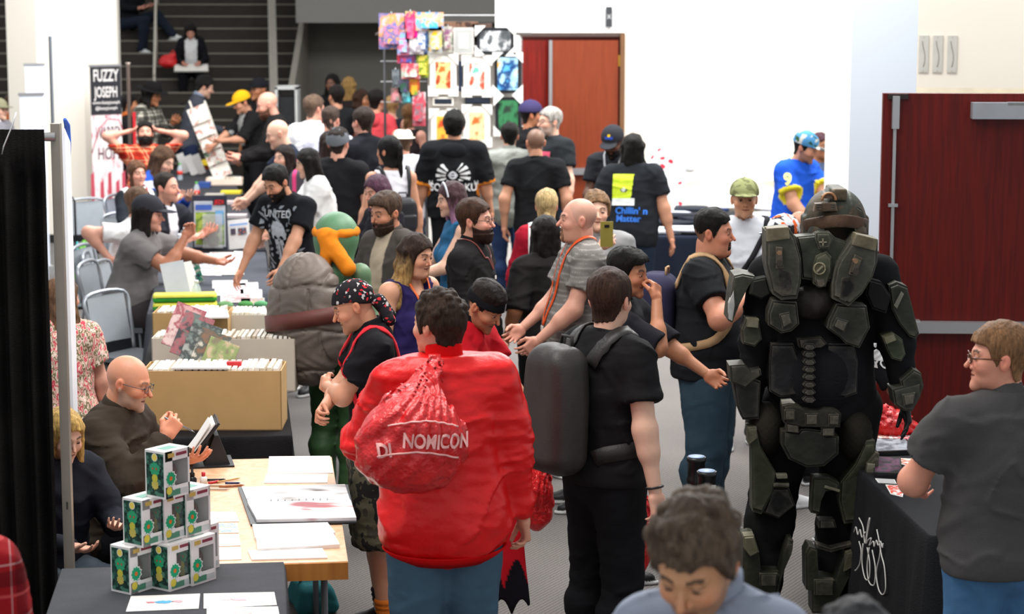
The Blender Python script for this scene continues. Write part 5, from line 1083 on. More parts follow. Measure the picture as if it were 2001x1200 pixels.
# jersey
p = person(1580, 256, 1.78, 48, 'person in a royal blue jersey with yellow cuffs and number nine on the sleeve', D=18.2, skin=TAN, g=1.35, belly=.4, hpitch=18, hyaw=14, lean=5, extra_h=.025, hair=Hr('short', '#15110e'), stubble='#6a4a38', L=(.12, -.38, 1.02), R=(-.2, -.34, 1.0), top=T('#1f55c8', 'short', trim='#e8d838', collar='crew', ccol='#e8d838', loose=.026), bottom=B(DJEAN), **MID)
add_cap(p, '#4a86b4', '#3a3a3c', colfn=lambda V, c: np.where((Noise(6, 60)(V) > .2)[:, None], np.array(lin('#b8b8b0')), np.where((Noise(8, 70)(V) > .25)[:, None], np.array(lin('#2a4a2c')), c)))
v, f = text_mesh('9', .13, .006, 1.); s0 = p.arms[-1]; dn = np.array([-.74, -.67, 0]); tn = np.array([.67, -.74, 0]); q = (s0[0] * .8 + s0[1] * .2) + dn * .5 + v[:, :1] * tn + v[:, 1:] * np.array([0, 0, 1.])
for _ in range(30): q = q - dn * ((p.shirtF(q) - .008) * .8)[:, None]
mesh_obj('number', q * p.k, f, M('#e8ec8c', .7), p.o, smooth=False)
p = person(1603, 262, 1.80, 30, 'person in a dark blue shirt behind the blue jersey, mostly behind the pillar', D=20.5, skin=BRN, top=T('#4c5a78', 'short'), bottom=B(DJEAN), hair=Hr('short', '#4a2a34'), **FAR)
# around the armour
p = person(1532, 418, 1.66, 120, 'person in a backwards flower-print cap lifting a hand beside the armour', D=12.3, skin='#b47c5c', g=1., hyaw=20, extra_h=.025, L=(.36, -.18, 1.38), EL=(.6, 0, -1), curlL=.8, thL=(0, 0, 1), top=T('#2a2a30', 'short'), bottom=B(BLK), shoes='#e4e4e6', **MID)
add_cap(p, '#c9ccd0', back=True, colfn=lambda V, c: np.where((Noise(6, 70)(V) > .22)[:, None], np.array(lin('#d05a28')), np.where((Noise(8, 80)(V) > .2)[:, None], np.array(lin('#2c2c30')), c)))
p = person(1563, 413, 1.68, 160, 'brown-skinned bald head seen just left of the armour helmet', D=12.9, skin='#a06c50', top=T('#2a2326', 'short'), bottom=B(BLK), **MID)
p = person(1684, 478, 1.66, 50, 'person in a black hooded sweatshirt lettered YORK, behind the armour', D=11.4, skin=TAN, g=1.2, hair=Hr('short', '#17130f'), top=T('#17171a', 'long', loose=.028), bottom=B(BLK), L=(.06, -.36, .86), R=(-.06, -.40, .88), lean=10, **MID)
YK = p
# polo man right
p = person(1962, 629, 1.80, 196, 'person in a charcoal polo shirt and tortoiseshell glasses at the right edge', skin='#d8957c', g=1.35, sw=1.1, belly=.2, hyaw=68, hair=Hr('short', '#8a6444', t=.014, seed=6), L=(.16, -.32, 1.10), EL=(1, .5, -.6), R=(-.1, -.3, 1.05), top=T('#4c4a4a', 'short', collar='fold', loose=.02, mat='knit'), bottom=B('#48719a'), extra_h=.012, res=.009, hres=.0035)
add_glasses(p, '#5a3018', rim=.0026)
# nearest heads
p = person(1345, 984, 1.86, -14, 'curly dark-haired person in the foreground looking down, pale grey collar', D=None, skin='#c8926c', hyaw=-12, hpitch=30, lean=4, sw=.9, g=.9, hair=Hr('curly', '#5c4c3e', t=.02, seed=5, h=.004), stubble='#8a684e', top=T('#8f97a8', 'long', collar='stand', loose=.025), bottom=B(BLK), brow='#2a1e16', extra_h=.03, headscale=1.03, res=.010, hres=.003)
p = person(1678, 1172, 1.72, 190, 'top of a dark grey-haired head at the bottom edge below the armour', D=None, skin=TAN, hair=Hr('messy', '#3c3c3e', t=.02, seed=9), top=T('#2a2a2e', 'long'), bottom=B(BLK), extra_h=.02, **MID)
p = person(-105, 868, 1.74, 150, 'red plaid shoulder cut by the bottom left corner', D=5.9, skin=PINK, g=1.25, lean=6, hair=Hr('short', '#3a2a20'), top=T('#a81c22', 'long', loose=.03, mat=MPLAID('#8c161c', [('#c8a0a0', .03, 0, .6), ('#3a0a10', .3, .4, .5), ('#c05050', .05, .6, .6)], 7, 'dark red plaid')), bottom=B(BLK), **MID)
# ---- seated, left front
p = person(258, 697, 1.80, 74, 'bald seated person in glasses drawing on a clipboard, dark brown shirt', pose='sit', skin='#dc9878', g=1.25, belly=.4, lean=8, hpitch=16, hyaw=6, scalp=('#c89078', 'male', .35), stubble='#c8b4a6', lips='#b07060', brow='#8a6a58', nose=1.12, fat=.3, R=(-.12, -.36, .98), ER=(-.7, .4, -1), L=(.16, -.34, .82), curlR=.85, thR=(.2, 0, 1), top=T('#3c332b', 'long', collar='fold', loose=.026, fold=.010), bottom=B('#1d1d22'), **NEAR)
add_glasses(p, '#3a3f4a'); AR = p
p = person(130, 806, 1.66, 40, 'blonde seated person in a dark navy jacket beside the curtain', pose='sit', fem=True, skin=PALE, g=1.1, lean=14, hpitch=20, hair=Hr('bob', '#d0a860', t=.024), top=T('#23252e', 'long', loose=.03), bottom=B('#4c5560', loose=.02), L=(.12, -.42, .78), R=(-.10, -.44, .72), **NEAR)
p = person(118, 545, 1.66, -160, 'standing person in a pink flower-print top behind the curtain post', D=10.9, fem=True, skin=PINK, g=1.3, hair=Hr('wavy', '#7a5a42', t=.026, length=.2), hyaw=-60, top=T('#d8a8a0', 'short', mat=MSPOT(['#e8c8b8', '#c84858', '#dcb8a8', '#7a7050', '#e8d4c4', '#d87880'], 26, name='flower print', stretch=(1.6, 1.6, .7)), loose=.026, hem=-.16, flare=.03), bottom=B(BLK), **MID)
# ================================================================ ARMOURED FIGURE
SD = 10.1; sroot = np.array([(1606 - 1000.5) / (FPX / SD), SD, 0.])
def SP(px, py, y=0.): return atD(px, py, SD + y) - sroot
UG = '#1c1c1c'
def wpt(px, py, y): return ('w', tuple(atD(px, py, SD + y)))
p = person(1611, 385, 1.90, 180, 'person in battered green and bronze plate armour with helmet, seen from behind', D=10.1, skin=UG, bodyskin='#1a1a1b', g=1.28, sw=1.28, belly=.2, lips=UG, brow=UG, eyes=UG, hpitch=8,
    L=wpt(1462, 845, -.02), R=wpt(1772, 800, -.05), EL=(1, .3, 0), ER=(-1, .3, 0), curlL=.7, curlR=.25, headscale=1.0,
    legs={1: ((.13, 0, .86), (.19, -.02, .50), (.25, .03, .085)), -1: ((-.12, 0, .86), (-.10, -.02, .50), (-.08, .03, .085))},
    top=T('#1d1d1f', 'long', loose=.03, fold=.006, hem=-.1, name='undersuit_top', mat='knit'), bottom=B('#1c1c1c', loose=.035, name='undersuit_legs', mat='knit'), shoes='#2c2d26', sole='#1a1a18', res=.011, hres=.005)
SOL = p; dS = np.array(p.loc) - sroot; ST = p.o; Minv = np.array([[-1, 0], [0, -1]])
def slocal(V):
    V = np.asarray(V, float).copy() + sroot - p.loc; V[:, 0] *= -1; V[:, 1] *= -1; return V
GRN, BRZ, DRK, DGR = '#3e4136', '#5c4230', '#232321', '#2e3128'
def plate(name, poly, y, th, color, inset=.0, zoom=3, lift=.014, tilt=0., bev=.006, curve=0., mat='armour'):
    """armour plate: outline given on the figure, own depth y (towards the viewer is negative), thickness th, raised middle"""
    ox, oy, k = (1400, 340, .3667) if zoom == 3 else ((1400, 760, .3667) if zoom == 4 else (0, 0, 1))
    pts = [SP(ox + a * k, oy + b * k, y) for a, b in poly]; c = np.mean(pts, 0); bm = bmesh.new()
    def mk(pt, dy, s=1.):
        q = c + (pt - c) * s; return Vector((q[0], y + dy + curve * (q[0] - c[0]) ** 2 + tilt * (q[2] - c[2]), q[2]))
    b0 = [bm.verts.new(mk(t, th)) for t in pts]; b1 = [bm.verts.new(mk(t, 0)) for t in pts]; n = len(pts); fs = [bm.faces.new(b0)]
    for i in range(n): fs.append(bm.faces.new([b0[i], b1[i], b1[(i + 1) % n], b0[(i + 1) % n]]))
    if inset:
        b2 = [bm.verts.new(mk(t, 0, 1 - inset)) for t in pts]; b3 = [bm.verts.new(mk(t, -lift, 1 - inset * 1.5)) for t in pts]
        for A_, B_ in ((b1, b2), (b2, b3)):
            for i in range(n): fs.append(bm.faces.new([A_[i], B_[i], B_[(i + 1) % n], A_[(i + 1) % n]]))
        fs.append(bm.faces.new(b3))
    else: fs.append(bm.faces.new(b1))
    bmesh.ops.recalc_face_normals(bm, faces=bm.faces)
    bmesh.ops.bevel(bm, geom=[e for e in bm.edges if e.calc_face_angle(0) > .45], offset=bev, segments=2, profile=.7, affect='EDGES', clamp_overlap=True)
    bmesh.ops.triangulate(bm, faces=[f for f in bm.faces if len(f.verts) > 4])
    big = [e for e in bm.edges if e.calc_length() > .05]; bmesh.ops.subdivide_edges(bm, edges=big, cuts=2)
    V = np.array([v.co[:] for v in bm.verts]); L_ = slocal(V)
    for v, q in zip(bm.verts, L_): v.co = q
    o = bm_obj(name, bm, MA(mat), ST); a = o.data.color_attributes.new('Col', 'FLOAT_COLOR', 'POINT'); cc = np.ones((len(o.data.vertices), 4), dtype=np.float32); cc[:, :3] = lin(color); a.data.foreach_set('color', cc.ravel()); return o
def sblob(name, fn, lo, hi, color, h=.006, mat='armour', colf=None):
    V, F = mesh_sdf(fn, lo, hi, h); c = np.tile(lin(color), (len(V), 1))
    if colf: c = colf(V, c)
    return mesh_obj(name, slocal(V), F, MA(mat), ST, col=c)
# helmet
HCX = SP(1632, 432, 0); HC3 = np.array([HCX[0], .02, HCX[2]])
def helm(P):
    Q = P - HC3; o = ell(Q, (0, 0, 0), (.147, .178, .158)); o = smin(o, rbox(Q, (0, .0, -.06), (.135, .16, .07), .06), .03)
    i = ell(Q, (0, -.02, -.045), (.120, .175, .095)); o = smax(o, -smax(i, Q[:, 1] + .02, .02), .006)
    o = smax(o, -(Q[:, 2] + .115 - .065 * np.clip(-Q[:, 1] / .12, -1, 1)), .008)
    o = o + .004 * (np.abs(np.abs(Q[:, 0]) - .05) < .006) * (Q[:, 2] > .05) - .0
    rid = rbox(Q, (0, -.03, .135), (.035, .12, .03), .012); o = smin(o, rid, .012)
    side = rbox(np.c_[np.abs(Q[:, 0]), Q[:, 1], Q[:, 2]], (.135, .0, -.03), (.02, .06, .06), .015); return smin(o, side, .008)
sblob('helmet', helm, HC3 - .22, HC3 + .22, GRN, .0055, colf=lambda V, c: np.where((np.abs(Noise(4, 30)(V)) > .22)[:, None], c, np.array(lin('#5a4c3a')) * .9))
def brow_band(P):
    Q = P - HC3; d = np.abs(ell(Q, (0, .0, -.0), (.152, .183, .15))) - .008; d = smax(d, np.abs(Q[:, 2] - .018 + 1.6 * Q[:, 0] ** 2) - .030, .004); return smax(d, Q[:, 1] + .03, .004)
bb = sblob('visor_band', brow_band, HC3 - .2, HC3 + .2, '#59402f', .005); bb['label'] = 'dark bronze band with small vents'
plate('slotted_plate', [(1593, 398), (1634, 396), (1637, 412), (1590, 414)], -.165, .05, BRZ, 0, 5, bev=.004)
for x0 in (1596, 1624):
    for k in range(3): plate('vent_slot', [(x0, 398 + 4.5 * k), (x0 + 9, 398 + 4.5 * k), (x0 + 9, 400.5 + 4.5 * k), (x0, 400.5 + 4.5 * k)], -.172, .01, '#0c0b0a', 0, 5, bev=.001)
bm = bmesh.new(); cc = SP(1617, 390, -.1); tube(bm, [Vector(cc) + Vector((.032 * math.cos(a), -.045, .034 * math.sin(a))) for a in np.linspace(0, PI, 15)], .0065, 6); V = slocal(np.array([v.co[:] for v in bm.verts]))
for v, q in zip(bm.verts, V): v.co = q
bm_obj('arch_emblem', bm, M('#a0714e', .4, .5), ST, smooth=True)
plate('arch_core', [(1607, 383), (1612, 378), (1621, 378), (1627, 383), (1627, 388), (1607, 388)], -.14, .05, BRZ, 0, 5, bev=.003)
plate('cheek_plate', [(1668, 398), (1684, 408), (1694, 440), (1690, 456), (1676, 448), (1664, 420)], -.09, .06, DGR, .15, 5, bev=.004)
# back
plate('back_plate', [(425, 335), (520, 325), (545, 305), (600, 305), (635, 340), (720, 372), (650, 470), (612, 572), (580, 575), (455, 560), (445, 420)], -.19, .10, '#41453a', .06, curve=.5)
plate('collar_plate', [(530, 312), (605, 312), (622, 350), (600, 400), (545, 400), (528, 350)], -.225, .05, GRN, .14, bev=.004)
for a_ in ([(548, 360), (588, 360), (588, 368), (548, 368)], [(564, 345), (572, 345), (572, 383), (564, 383)]): plate('cross_mark', a_, -.247, .012, '#8d8872', 0, bev=.001)
plate('spine_plate', [(530, 440), (585, 410), (612, 440), (610, 520), (582, 600), (548, 606), (515, 585), (512, 500)], -.225, .05, '#4f5140', .1, bev=.004)
def disc(name, px, py, y, r, th, color, seg=28, ring=0):
    c = SP(px, py, y); bm = bmesh.new()
    if ring: 
        tube(bm, [Vector((c[0] + r * math.cos(a), c[1], c[2] + r * math.sin(a))) for a in np.linspace(0, 2 * PI, seg)], ring, 8)
    else:
        v0 = [bm.verts.new((c[0] + r * math.cos(2 * PI * k / seg), c[1], c[2] + r * math.sin(2 * PI * k / seg))) for k in range(seg)]; v1 = [bm.verts.new(v.co + Vector((0, th, 0))) for v in v0]
        bm.faces.new(v0); bm.faces.new(v1[::-1]); [bm.faces.new([v0[k], v1[k], v1[(k + 1) % seg], v0[(k + 1) % seg]]) for k in range(seg)]
    V = slocal(np.array([v.co[:] for v in bm.verts]))
    for v, q in zip(bm.verts, V): v.co = q
    bmesh.ops.recalc_face_normals(bm, faces=bm.faces); return bm_obj(name, bm, M(color, .5, .3, var=.3, vscale=30), ST, smooth=bool(ring))
disc('round_emblem', 1601.5, 525, -.25, .028, .03, '#57523e'); disc('emblem_ring', 1601.5, 525, -.252, .026, .01, '#8b836a', ring=.0045)
plate('emblem_bar', [(532, 520), (565, 488), (571, 494), (538, 526)], -.262, .014, '#8b836a', 0, bev=.001)
plate('spine_end', [(525, 560), (575, 560), (580, 590), (560, 604), (535, 600)], -.245, .03, '#4a4438', .15, bev=.003)
for nm, P_, cap, ch, noz, nt in (
    ('thruster', [(262, 300), (385, 285), (415, 330), (450, 450), (450, 575), (430, 665), (345, 672), (298, 640), (262, 480)], [(268, 290), (385, 282), (392, 345), (268, 362)], [(325, 505), (400, 525), (402, 640), (340, 645)], [(318, 390), (352, 392), (356, 500), (320, 505)], -.26),
    ('thruster', [(745, 322), (862, 350), (858, 470), (835, 545), (775, 640), (705, 705), (615, 665), (615, 590), (632, 505), (655, 450)], [(745, 318), (862, 348), (850, 412), (722, 378)], [(668, 555), (735, 540), (735, 610), (690, 680), (655, 665)], [(740, 430), (778, 450), (745, 545), (708, 535)], -.26)):
    plate(nm, P_, nt, .15, '#4a4a41', .09, lift=.02); plate('thruster_cap', cap, nt - .03, .10, '#6a6149', 0); plate('thruster_channel', ch, nt - .022, .02, '#131211', 0, bev=.002); plate('thruster_latch', noz, nt - .045, .05, '#51493e', .2, bev=.004)
    a_ = np.mean(noz, 0); disc('nozzle', 1400 + a_[0] * .3667, 340 + (a_[1] + 30) * .3667, nt - .06, .016, .05, '#3a332c'); disc('nozzle_bead', 1400 + a_[0] * .3667, 340 + (a_[1] - 25) * .3667, nt - .06, .011, .04, '#8a6a50')
plate('lower_block', [(298, 672), (428, 682), (442, 800), (400, 838), (345, 850), (275, 805), (275, 740)], -.23, .12, '#33342c', .1); plate('lower_inset', [(335, 748), (388, 735), (405, 795), (352, 822)], -.253, .02, '#2f302a', .16, bev=.003)
plate('lower_block', [(640, 690), (800, 702), (818, 820), (762, 928), (690, 905), (655, 870), (588, 822), (598, 778)], -.23, .12, '#33342c', .08); plate('lower_inset', [(640, 765), (705, 785), (680, 845), (618, 812)], -.253, .02, '#2f302a', .16, bev=.003)
def mid(P):
    c = SP(1592, 590, -.12); Q = P - c; return smins([ell(Q, (0, 0, 0), (.12, .06, .085)), cone(Q, (-.05, -.02, .03), (0, -.03, -.02), .03), cone(Q, (.05, -.02, .03), (0, -.03, -.02), .03)], .02)
c = SP(1592, 590, -.12); sblob('back_core', mid, c - .16, c + .16, '#3b3531', .008)
def suit(P):
    c = SP(1592, 725, .0); Q = P - c; d = ell(Q, (0, -.02, 0), (.24, .17, .24)); d = smax(d, -(np.abs(np.abs(Q[:, 0]) - .045) - .006), .01) if False else d
    return d + .003 * np.sin(Q[:, 0] * 160 + Q[:, 2] * 160) * np.sin(Q[:, 0] * 160 - Q[:, 2] * 160)
c = SP(1592, 725, .0); sblob('ribbed_back', suit, c - .28, c + .28, '#1d1d20', .009, 'knit')
for k in range(8): plate('vertebra', [(470 + k, 905 + 40 * k), (520 - k, 905 + 40 * k), (530, 925 + 40 * k), (512, 940 + 40 * k), (478, 940 + 40 * k), (460, 925 + 40 * k)], -.215, .06, '#292826', .2, bev=.004)
plate('flank_panel', [(292, 905), (410, 905), (445, 1000), (450, 1180), (340, 1190), (285, 1160), (285, 980)], -.15, .05, '#1f1f22', .06, curve=.8); plate('flank_panel', [(590, 905), (730, 905), (755, 1000), (750, 1170), (690, 1190), (560, 1180), (570, 1000)], -.15, .05, '#1f1f22', .06, curve=.8)
plate('waist_strap', [(430, 880), (560, 870), (590, 905), (560, 925), (440, 925)], -.185, .05, '#26241f', .1)
# belt and seat
plate('belt_plate', [(350, 92), (395, 84), (440, 88), (470, 112), (540, 116), (575, 105), (640, 112), (665, 132), (658, 205), (560, 205), (450, 202), (360, 182)], -.215, .09, '#312f27', .06, zoom=4)
for q in ([(362, 112), (418, 112), (418, 165), (362, 165)], [(472, 130), (540, 130), (540, 192), (472, 192)], [(598, 135), (655, 135), (650, 192), (598, 192)]): plate('belt_inset', q, -.232, .02, '#2c2a24', .16, 4, bev=.003)
for q in ([(370, 182), (438, 192), (440, 235), (372, 228)], [(556, 206), (630, 206), (628, 250), (558, 250)]): plate('pouch', q, -.22, .06, '#34332b', .14, 4, bev=.004)
plate('seat_plate', [(348, 225), (430, 236), (450, 215), (480, 212), (560, 222), (590, 255), (655, 258), (652, 350), (575, 412), (480, 418), (385, 375), (345, 300)], -.21, .12, '#2c2d25', .08, zoom=4, curve=.6)
for s_, x, y_ in ((1, 265, 210), (-1, 735, 240)):
    c = SP(1400 + x * .3667, 760 + y_ * .3667, -.03); sblob('hip_pad', lambda P: ell(P - c, (0, 0, 0), (.085, .13, .13)) + .003 * np.sin(P[:, 0] * 200) * np.sin(P[:, 2] * 200), c - .17, c + .17, '#28251f', .009, 'knit')
plate('hip_module', [(345, 60), (400, 55), (425, 80), (400, 95), (352, 98)], -.17, .05, '#d8d4c8', 0, 4)
# legs
plate('thigh_plate', [(172, 212), (215, 208), (232, 300), (322, 455), (300, 560), (240, 668), (192, 655), (190, 330)], -.13, .13, '#3b3f2e', .07, 4, curve=1.2); plate('thigh_hinge', [(168, 208), (215, 205), (218, 262), (172, 300)], -.15, .12, '#5b5844', .12, 4)
plate('thigh_strap', [(318, 456), (378, 456), (380, 478), (322, 480)], -.15, .04, '#5c5e4e', 0, 4, bev=.004); plate('thigh_strap', [(305, 505), (388, 505), (388, 522), (305, 522)], -.15, .04, '#3b3c34', 0, 4, bev=.004); plate('thigh_inner', [(300, 525), (385, 525), (420, 620), (330, 690), (250, 660)], -.115, .06, '#1b1b1a', .08, 4)
plate('thigh_plate', [(800, 275), (845, 275), (850, 400), (790, 650), (742, 712), (682, 720), (655, 600), (662, 500), (740, 400)], -.15, .13, '#3b3f2e', .07, 4, curve=1.2); plate('thigh_module', [(800, 400), (850, 340), (868, 345), (845, 640), (800, 655), (765, 645)], -.19, .12, '#474538', .12, 4); plate('module_cap', [(806, 400), (846, 400), (842, 470), (800, 470)], -.21, .05, '#86826f', 0, 4, bev=.004)
plate('thigh_inner', [(510, 470), (600, 470), (655, 500), (655, 530), (580, 540), (552, 600), (540, 668), (502, 660)], -.16, .08, '#3b3e30', .1, 4); plate('thigh_strap', [(580, 515), (660, 540), (655, 552), (575, 528)], -.185, .03, '#77735e', 0, 4, bev=.003); plate('knee_roll', [(545, 700), (630, 700), (640, 740), (545, 742)], -.13, .08, '#2b2b27', .15, 4)
plate('calf_plate', [(140, 790), (178, 780), (202, 782), (226, 865), (236, 968), (330, 972), (352, 1000), (330, 1080), (300, 1185), (205, 1195), (200, 1100), (140, 1150)], -.14, .14, '#343629', .05, 4); plate('calf_cap', [(145, 785), (200, 780), (228, 870), (180, 895), (145, 850)], -.17, .08, '#6c6851', .1, 4); plate('calf_fin', [(385, 805), (410, 808), (405, 860), (360, 960), (330, 1040), (320, 1180), (290, 1190), (340, 980)], -.16, .14, '#2e3026', .08, 4)
plate('calf_block', [(230, 985), (325, 985), (320, 1050), (232, 1050)], -.175, .05, '#33352a', .12, 4)
plate('calf_plate', [(495, 840), (530, 850), (540, 1005), (640, 1020), (660, 960), (690, 870), (740, 855), (738, 950), (660, 1100), (620, 1195), (510, 1195), (508, 1075), (478, 1070), (475, 880)], -.16, .14, '#343629', .04, 4); plate('calf_block', [(520, 1018), (628, 1020), (622, 1100), (522, 1100)], -.19, .05, '#33352a', .1, 4); plate('calf_fin', [(690, 872), (742, 855), (738, 945), (680, 975)], -.19, .10, '#56553f', .1, 4); plate('knee_band', [(530, 822), (610, 850), (730, 820), (728, 840), (610, 872), (535, 850)], -.165, .06, '#2b2a24', 0, 4)
# shoulders and arms
plate('shoulder_pad', [(190, 565), (265, 550), (292, 640), (240, 668), (175, 640)], -.13, .08, '#2b2b28', .12, 3, mat='knit'); plate('shoulder_pad', [(805, 555), (880, 575), (932, 650), (905, 745), (830, 720), (795, 640)], -.13, .08, '#272726', .12, 3, mat='knit')
plate('shoulder_plate', [(95, 542), (140, 532), (205, 545), (170, 600), (120, 700), (85, 792), (60, 780), (75, 650)], -.10, .20, '#3e4036', .06, 3); plate('shoulder_liner', [(66, 690), (92, 620), (98, 700), (85, 785), (66, 775)], -.118, .05, '#c9c9c5', 0, 3, bev=.003)
plate('shoulder_plate', [(918, 592), (960, 575), (1015, 598), (1042, 700), (1080, 850), (1062, 878), (1030, 868), (975, 800), (935, 720)], -.10, .20, '#383b31', .07, 3); plate('shoulder_rim', [(945, 700), (985, 625), (1000, 640), (962, 720)], -.125, .05, '#8d8b7c', 0, 3, bev=.003)
for nm, P_, y_, th, cl in (('bicep_plate', [(158, 770), (225, 775), (242, 880), (205, 920), (140, 905), (135, 830)], -.15, .10, '#3a3c30'), ('bicep_cap', [(165, 770), (228, 775), (224, 822), (162, 815)], -.175, .05, '#7b765c'), ('bicep_plate', [(885, 868), (945, 848), (990, 880), (1008, 960), (985, 998), (935, 985), (905, 930)], -.15, .10, '#3f4835'), ('bicep_cap', [(885, 870), (945, 850), (960, 885), (900, 908)], -.175, .05, '#7d7c5e'),
    ('elbow_guard', [(68, 1020), (150, 1015), (185, 1050), (235, 1040), (240, 1070), (185, 1110), (150, 1140), (75, 1110)], -.14, .14, '#3f3e36'), ('elbow_guard', [(980, 1100), (1050, 1040), (1090, 1060), (1105, 1130), (1080, 1200), (1000, 1200)], -.14, .14, '#3c3e34')): plate(nm, P_, y_, th, cl, .1, 3)
plate('forearm_plate', [(82, -80), (190, -60), (235, -40), (225, 160), (140, 165), (110, 90)], -.12, .14, '#2c2c29', .08, 4); plate('forearm_plate', [(935, 0), (1090, -40), (1088, 40), (1045, 118), (1000, 118), (950, 85)], -.15, .14, '#3f413a', .1, 4); plate('forearm_block', [(990, 30), (1060, 20), (1050, 80), (1000, 90)], -.18, .05, '#4a4a41', .16, 4)
c = SP(1400 + 930 * .3667, 760 + 120 * .3667, -.10); 
# ================================================================ TABLES, CHAIRS AND THINGS
BLKCLOTH = M('#1d1c1e', .9, name='black tablecloth', bump=.4, bscale=150, var=.15, spec=.15); GREYCLOTH = M('#45464a', .9, name='charcoal tablecloth', bump=.4, bscale=150, var=.1, spec=.15)
CHROME = M('#b4b6ba', .25, .9, name='chrome'); GREYP = M('#6c7076', .5, .2, name='grey chair frame'); MESHB = M('#9aa0a6', .7, name='grey chair mesh', bump=.3, bscale=300)
PAPER = M('#ece8e4', .75, name='white paper', var=.02); CARD = M('#c09a66', .85, name='brown cardboard', var=.05, vscale=6); CARDW = M('#d2c6b6', .85, name='white cardboard', var=.04); PLAST = M('#e8eef2', .15, name='clear plastic', alpha=.35, spec=.6)
def tframe(NR, FR, w_):
    NR, FR = np.asarray(NR, float), np.asarray(FR, float); a = FR - NR; L = np.hypot(a[0], a[1]); a = a / L; yaw = math.atan2(-a[0], a[1]); r = np.array([math.cos(yaw), math.sin(yaw), 0])
    c = (NR + FR) / 2 - r * w_ / 2; return c, L, yaw
def table(label, NR, FR, w_, z=.74, topmat=None, edge=None, thick=.03, legs=True):
    c, L, yaw = tframe(NR, FR, w_); e = empty('folding_table', (c[0], c[1], 0), yaw, label, 'table')
    box('tabletop', (0, 0, z - thick / 2), (w_, L, thick), topmat or M('#8a7a68', .6), e, .004)
    if edge: box('front_edge', (0, -L / 2 - .004, z - thick / 2 - .012), (w_, .012, thick + .02), edge, e, .002)
    for sx in (-1, 1):
        for sy in (-1, 1):
            bm = bmesh.new(); tube(bm, [(sx * (w_ / 2 - .09), sy * (L / 2 - .2), z - thick), (sx * (w_ / 2 - .09), sy * (L / 2 - .2), .0)], .014, 8); bm_obj('leg', bm, GREYP, e, smooth=True)
    return e, c, L, yaw
def cloth(label, c, L, yaw, w_, z=.745, mat=None, drop=.72, seed=1, group=None):
    rr = random.Random(seed); w2, l2 = w_ / 2 + .012, L / 2 + .012; per = []; st = .03
    def side(a, b):
        n = max(2, int(math.dist(a, b) / st)); return [(a[0] + (b[0] - a[0]) * i / n, a[1] + (b[1] - a[1]) * i / n) for i in range(n)]
    cs = [(-w2, -l2), (w2, -l2), (w2, l2), (-w2, l2)]
    for i in range(4): per += side(cs[i], cs[(i + 1) % 4])
    n = len(per); rows = [(z, 0, 0), (z - .006, .005, 0)] + [(z - drop * t, .008 + .03 * t, .028 * min(1, t * 2.)) for t in (.04, .12, .25, .4, .55, .7, .85, 1.)]; V = []; ph = rr.uniform(0, 6)
    for (zz, off, amp) in rows:
        s = 0
        for i, (x, y) in enumerate(per):
            nx = (x / w2 if abs(abs(x) - w2) < 1e-6 else 0); ny = (y / l2 if abs(abs(y) - l2) < 1e-6 else 0); s = i * st
            d = off + amp * (math.sin(s * 19 + ph + 1.7 * math.sin(s * 4.1)) * .6 + math.sin(s * 43 + ph) * .25); V.append((x + nx * d, y + ny * d, zz))
    F = []
    for j in range(len(rows) - 1):
        for i in range(n): F.append([j * n + i, j * n + (i + 1) % n, (j + 1) * n + (i + 1) % n, (j + 1) * n + i])
    bm = bmesh.new(); vs = [bm.verts.new(v) for v in V]
    for f in F: bm.faces.new([vs[k] for k in f][::-1]).smooth = True
    bm.faces.new(vs[:n]); bmesh.ops.recalc_face_normals(bm, faces=bm.faces); o = bm_obj('tablecloth', bm, mat or BLKCLOTH, None); o.location = (c[0], c[1], 0); o.rotation_euler = (0, 0, yaw); return tag(o, label, 'tablecloth', group)
# artist's wooden table
WOODT = wood('#c99a74', '#e2bb98', 'pale wood laminate', .35, .5); EDGE = wood('#a5672c', '#c8853e', 'orange wood edge', .5, .6)
tA = table('wooden folding table where the seated artist draws', at(680, 1097, .74), at(648, 893, .74), .80, .74, WOODT, EDGE, .05)
ang = tA[3]
# front table with charcoal cloth
aB = (at(648, 893, .74) - at(680, 1097, .74)); aB /= np.linalg.norm(aB); FRb = at(548, 1099, .74); tB = table('front table under a charcoal cloth carrying the toy boxes', FRb - aB * 1.3, FRb - aB * .01, .84, .735, legs=True)
cloth('charcoal cloth on the front table under the stacked toy boxes', tB[1], tB[2], tB[3], .84, .741, GREYCLOTH, seed=2)
NRc = at(564, 850, .74); tC = table('table behind the artist carrying comic boxes', NRc, np.array([-1.60, 14.3, .74]), .80, .735); cloth('black cloth on the table carrying the cardboard comic boxes', tC[1], tC[2], tC[3], .80, .741, seed=3)
tD = table('middle table with art prints and the carded toy', at(528, 608, .74), np.array([-2.14, 18.4, .74]), .84, .735); cloth('dark grey cloth on the middle table under rows of prints', tD[1], tD[2], tD[3], .84, .741, M('#4a4c53', .9, name='dark grey cloth', bump=.3, spec=.15), seed=4)
tE = table('far table with books, bottles and print stands', np.array([-2.2, 18.6, .74]), np.array([-3.6, 26.9, .74]), .76, .735); cloth('dark cloth on the far table with books and bottles', tE[1], tE[2], tE[3], .84, .741, M('#3a3a3e', .9, name='charcoal cloth', spec=.15), seed=5)
tT = table('table of t-shirts along the white wall', np.array([3.4, 19.6, .74]), np.array([3.4, 21.6, .74]), 2.25, .735); cloth('black cloth on the t-shirt table by the white wall', tT[1], tT[2], tT[3], 2.25, .741, M('#1c2230', .9, name='navy black cloth', spec=.15), seed=6)
P1, P2 = at(1712, 944, .74), at(1822, 1045, .74); aS = (P1 - P2); aS[2] = 0; aS /= np.linalg.norm(aS); rS = np.array([aS[1], -aS[0], 0]); wS = .9
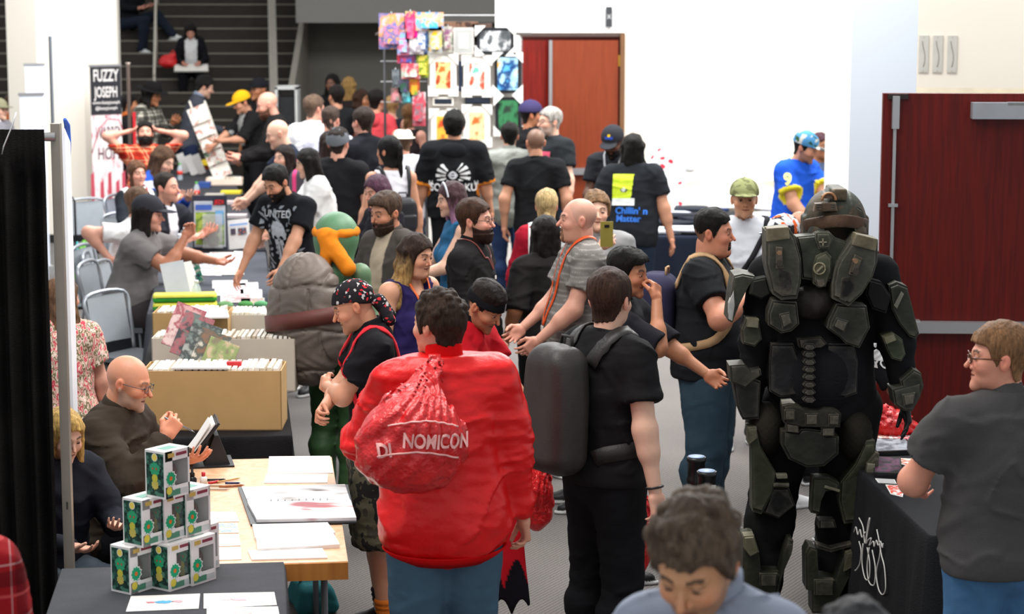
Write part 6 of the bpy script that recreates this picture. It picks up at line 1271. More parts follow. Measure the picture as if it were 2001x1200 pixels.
tS = table('table at the right with art prints and red bag', P2 + rS * wS, P2 + aS * 2.0 + rS * wS, wS, .735); clS = cloth('black cloth with white signature lettering on the right table', tS[1], tS[2], tS[3], wS, .741, M('#1b1c1f', .85, name='black signed cloth', bump=.4, bscale=120, spec=.2), seed=7)
# signature drawn on the left side of that cloth: loops of white line
def sig(pts, r=.0035, name='signature'):
    cu = catmull(pts, 90 if len(pts) > 6 else 30); bm = bmesh.new(); tube(bm, [(-wS / 2 - .058, a, b) for a, b in cu], r, 5); return bm_obj(name, bm, M('#cfcdc8', .6), clS, smooth=True)
def sg(px, py):     # point of the photo on the cloth's left side, in cloth coordinates (along, height)
    o = P2 - rS * .05; d = ray(px, py); n = rS; t = (o - np.array([0, 0, CAM_H])) @ n / (d @ n); q = np.array([0, 0, CAM_H]) + d * t; return ((q - np.array([tS[1][0], tS[1][1], 0])) @ aS, q[2])
for L_ in ([(1672, 1040), (1676, 1030), (1680, 1045), (1684, 1035), (1688, 1050), (1694, 1040)], [(1682, 1012), (1690, 1030), (1694, 1062), (1700, 1020), (1703, 1016), (1696, 1060), (1700, 1055), (1706, 1052), (1702, 1066), (1710, 1058), (1712, 1068), (1716, 1056), (1720, 1066), (1724, 1058), (1728, 1070), (1729, 1062)],
           [(1682, 1058), (1686, 1075), (1684, 1100), (1678, 1112), (1674, 1115)], [(1690, 1062), (1688, 1100), (1694, 1130), (1702, 1130), (1703, 1100), (1698, 1070)], [(1702, 1070), (1698, 1110), (1702, 1138), (1712, 1142), (1714, 1110), (1708, 1075)], [(1717, 1035), (1722, 1060), (1726, 1085), (1732, 1110), (1734, 1150), (1728, 1162), (1720, 1150), (1716, 1120), (1722, 1090), (1724, 1075)]): sig([sg(*q) for q in L_])
v, f = text_mesh('responsi', .05, .001, 1.0); q0 = sg(1690, 1168); mesh_obj('lettering', np.c_[np.full(len(v), -wS / 2 - .05), q0[0] - v[:, 0], q0[1] + v[:, 1]], f, M('#cfcdc8', .6), clS, smooth=False)
# ---- chairs
def chair_parts(e, h=.41):
    bm = bmesh.new(); bx(bm, (0, -.02, h - .02), (.44, .42, .035)); bm_obj('seat', bm, M('#5d6166', .8, name='grey seat pad'), e, bevel=.012)
    bm = bmesh.new(); pts = [(-.215, .19, h), (-.22, .225, h + .22), (-.20, .27, h + .41), (.20, .27, h + .41), (.22, .225, h + .22), (.215, .19, h)]; tube(bm, [Vector(q) for q in catmull(pts, 26)], .014, 8); bm_obj('back_frame', bm, M('#a7acb2', .35, .6, name='silver chair frame'), e, smooth=True)
    V = []; F = []
    for j in range(9):
        for i in range(9): V.append(((i / 8 - .5) * .40, .205 + .06 * (j / 8) + .02 * (1 - (i / 4 - 1) ** 2), h + .07 + .33 * j / 8))
    for j in range(8):
        for i in range(8): F.append([j * 9 + i, j * 9 + i + 1, (j + 1) * 9 + i + 1, (j + 1) * 9 + i])
    V = np.array(V); n = len(V); F = np.array(F); mesh_obj('backrest', np.vstack([V, V + np.array([0, .012, 0])]), np.vstack([F, F[:, ::-1] + n]), MESHB, e)
    for sx in (-1, 1):
        for y0, y1 in ((-.2, -.24), (.17, .25)):
            bm = bmesh.new(); tube(bm, [(sx * .20, y0, h - .03), (sx * .22, y1, .0)], .011, 8); bm_obj('leg', bm, GREYP, e, smooth=True)
    return e
CH0 = None
def chair(loc, rz_, label, h=.41):
    global CH0
    if CH0 is None: CH0 = chair_parts(empty('folding_chair', (0, 0, 0))); e = CH0
    else: e = copy_tree(CH0)
    e.location = (loc[0], loc[1], 0); e.rotation_euler = (0, 0, rz_); e.scale = (1, 1, h / .41)
    tag(e, label, 'chair', 'grey meeting chairs'); return e
for px_, py_, yw, lb in ((258, 517, 80, 'grey mesh-back chair with silver rim just left of the brown crate'), (232, 498, 95, 'grey mesh-back chair second behind the black cap wearer'), (262, 580, 60, 'grey chair turned sideways before the black suitcase'),
                         (190, 660, 150, 'grey chair with dark rim beside the red tote and suitcase'), (188, 735, 175, 'wide grey chair directly behind the bald artist'), (192, 396, 40, 'empty grey chair against the white pillar base')):
    q = at(px_, py_, .82); chair(q, math.radians(yw), lb)
for p_, lb in SEATED: 
    short = {'in a': ''}; w_ = lb.replace('seated person', 'person').split()
    chair(p_.loc[:2] + p_.Rw[:2, :2] @ np.array([0, .03]), p_.yaw, 'grey chair under the ' + ' '.join(w_[:9]), .41 * p_.k)
# ---- toy boxes: card box with window, nine of them
TEAL = MSPOT(['#1f4038', '#2c5a4c', '#18302b', '#4a7a68', '#23463c'], 90, .5, 'dark green brick print', voronoi=True)
def toy_box():
    e = empty('toy_box'); w_, d_, h_ = .115, .09, .16; bm = bmesh.new()
    # white card shell with a window opening on the front (-y)
    t = .002; bx(bm, (0, d_ / 2 - t, h_ / 2), (w_, t, h_)); bx(bm, (-w_ / 2, 0, h_ / 2), (t, d_, h_)); bx(bm, (w_ / 2, 0, h_ / 2), (t, d_, h_)); bx(bm, (0, 0, t / 2), (w_, d_, t)); bx(bm, (0, 0, h_ - t / 2), (w_, d_, t))
    bx(bm, (0, -d_ / 2, h_ - .017), (w_, t, .034)); bx(bm, (0, -d_ / 2, .02), (w_, t, .04)); bx(bm, (-w_ / 2 + .017, -d_ / 2, h_ / 2), (.034, t, h_)); bx(bm, (w_ / 2 - .004, -d_ / 2, h_ / 2), (.008, t, h_)); bm_obj('carton', bm, M('#eeeae8', .5, name='white carton'), e)
    box('side_print', (-w_ / 2 - .0018, 0, h_ / 2), (.001, d_ - .012, h_ - .016), TEAL, e, 0); box('inner_tray', (0, d_ / 2 - .012, h_ / 2 - .005), (w_ - .01, .016, h_ - .03), TEAL, e, 0)
    box('window', (.012, -d_ / 2 + .001, h_ / 2 + .004), (w_ - .046, .0008, h_ - .08), M('#b0bcb8', .12, name='clear window film', alpha=.10, spec=.5), e, 0)
    bm = bmesh.new(); lathe(bm, [(.0, 0), (.016, .002), (.018, .02), (.014, .034), (.02, .04), (.030, .052), (.031, .07), (.024, .088), (.0, .094)], (0, 0, 0), 16); bm_obj('figure', bm, M('#5a2a20', .5), e, loc=(.012, .01, .012))
    # blotches of green and yellow: plain generic artwork on front and side
    def blob(nm, cx, cz, r, col, k, seed, face):
        rr = random.Random(seed); n = 22; bm = bmesh.new(); vs = []
        for i in range(n):
            a = 2 * PI * i / n; q = r * (1 + (.32 if i % 2 and k else 0) * rr.uniform(.5, 1)); X_, Z_ = cx + q * math.cos(a), cz + q * math.sin(a) * 1.05
            vs.append(bm.verts.new((X_, -d_ / 2 - .0022 - .0006 * face[1], Z_) if face[0] == 'f' else (-w_ / 2 - .0026 - .0006 * face[1], X_, Z_)))
        bm.faces.new(vs if face[0] == 'f' else vs[::-1]); return bm_obj(nm, bm, M(col, .5), e)
    blob('front_print', -.034, .068, .023, '#e8ece8', 1, 1, ('f', 0)); blob('front_print', -.034, .068, .019, '#16a070', 1, 1, ('f', 1)); blob('front_print', -.034, .068, .007, '#d8702c', 0, 3, ('f', 2)); blob('front_print', -.042, .028, .013, '#d8c84a', 0, 4, ('f', 1)); blob('front_print', -.02, .036, .008, '#e6e6e6', 1, 5, ('f', 2))
    blob('side_art', 0, .098, .02, '#2aa070', 1, 2, ('s', 0)); blob('side_art', 0, .068, .013, '#c8c040', 0, 6, ('s', 1)); blob('side_art', .0, .046, .014, '#c8b858', 1, 7, ('s', 0)); blob('side_badge', 0, .138, .011, '#f0d860', 0, 8, ('s', 0)); blob('side_badge', 0, .138, .013, '#f0f0ec', 0, 8, ('s', -.4))
    for x in (-.008, .008): blob('side_art', x, .1, .0035, '#c85030', 0, 9, ('s', 2))
    bm = bmesh.new(); bx(bm, (-.03, -d_ / 2 - .002, h_ - .015), (.03, .001, .014)); bm_obj('header_print', bm, M('#c8a85a', .5), e); bm = bmesh.new(); bx(bm, (.018, -d_ / 2 - .002, h_ - .015), (.05, .001, .010)); bm_obj('header_print', bm, M('#8a3a4a', .5), e)
    box('footer_print', (-.02, -d_ / 2 - .002, .018), (.06, .001, .02), M('#4f8a70', .5), e, 0); box('footer_print', (.03, -d_ / 2 - .002, .018), (.04, .001, .02), M('#c4c8c8', .5), e, 0); box('top_print', (0, 0, h_ + .0005), (.06, .04, .001), M('#5a9080', .5), e, 0)
    return e
TB0 = None
def put_box(px_, py_, z, rz_, label):
    global TB0
    e = TB0 = toy_box() if TB0 is None else TB0
    if e.get('used'): e = copy_tree(TB0); del e['used']
    TB0['used'] = 1; q = at(px_, py_, z); e.location = tuple(q); e.rotation_euler = (0, 0, rz_); tag(e, label, 'toy box', 'stack of boxed toy figures')
    return e
zb_ = .7425; TR = math.radians(55); TS = 1.13; tw_, td_ = .115 * TS, .09 * TS
def put_box(px_, py_, lv, label):
    global TB0
    if TB0 is None: e = TB0 = toy_box()
    else: e = copy_tree(TB0)
    q = at(px_, py_, zb_ + lv * .182); c, s_ = math.cos(TR), math.sin(TR)      # photo corner = box corner (-w/2, -d/2)
    e.location = (q[0] + c * tw_ / 2 - s_ * td_ / 2, q[1] + s_ * tw_ / 2 + c * td_ / 2, zb_ + lv * .182); e.rotation_euler = (0, 0, TR); e.scale = (TS, TS, TS); tag(e, label, 'toy box', 'stack of boxed toy figures'); return e
for a_ in ((256, 1163, 0, 'toy box at the lower left corner of the stack'), (332, 1157, 0, 'toy box in the middle of the bottom row'), (376, 1146, 0, 'toy box at the right end of the bottom row front'), (384, 1122, 0, 'rear toy box peeking out right behind the bottom row'), (300, 1140, 0, 'toy box mostly hidden between the two left ones of the bottom row'),
           (280, 1071, 1, 'toy box at the left of the middle row'), (323, 1061, 1, 'toy box in the centre of the middle row'), (366, 1051, 1, 'toy box at the right of the middle row'), (324, 977, 2, 'single toy box on the very top of the stack')): put_box(*a_)
# ---- flat sheets laid by their four photo corners
def sheet(px4, z, label, th=.002, mat=None, cat='print', name='art_print', art=None, group=None, border=.12):
    q = [at(a, b, z) for a, b in px4]; c = np.mean(q, 0); c[2] = z; bm = bmesh.new(); lo = [bm.verts.new(Vector(p_ - c)) for p_ in q]; hi = [bm.verts.new(Vector(p_ - c) + Vector((0, 0, th))) for p_ in q]
    bm.faces.new(hi); bm.faces.new(lo[::-1]); [bm.faces.new([lo[i], lo[(i + 1) % 4], hi[(i + 1) % 4], hi[i]]) for i in range(4)]; bmesh.ops.recalc_face_normals(bm, faces=bm.faces)
    o = bm_obj(name, bm, mat or PAPER, None, loc=tuple(c)); tag(o, label, cat, group)
    if art:
        bm = bmesh.new(); vs = [bm.verts.new(Vector((p_ - c) * (1 - border)) + Vector((0, 0, th + .0006))) for p_ in q]; bm.faces.new(vs); bmesh.ops.recalc_face_normals(bm, faces=bm.faces)
        if bm.faces[:][0].normal.z < 0: bmesh.ops.reverse_faces(bm, faces=bm.faces)
        bm_obj('artwork', bm, MSPOT(art, 22, .5, 'loose colour art') if isinstance(art, (list, tuple)) else art, o)
    return o
def blots(o, items):
    for x, y, r, col, sd in items:
        rr = random.Random(sd); bm = bmesh.new(); vs = [bm.verts.new((x + r * (1 + .35 * rr.uniform(-1, 1)) * math.cos(a) * 1.5, y + r * (1 + .35 * rr.uniform(-1, 1)) * math.sin(a), .0035)) for a in [2 * PI * i / 18 for i in range(18)]]; bm.faces.new(vs); bm_obj('sketch', bm, M(col, .6), o)
zt = .7425; zw = .7405
o = sheet([(256, 1166), (391, 1161), (388, 1190), (246, 1196)], zt, 'pink-white print with a blue sketch in front of the toy boxes'); blots(o, [(.0, .0, .022, '#58a8d0', 1), (-.05, -.005, .010, '#d87a80', 2), (.05, .01, .014, '#d8a8b0', 3)])
o = sheet([(398, 1161), (536, 1158), (541, 1183), (398, 1190)], zt, 'pale print with a faint pink figure at the table corner'); blots(o, [(0, 0, .018, '#e0a8b4', 4), (-.05, 0, .012, '#e8c0c8', 5)])
o = sheet([(404, 1189), (543, 1186), (548, 1215), (404, 1218)], zt, 'pale print cut by the bottom edge of the view'); blots(o, [(0, .01, .02, '#d8b8b8', 6)])
SK = ['#efebe8', '#e6e0dc', '#f2efec', '#cfcac6', '#eeeae6']
for i, (q, lb) in enumerate((([(526, 893), (645, 892), (651, 925), (523, 926)], 'white comic pages at the far corner of the artist table'), ([(520, 927), (641, 927), (640, 944), (516, 945)], 'pale blue sketch sheet in front of the far comic pages'),
        ([(404, 1001), (461, 1002), (467, 1020), (405, 1021)], 'small white sheet beside the middle toy boxes'), ([(404, 1024), (464, 1023), (466, 1042), (404, 1043)], 'bordered print with yellow strip beside the toy boxes'), ([(410, 1046), (467, 1045), (470, 1067), (412, 1069)], 'white sheet below the bordered print'), ([(414, 1071), (470, 1070), (472, 1094), (416, 1096)], 'white sheet at the near edge by the charcoal cloth'))):
    sheet(q, zw, lb, .003, cat='sheet', art=(['#e8e8ec', '#b8c4d4', '#f0f0f0', '#d8d8dc'] if i in (1,) else (['#e8e4e8', '#c8c478', '#8aa0b8', '#f0f0f0'] if i == 3 else SK)), name='paper_sheet')
for i, (q, h_, lb) in enumerate((([(493, 1030), (640, 1026), (655, 1046), (498, 1056)], .012, 'stack of white prints just below the open portfolio'), ([(500, 1050), (650, 1046), (664, 1071), (503, 1080)], .016, 'thicker stack of white sheets near the table edge'), ([(484, 1078), (630, 1074), (640, 1092), (492, 1096)], .006, 'lowest loose white sheets at the orange table edge'))):
    e = sheet(q, zw, lb, h_, cat='paper stack', name='paper_stack', art=SK); 
# open portfolio: cover, two leaves of sleeves and rings
q = [at(a, b, zw + .002) for a, b in ((465, 955), (680, 950), (697, 1024), (490, 1028))]; c = np.mean(q, 0); e = empty('portfolio', tuple(c), 0, 'open ring portfolio with glossy black-edged sleeves of artwork', 'portfolio')
def quad(nm, pts, th, mat, par, cc):
    bm = bmesh.new(); lo = [bm.verts.new(Vector(p_ - cc)) for p_ in pts]; hi = [bm.verts.new(Vector(p_ - cc) + Vector((0, 0, th))) for p_ in pts]; bm.faces.new(hi); bm.faces.new(lo[::-1]); [bm.faces.new([lo[i], lo[(i + 1) % 4], hi[(i + 1) % 4], hi[i]]) for i in range(4)]; bmesh.ops.recalc_face_normals(bm, faces=bm.faces); return bm_obj(nm, bm, mat, par)
quad('cover', q, .008, M('#16161a', .4), e, c); 
def lp(u, v_, z=0): return (q[0] * (1 - u) + q[1] * u) * (1 - v_) + (q[3] * (1 - u) + q[2] * u) * v_ + np.array([0, 0, z])
SLV = MSPOT(['#dcdce0', '#b0a8a4', '#e4e4e6', '#f0f0f2', '#8a7a78'], 2.4, .12, 'glossy sleeve art', stretch=(1, 2.5, 1)); SLV2 = MSPOT(['#5a5e70', '#d0d2d6', '#eeeef0', '#f4f4f6', '#c07a80'], 2.2, .12, 'glossy sleeve comic art', stretch=(1, 2.5, 1))
quad('page', [lp(.03, .03, .009), lp(.97, .02, .009), lp(.985, .46, .009), lp(.04, .46, .009)], .004, SLV, e, c); quad('page', [lp(.03, .51, .009), lp(.985, .51, .009), lp(1.0, .97, .009), lp(.06, .97, .009)], .014, SLV2, e, c)
for k in range(9):
    a = lp(.25 + .065 * k, .485, .018) - c; bm = bmesh.new(); tube(bm, [Vector(a) + Vector((0, -.012 + .0, 0)), Vector(a) + Vector((0, -.006, .008)), Vector(a) + Vector((0, .006, .008)), Vector(a) + Vector((0, .012, 0))], .0018, 5); bm_obj('ring', bm, CHROME, e, smooth=True)
# pens, brushes, ink
for i, (a, b, col, w_, lb) in enumerate((((404, 938), (442, 937), '#17171a', .005, 'black marker lying on the artist table'), ((425, 942), (470, 934), '#c8a060', .004, 'wooden paintbrush nearest the far side'), ((440, 944), (470, 944), '#22285a', .005, 'dark blue capped pen on the table'), ((400, 948), (455, 950), '#b8a890', .005, 'long pale pen across the brushes'), ((428, 951), (478, 948), '#a86a40', .006, 'brown tipped brush pen on the table'), ((395, 955), (450, 956), '#d0c0b0', .005, 'thin white pencil lowest of the pens'), ((408, 944), (430, 940), '#c8303a', .006, 'short red pen beside the ink'))):
    A_, B_ = at(a[0], a[1], zw + .006), at(b[0], b[1], zw + .006); bm = bmesh.new(); d = Vector(B_ - A_); tube(bm, [Vector((0, 0, 0)), d * .2, d * .85], w_, 8); tube(bm, [d * .85, d], [w_, .001], 8); tag(bm_obj('pen', bm, M(col, .4), None, smooth=True, loc=tuple(A_)), lb, 'pen', 'pens and brushes on the artist table')
q = at(376, 948, zw); e = empty('ink_bottle', tuple(q), 0, 'small black ink bottle with dropper cap beside the pens', 'bottle'); bm = bmesh.new(); lathe(bm, [(.0, 0), (.02, .0), (.021, .03), (.012, .038), (.010, .042)], n=16); bm_obj('glass', bm, M('#1c1c20', .15), e); bm = bmesh.new(); lathe(bm, [(.012, .042), (.012, .056), (.006, .06), (.006, .075), (.0, .077)], n=12); bm_obj('cap', bm, M('#101012', .4), e)
q = at(398, 948, zw); e = empty('correction_bottle', tuple(q), 0, 'small white and red bottle beside the ink', 'bottle'); bm = bmesh.new(); lathe(bm, [(0, 0), (.016, 0), (.017, .035), (.008, .042)], n=16); bm_obj('glass', bm, M('#e8e4e0', .3), e); bm = bmesh.new(); lathe(bm, [(.009, .042), (.009, .06), (0, .061)], n=12); bm_obj('cap', bm, M('#c82834', .4), e)
# clipboard leaning on its easel case
q = at(395, 905, zw); e = empty('drawing_stand', tuple(q), math.radians(12), 'black folding tablet case propping up a white drawing board', 'stand')
R_ = Matrix.Rotation(math.radians(-32), 3, 'Y'); box('board', (.0, 0, .115), (.012, .23, .25), M('#1e1e22', .4), e, .003, R=Matrix.Rotation(math.radians(38), 3, 'Y')); box('paper', (-.012, 0, .120), (.006, .21, .225), PAPER, e, .001, R=Matrix.Rotation(math.radians(38), 3, 'Y')); box('paper', (-.016, -.03, .135), (.004, .15, .19), PAPER, e, .001, R=Matrix.Rotation(math.radians(34), 3, 'Y'))
bm = bmesh.new(); prism(bm, [(-.0, .0), (.13, .0), (.075, .15), (.055, .15)], -.09, .09); bm_obj('prop', bm, M('#232326', .6), e); box('base', (.02, 0, .004), (.25, .24, .008), M('#1c1c20', .6), e, .002)
bm = bmesh.new(); hW = AR.arms[-1][2]; hw = AR.W(hW + (hW - AR.arms[-1][1]) * .35); tube(bm, [Vector((-.05, -.02, .02)), Vector((.06, .03, -.05))], .004, 8); tube(bm, [Vector((.06, .03, -.05)), Vector((.075, .036, -.06))], [.004, .001], 8); tag(bm_obj('drawing_pen', bm, M('#8a8e96', .3, .5), None, smooth=True, loc=tuple(hw)), 'slim silver pen held in the artist hand', 'pen')
# bags under the artist table
def rbag(name, label, cat, px4c, D, size, color, mat='cloth', seed=1, z=None, handles=True, rz0=0, nb=.012):
    q = atD(px4c[0], px4c[1], D); z0 = size[2] if z is None else z + size[2]; e = empty(name, (q[0], q[1], z0 - size[2]), rz0, label, cat); nz = Noise(seed, 16, 6)
    def fn(P): 
        t = 1 - .25 * np.clip(P[:, 2] / (2 * size[2]), 0, 1) ** 2; return rbox(np.c_[P[:, 0] / t, P[:, 1] / t, P[:, 2]], (0, 0, size[2]), size, min(size) * .5) + nb * nz(P) - nb * .6 * np.abs(Noise(seed + 2, 38)(P))
    V, F = mesh_sdf(fn, (-size[0] - .02, -size[1] - .02, -.01), (size[0] + .02, size[1] + .02, 2 * size[2] + .02), .009 if max(size) < .25 else .013); V[:, 2] = np.maximum(V[:, 2], .001); mesh_obj('bag_body', V, F, MA(mat), e, col=np.tile(lin(color), (len(V), 1)))
    if handles: bm = bmesh.new(); tube(bm, [(-.06, 0, 2 * size[2] - .03), (-.05, 0, 2 * size[2] + .05), (.05, 0, 2 * size[2] + .05), (.06, 0, 2 * size[2] - .03)], .009, 8); bm_obj('handle', bm, M(color, .7), e, smooth=True)
    return e
rbag('duffel_bag', 'teal padded bag on the floor under the wooden table', 'bag', (603, 1190), 8.9, (.10, .16, .07), '#2b6a70', seed=3, z=.0, rz0=.3)
for o in COL.objects:
    if o.name == 'duffel_bag': q = at(606, 1200, .0); o.location = (q[0], q[1] + .12, 0.0)
rbag('folded_bag', 'dark red bag lying low in front of the teal bag', 'bag', (600, 1215), 8.4, (.12, .1, .03), '#7a1c22', seed=5, z=0, handles=False)
# ---- comic boxes
def longbox(label, corner_px, z, w_, l_, h_, yaw, mat, lid=False, items=0, seed=1, inside='#e8e0d0', tilt=0):
    q = at(corner_px[0], corner_px[1], z); r = np.array([math.cos(yaw), math.sin(yaw), 0]); f_ = np.array([-math.sin(yaw), math.cos(yaw), 0]); c = q - r * w_ / 2 + f_ * l_ / 2
    e = empty('comic_box', (c[0], c[1], z), yaw, label, 'cardboard box', 'open cardboard boxes of comics'); bm = bmesh.new(); t = .006
    bx(bm, (0, 0, t / 2), (w_, l_, t)); bx(bm, (-w_ / 2 + t / 2, 0, h_ / 2), (t, l_, h_)); bx(bm, (w_ / 2 - t / 2, 0, h_ / 2), (t, l_, h_)); bx(bm, (0, -l_ / 2 + t / 2, h_ / 2), (w_, t, h_)); bx(bm, (0, l_ / 2 - t / 2, h_ / 2), (w_, t, h_)); bm_obj('carton', bm, mat, e, bevel=.001)
    if items:
        rr = random.Random(seed)
        for i in range(items):
            n_ = 1; xw = w_ - .04; x0 = -xw / 2 + xw * (i + .5) / items
            o = box('comic', (x0, 0, h_ / 2 + .012 + rr.uniform(-.004, .006)), (xw / items * .7, l_ - .03, h_ - .004), M(rr.choice(['#e8e2d4', '#f0ece4', '#d8ccb8', '#e4dac8', '#efe9df', '#f4f0e8', '#c8b8a4']), .7), e, 0, R=Matrix.Rotation(rr.uniform(-.04, .04), 3, 'Y'))
    return e
yc = tC[3]
longbox('big tan comic box across the front of the row, dark wood-brown top', (551, 841), .7425, .715, .30, .31, yc - .12, CARD, items=22, seed=1)
CB2 = longbox('white comic box at the right of the second row, lettered front', (578, 765), .7425, .40, .28, .30, yc - .12, CARDW, items=14, seed=2)
longbox('white comic box at the left of the second row behind the magazines', (441, 752), .7425, .42, .28, .27, yc - .12, CARDW, items=14, seed=3)
longbox('rear tan comic box under the white papers', (446, 700), .7425, .46, .28, .28, yc - .12, CARD, items=14, seed=4)
longbox('rear white comic box at the far right of the table', (560, 690), .7425, .42, .30, .24, yc - .12, CARDW, items=14, seed=5)
q = at(345, 722, 1.06); 
def lean_stack(px_, py_, z, label, yaw=0.):
    q = at(px_, py_, z); e = empty('magazine_rack', tuple(q), yaw, label, 'rack'); rr = random.Random(2); cols = [['#c88a8e', '#d8a4a4', '#a85a62', '#e0c4c0'], ['#55585a', '#6e7876', '#a8646a', '#44484c'], ['#5e6866', '#7c8a84', '#4a5050', '#a8aca6'], ['#c8bca4', '#8a6a54', '#5a605a', '#d8d0c0'], ['#b8a894', '#8a8068', '#94a46a', '#d0b898']]
    for k in range(5):
        o = box('magazine', (.045 * k - .03, -.03 * k, .22 - .045 * k), (.17, .012, .255), MSPOT(cols[k], 16, .35, 'magazine cover'), e, .001, R=Matrix.Rotation(math.radians(-22), 3, 'X') @ Matrix.Rotation(math.radians(22), 3, 'Y'))
    box('rack_rail', (.06, -.02, .10), (.30, .02, .012), M('#9aa0a4', .3, .5), e, .002, R=Matrix.Rotation(math.radians(50), 3, 'Y')); return e
lean_stack(372, 716, 1.06 - .15, 'leaning rack of overlapping magazines on top of the comic boxes', yc)
for (q4, z, lb) in (([(350, 601), (425, 600), (432, 612), (350, 612)], 1.045, 'white papers lying on the rearmost comic box'), ([(352, 610), (444, 608), (448, 622), (352, 624)], 1.035, 'second white sheet over the rear tan comic box'), ([(338, 722), (360, 712), (440, 709), (446, 722)], 1.062, 'white folded paper resting on the big tan box')): sheet(q4, z, lb, .01, cat='sheet', name='paper_sheet')
q = at(458, 716, 1.055); box('red_card_box', tuple(q + np.array([0, 0, .012])), (.075, .04, .03), M('#c42a30', .5), None); tag(bpy.data.objects['red_card_box'], 'small red box beside the paper on the comic boxes', 'box')
q = at(505, 715, .80)
box('comic_cover', (.03, -.145, .13), (.15, .006, .11), MSPOT(['#d8ccb8', '#b8a890', '#5a8a80', '#e0d8c8', '#8a4a38'], 30, .5, 'muted comic art'), CB2, .001)
# ---- middle table
def bottle(px_, py_, z, label, cap='#e8ecf0', h_=.21, body='#d6e6ee', grp='clear water bottles on the tables', al=.45):
    q = at(px_, py_, z); e = empty('water_bottle', tuple(q), 0, label, 'bottle', grp); bm = bmesh.new(); lathe(bm, [(0, 0), (.028, 0), (.032, .01), (.031, .06), (.029, .07), (.032, .08), (.032, h_ * .66), (.024, h_ * .8), (.013, h_ * .9), (.013, h_ * .93)], n=18); bm_obj('bottle_body', bm, M(body, .08, name='clear bottle', alpha=al, spec=.8), e)
    bm = bmesh.new(); lathe(bm, [(.015, h_ * .92), (.015, h_), (0, h_)], n=14); bm_obj('cap', bm, M(cap, .4), e); bm = bmesh.new(); lathe(bm, [(.0325, h_ * .32), (.0325, h_ * .55)], n=18); bm_obj('bottle_label', bm, M('#8ab4d8' if cap != '#58c040' else '#d83a30', .4), e); return e
for a in ((362, 492, 'water bottle beside the toy, left of the pair'), (375, 470, 'water bottle partly behind the carded toy'), (352, 505, 'water bottle at the table edge by the cap wearer'), (367, 535, 'water bottle behind the grey print stand'), (360, 455, 'water bottle by the seated dark-haired person'), (385, 605, 'small clear bottle at the near end behind the comic boxes')): bottle(a[0], a[1], zt, a[2])
for a in ((352, 352, 'green-capped bottle on the far table near the jersey'), (385, 392, 'green-capped bottle behind the carded toy')): bottle(a[0], a[1], zt, a[2], '#58c040', grp='green-capped bottles', h_=.2)
for a in ((357, 320, 'clear bottle at the far end beside the tall prints'), (380, 322, 'clear bottle right of another at the far end')): bottle(a[0], a[1], zt, a[2])
q = at(388, 408, zt); bm = bmesh.new(); lathe(bm, [(0, 0), (.028, 0), (.042, .12), (.0, .121)], n=18); tag(bm_obj('paper_cup', bm, M('#ecebe8', .6), None, loc=tuple(q)), 'white paper cup behind the carded toy', 'cup')
q = at(411, 488, zt); e = empty('carded_toy', tuple(q), math.radians(3), 'large carded toy in a clear blister with red lettered corner', 'toy'); bw, bh = .30, .47
box('card', (0, .02, bh / 2), (bw, .012, bh), M('#2a2f40', .4), e, .01, R=Matrix.Rotation(-.06, 3, 'X')); box('silver_border', (0, .01, bh / 2 - .012), (bw - .03, .004, bh - .07), M('#c2c8d0', .35), e, .008, R=Matrix.Rotation(-.06, 3, 'X'))
box('green_print', (0, .004, bh / 2 - .05), (bw - .055, .004, bh - .19), MSPOT(['#8aa840', '#a8c050', '#6a8a3a', '#b8cc60'], 9, .4, 'green print'), e, .002, R=Matrix.Rotation(-.06, 3, 'X')); box('blue_print', (-.05, -.004, bh - .10), (.14, .003, .045), M('#3f64b8', .4), e, .004); box('sky_print', (.085, -.001, bh - .19), (.07, .003, .12), M('#6aa8d8', .4), e, .002)
box('title_plate', (.085, -.008, bh - .055), (.11, .004, .055), M('#20242e', .4), e, .004); text_on('title', 'JEDI', .052, Matrix.Translation((.085, -.012, bh - .055)), M('#e02028', .4), e, sx=.9, off=.001)
box('blister', (.03, -.05, bh * .36), (.17, .09, bh * .62), M('#e4ecec', .06, name='clear blister', alpha=.28, spec=.9), e, .02); bm = bmesh.new(); lathe(bm, [(0, 0), (.045, .01), (.05, .07), (.035, .1), (.05, .12), (.055, .16), (.035, .2), (0, .21)], n=18); bm_obj('figure', bm, MSPOT(['#5a4034', '#3c4a30', '#4a2c24', '#6a5a44'], 20, .8, 'brown and green plastic'), e, loc=(.03, -.045, .03), smooth=True)
q = at(466, 487, zt); e = empty('info_sheet', tuple(q), math.radians(-8), 'white printed information sheet standing tilted beside the toy', 'sheet'); R_ = Matrix.Rotation(-.3, 3, 'X') @ Matrix.Rotation(-.12, 3, 'Y'); box('paper', (0, .03, .13), (.19, .004, .26), PAPER, e, .001, R=R_); box('blue_line', (.0, .018, .215), (.16, .003, .014), M('#6a98d8', .5), e, 0, R=R_); box('photo', (.03, .022, .155), (.075, .003, .06), MSPOT(['#5a4a50', '#b86a50', '#3a3e58', '#7a8a9a'], 40, .5, 'small photos'), e, 0, R=R_); box('photo', (-.05, .02, .15), (.045, .003, .055), M('#4a3e52', .5), e, 0, R=R_)
rs = random.Random(11); PC = ['#e8e6ea', '#c8a0a0', '#8a90b8', '#d8d070', '#e8e8f0', '#b85a5a', '#6a7a88', '#d0c8c0']
rows_ = [(395, 503, 70), (440, 500, 60), (400, 517, 60), (450, 515, 62), (398, 532, 70), (445, 530, 64), (450, 556, 70), (450, 568, 60), (462, 583, 62), (480, 560, 50), (490, 574, 46), (493, 590, 50), (470, 500, 26), (425, 510, 30)]
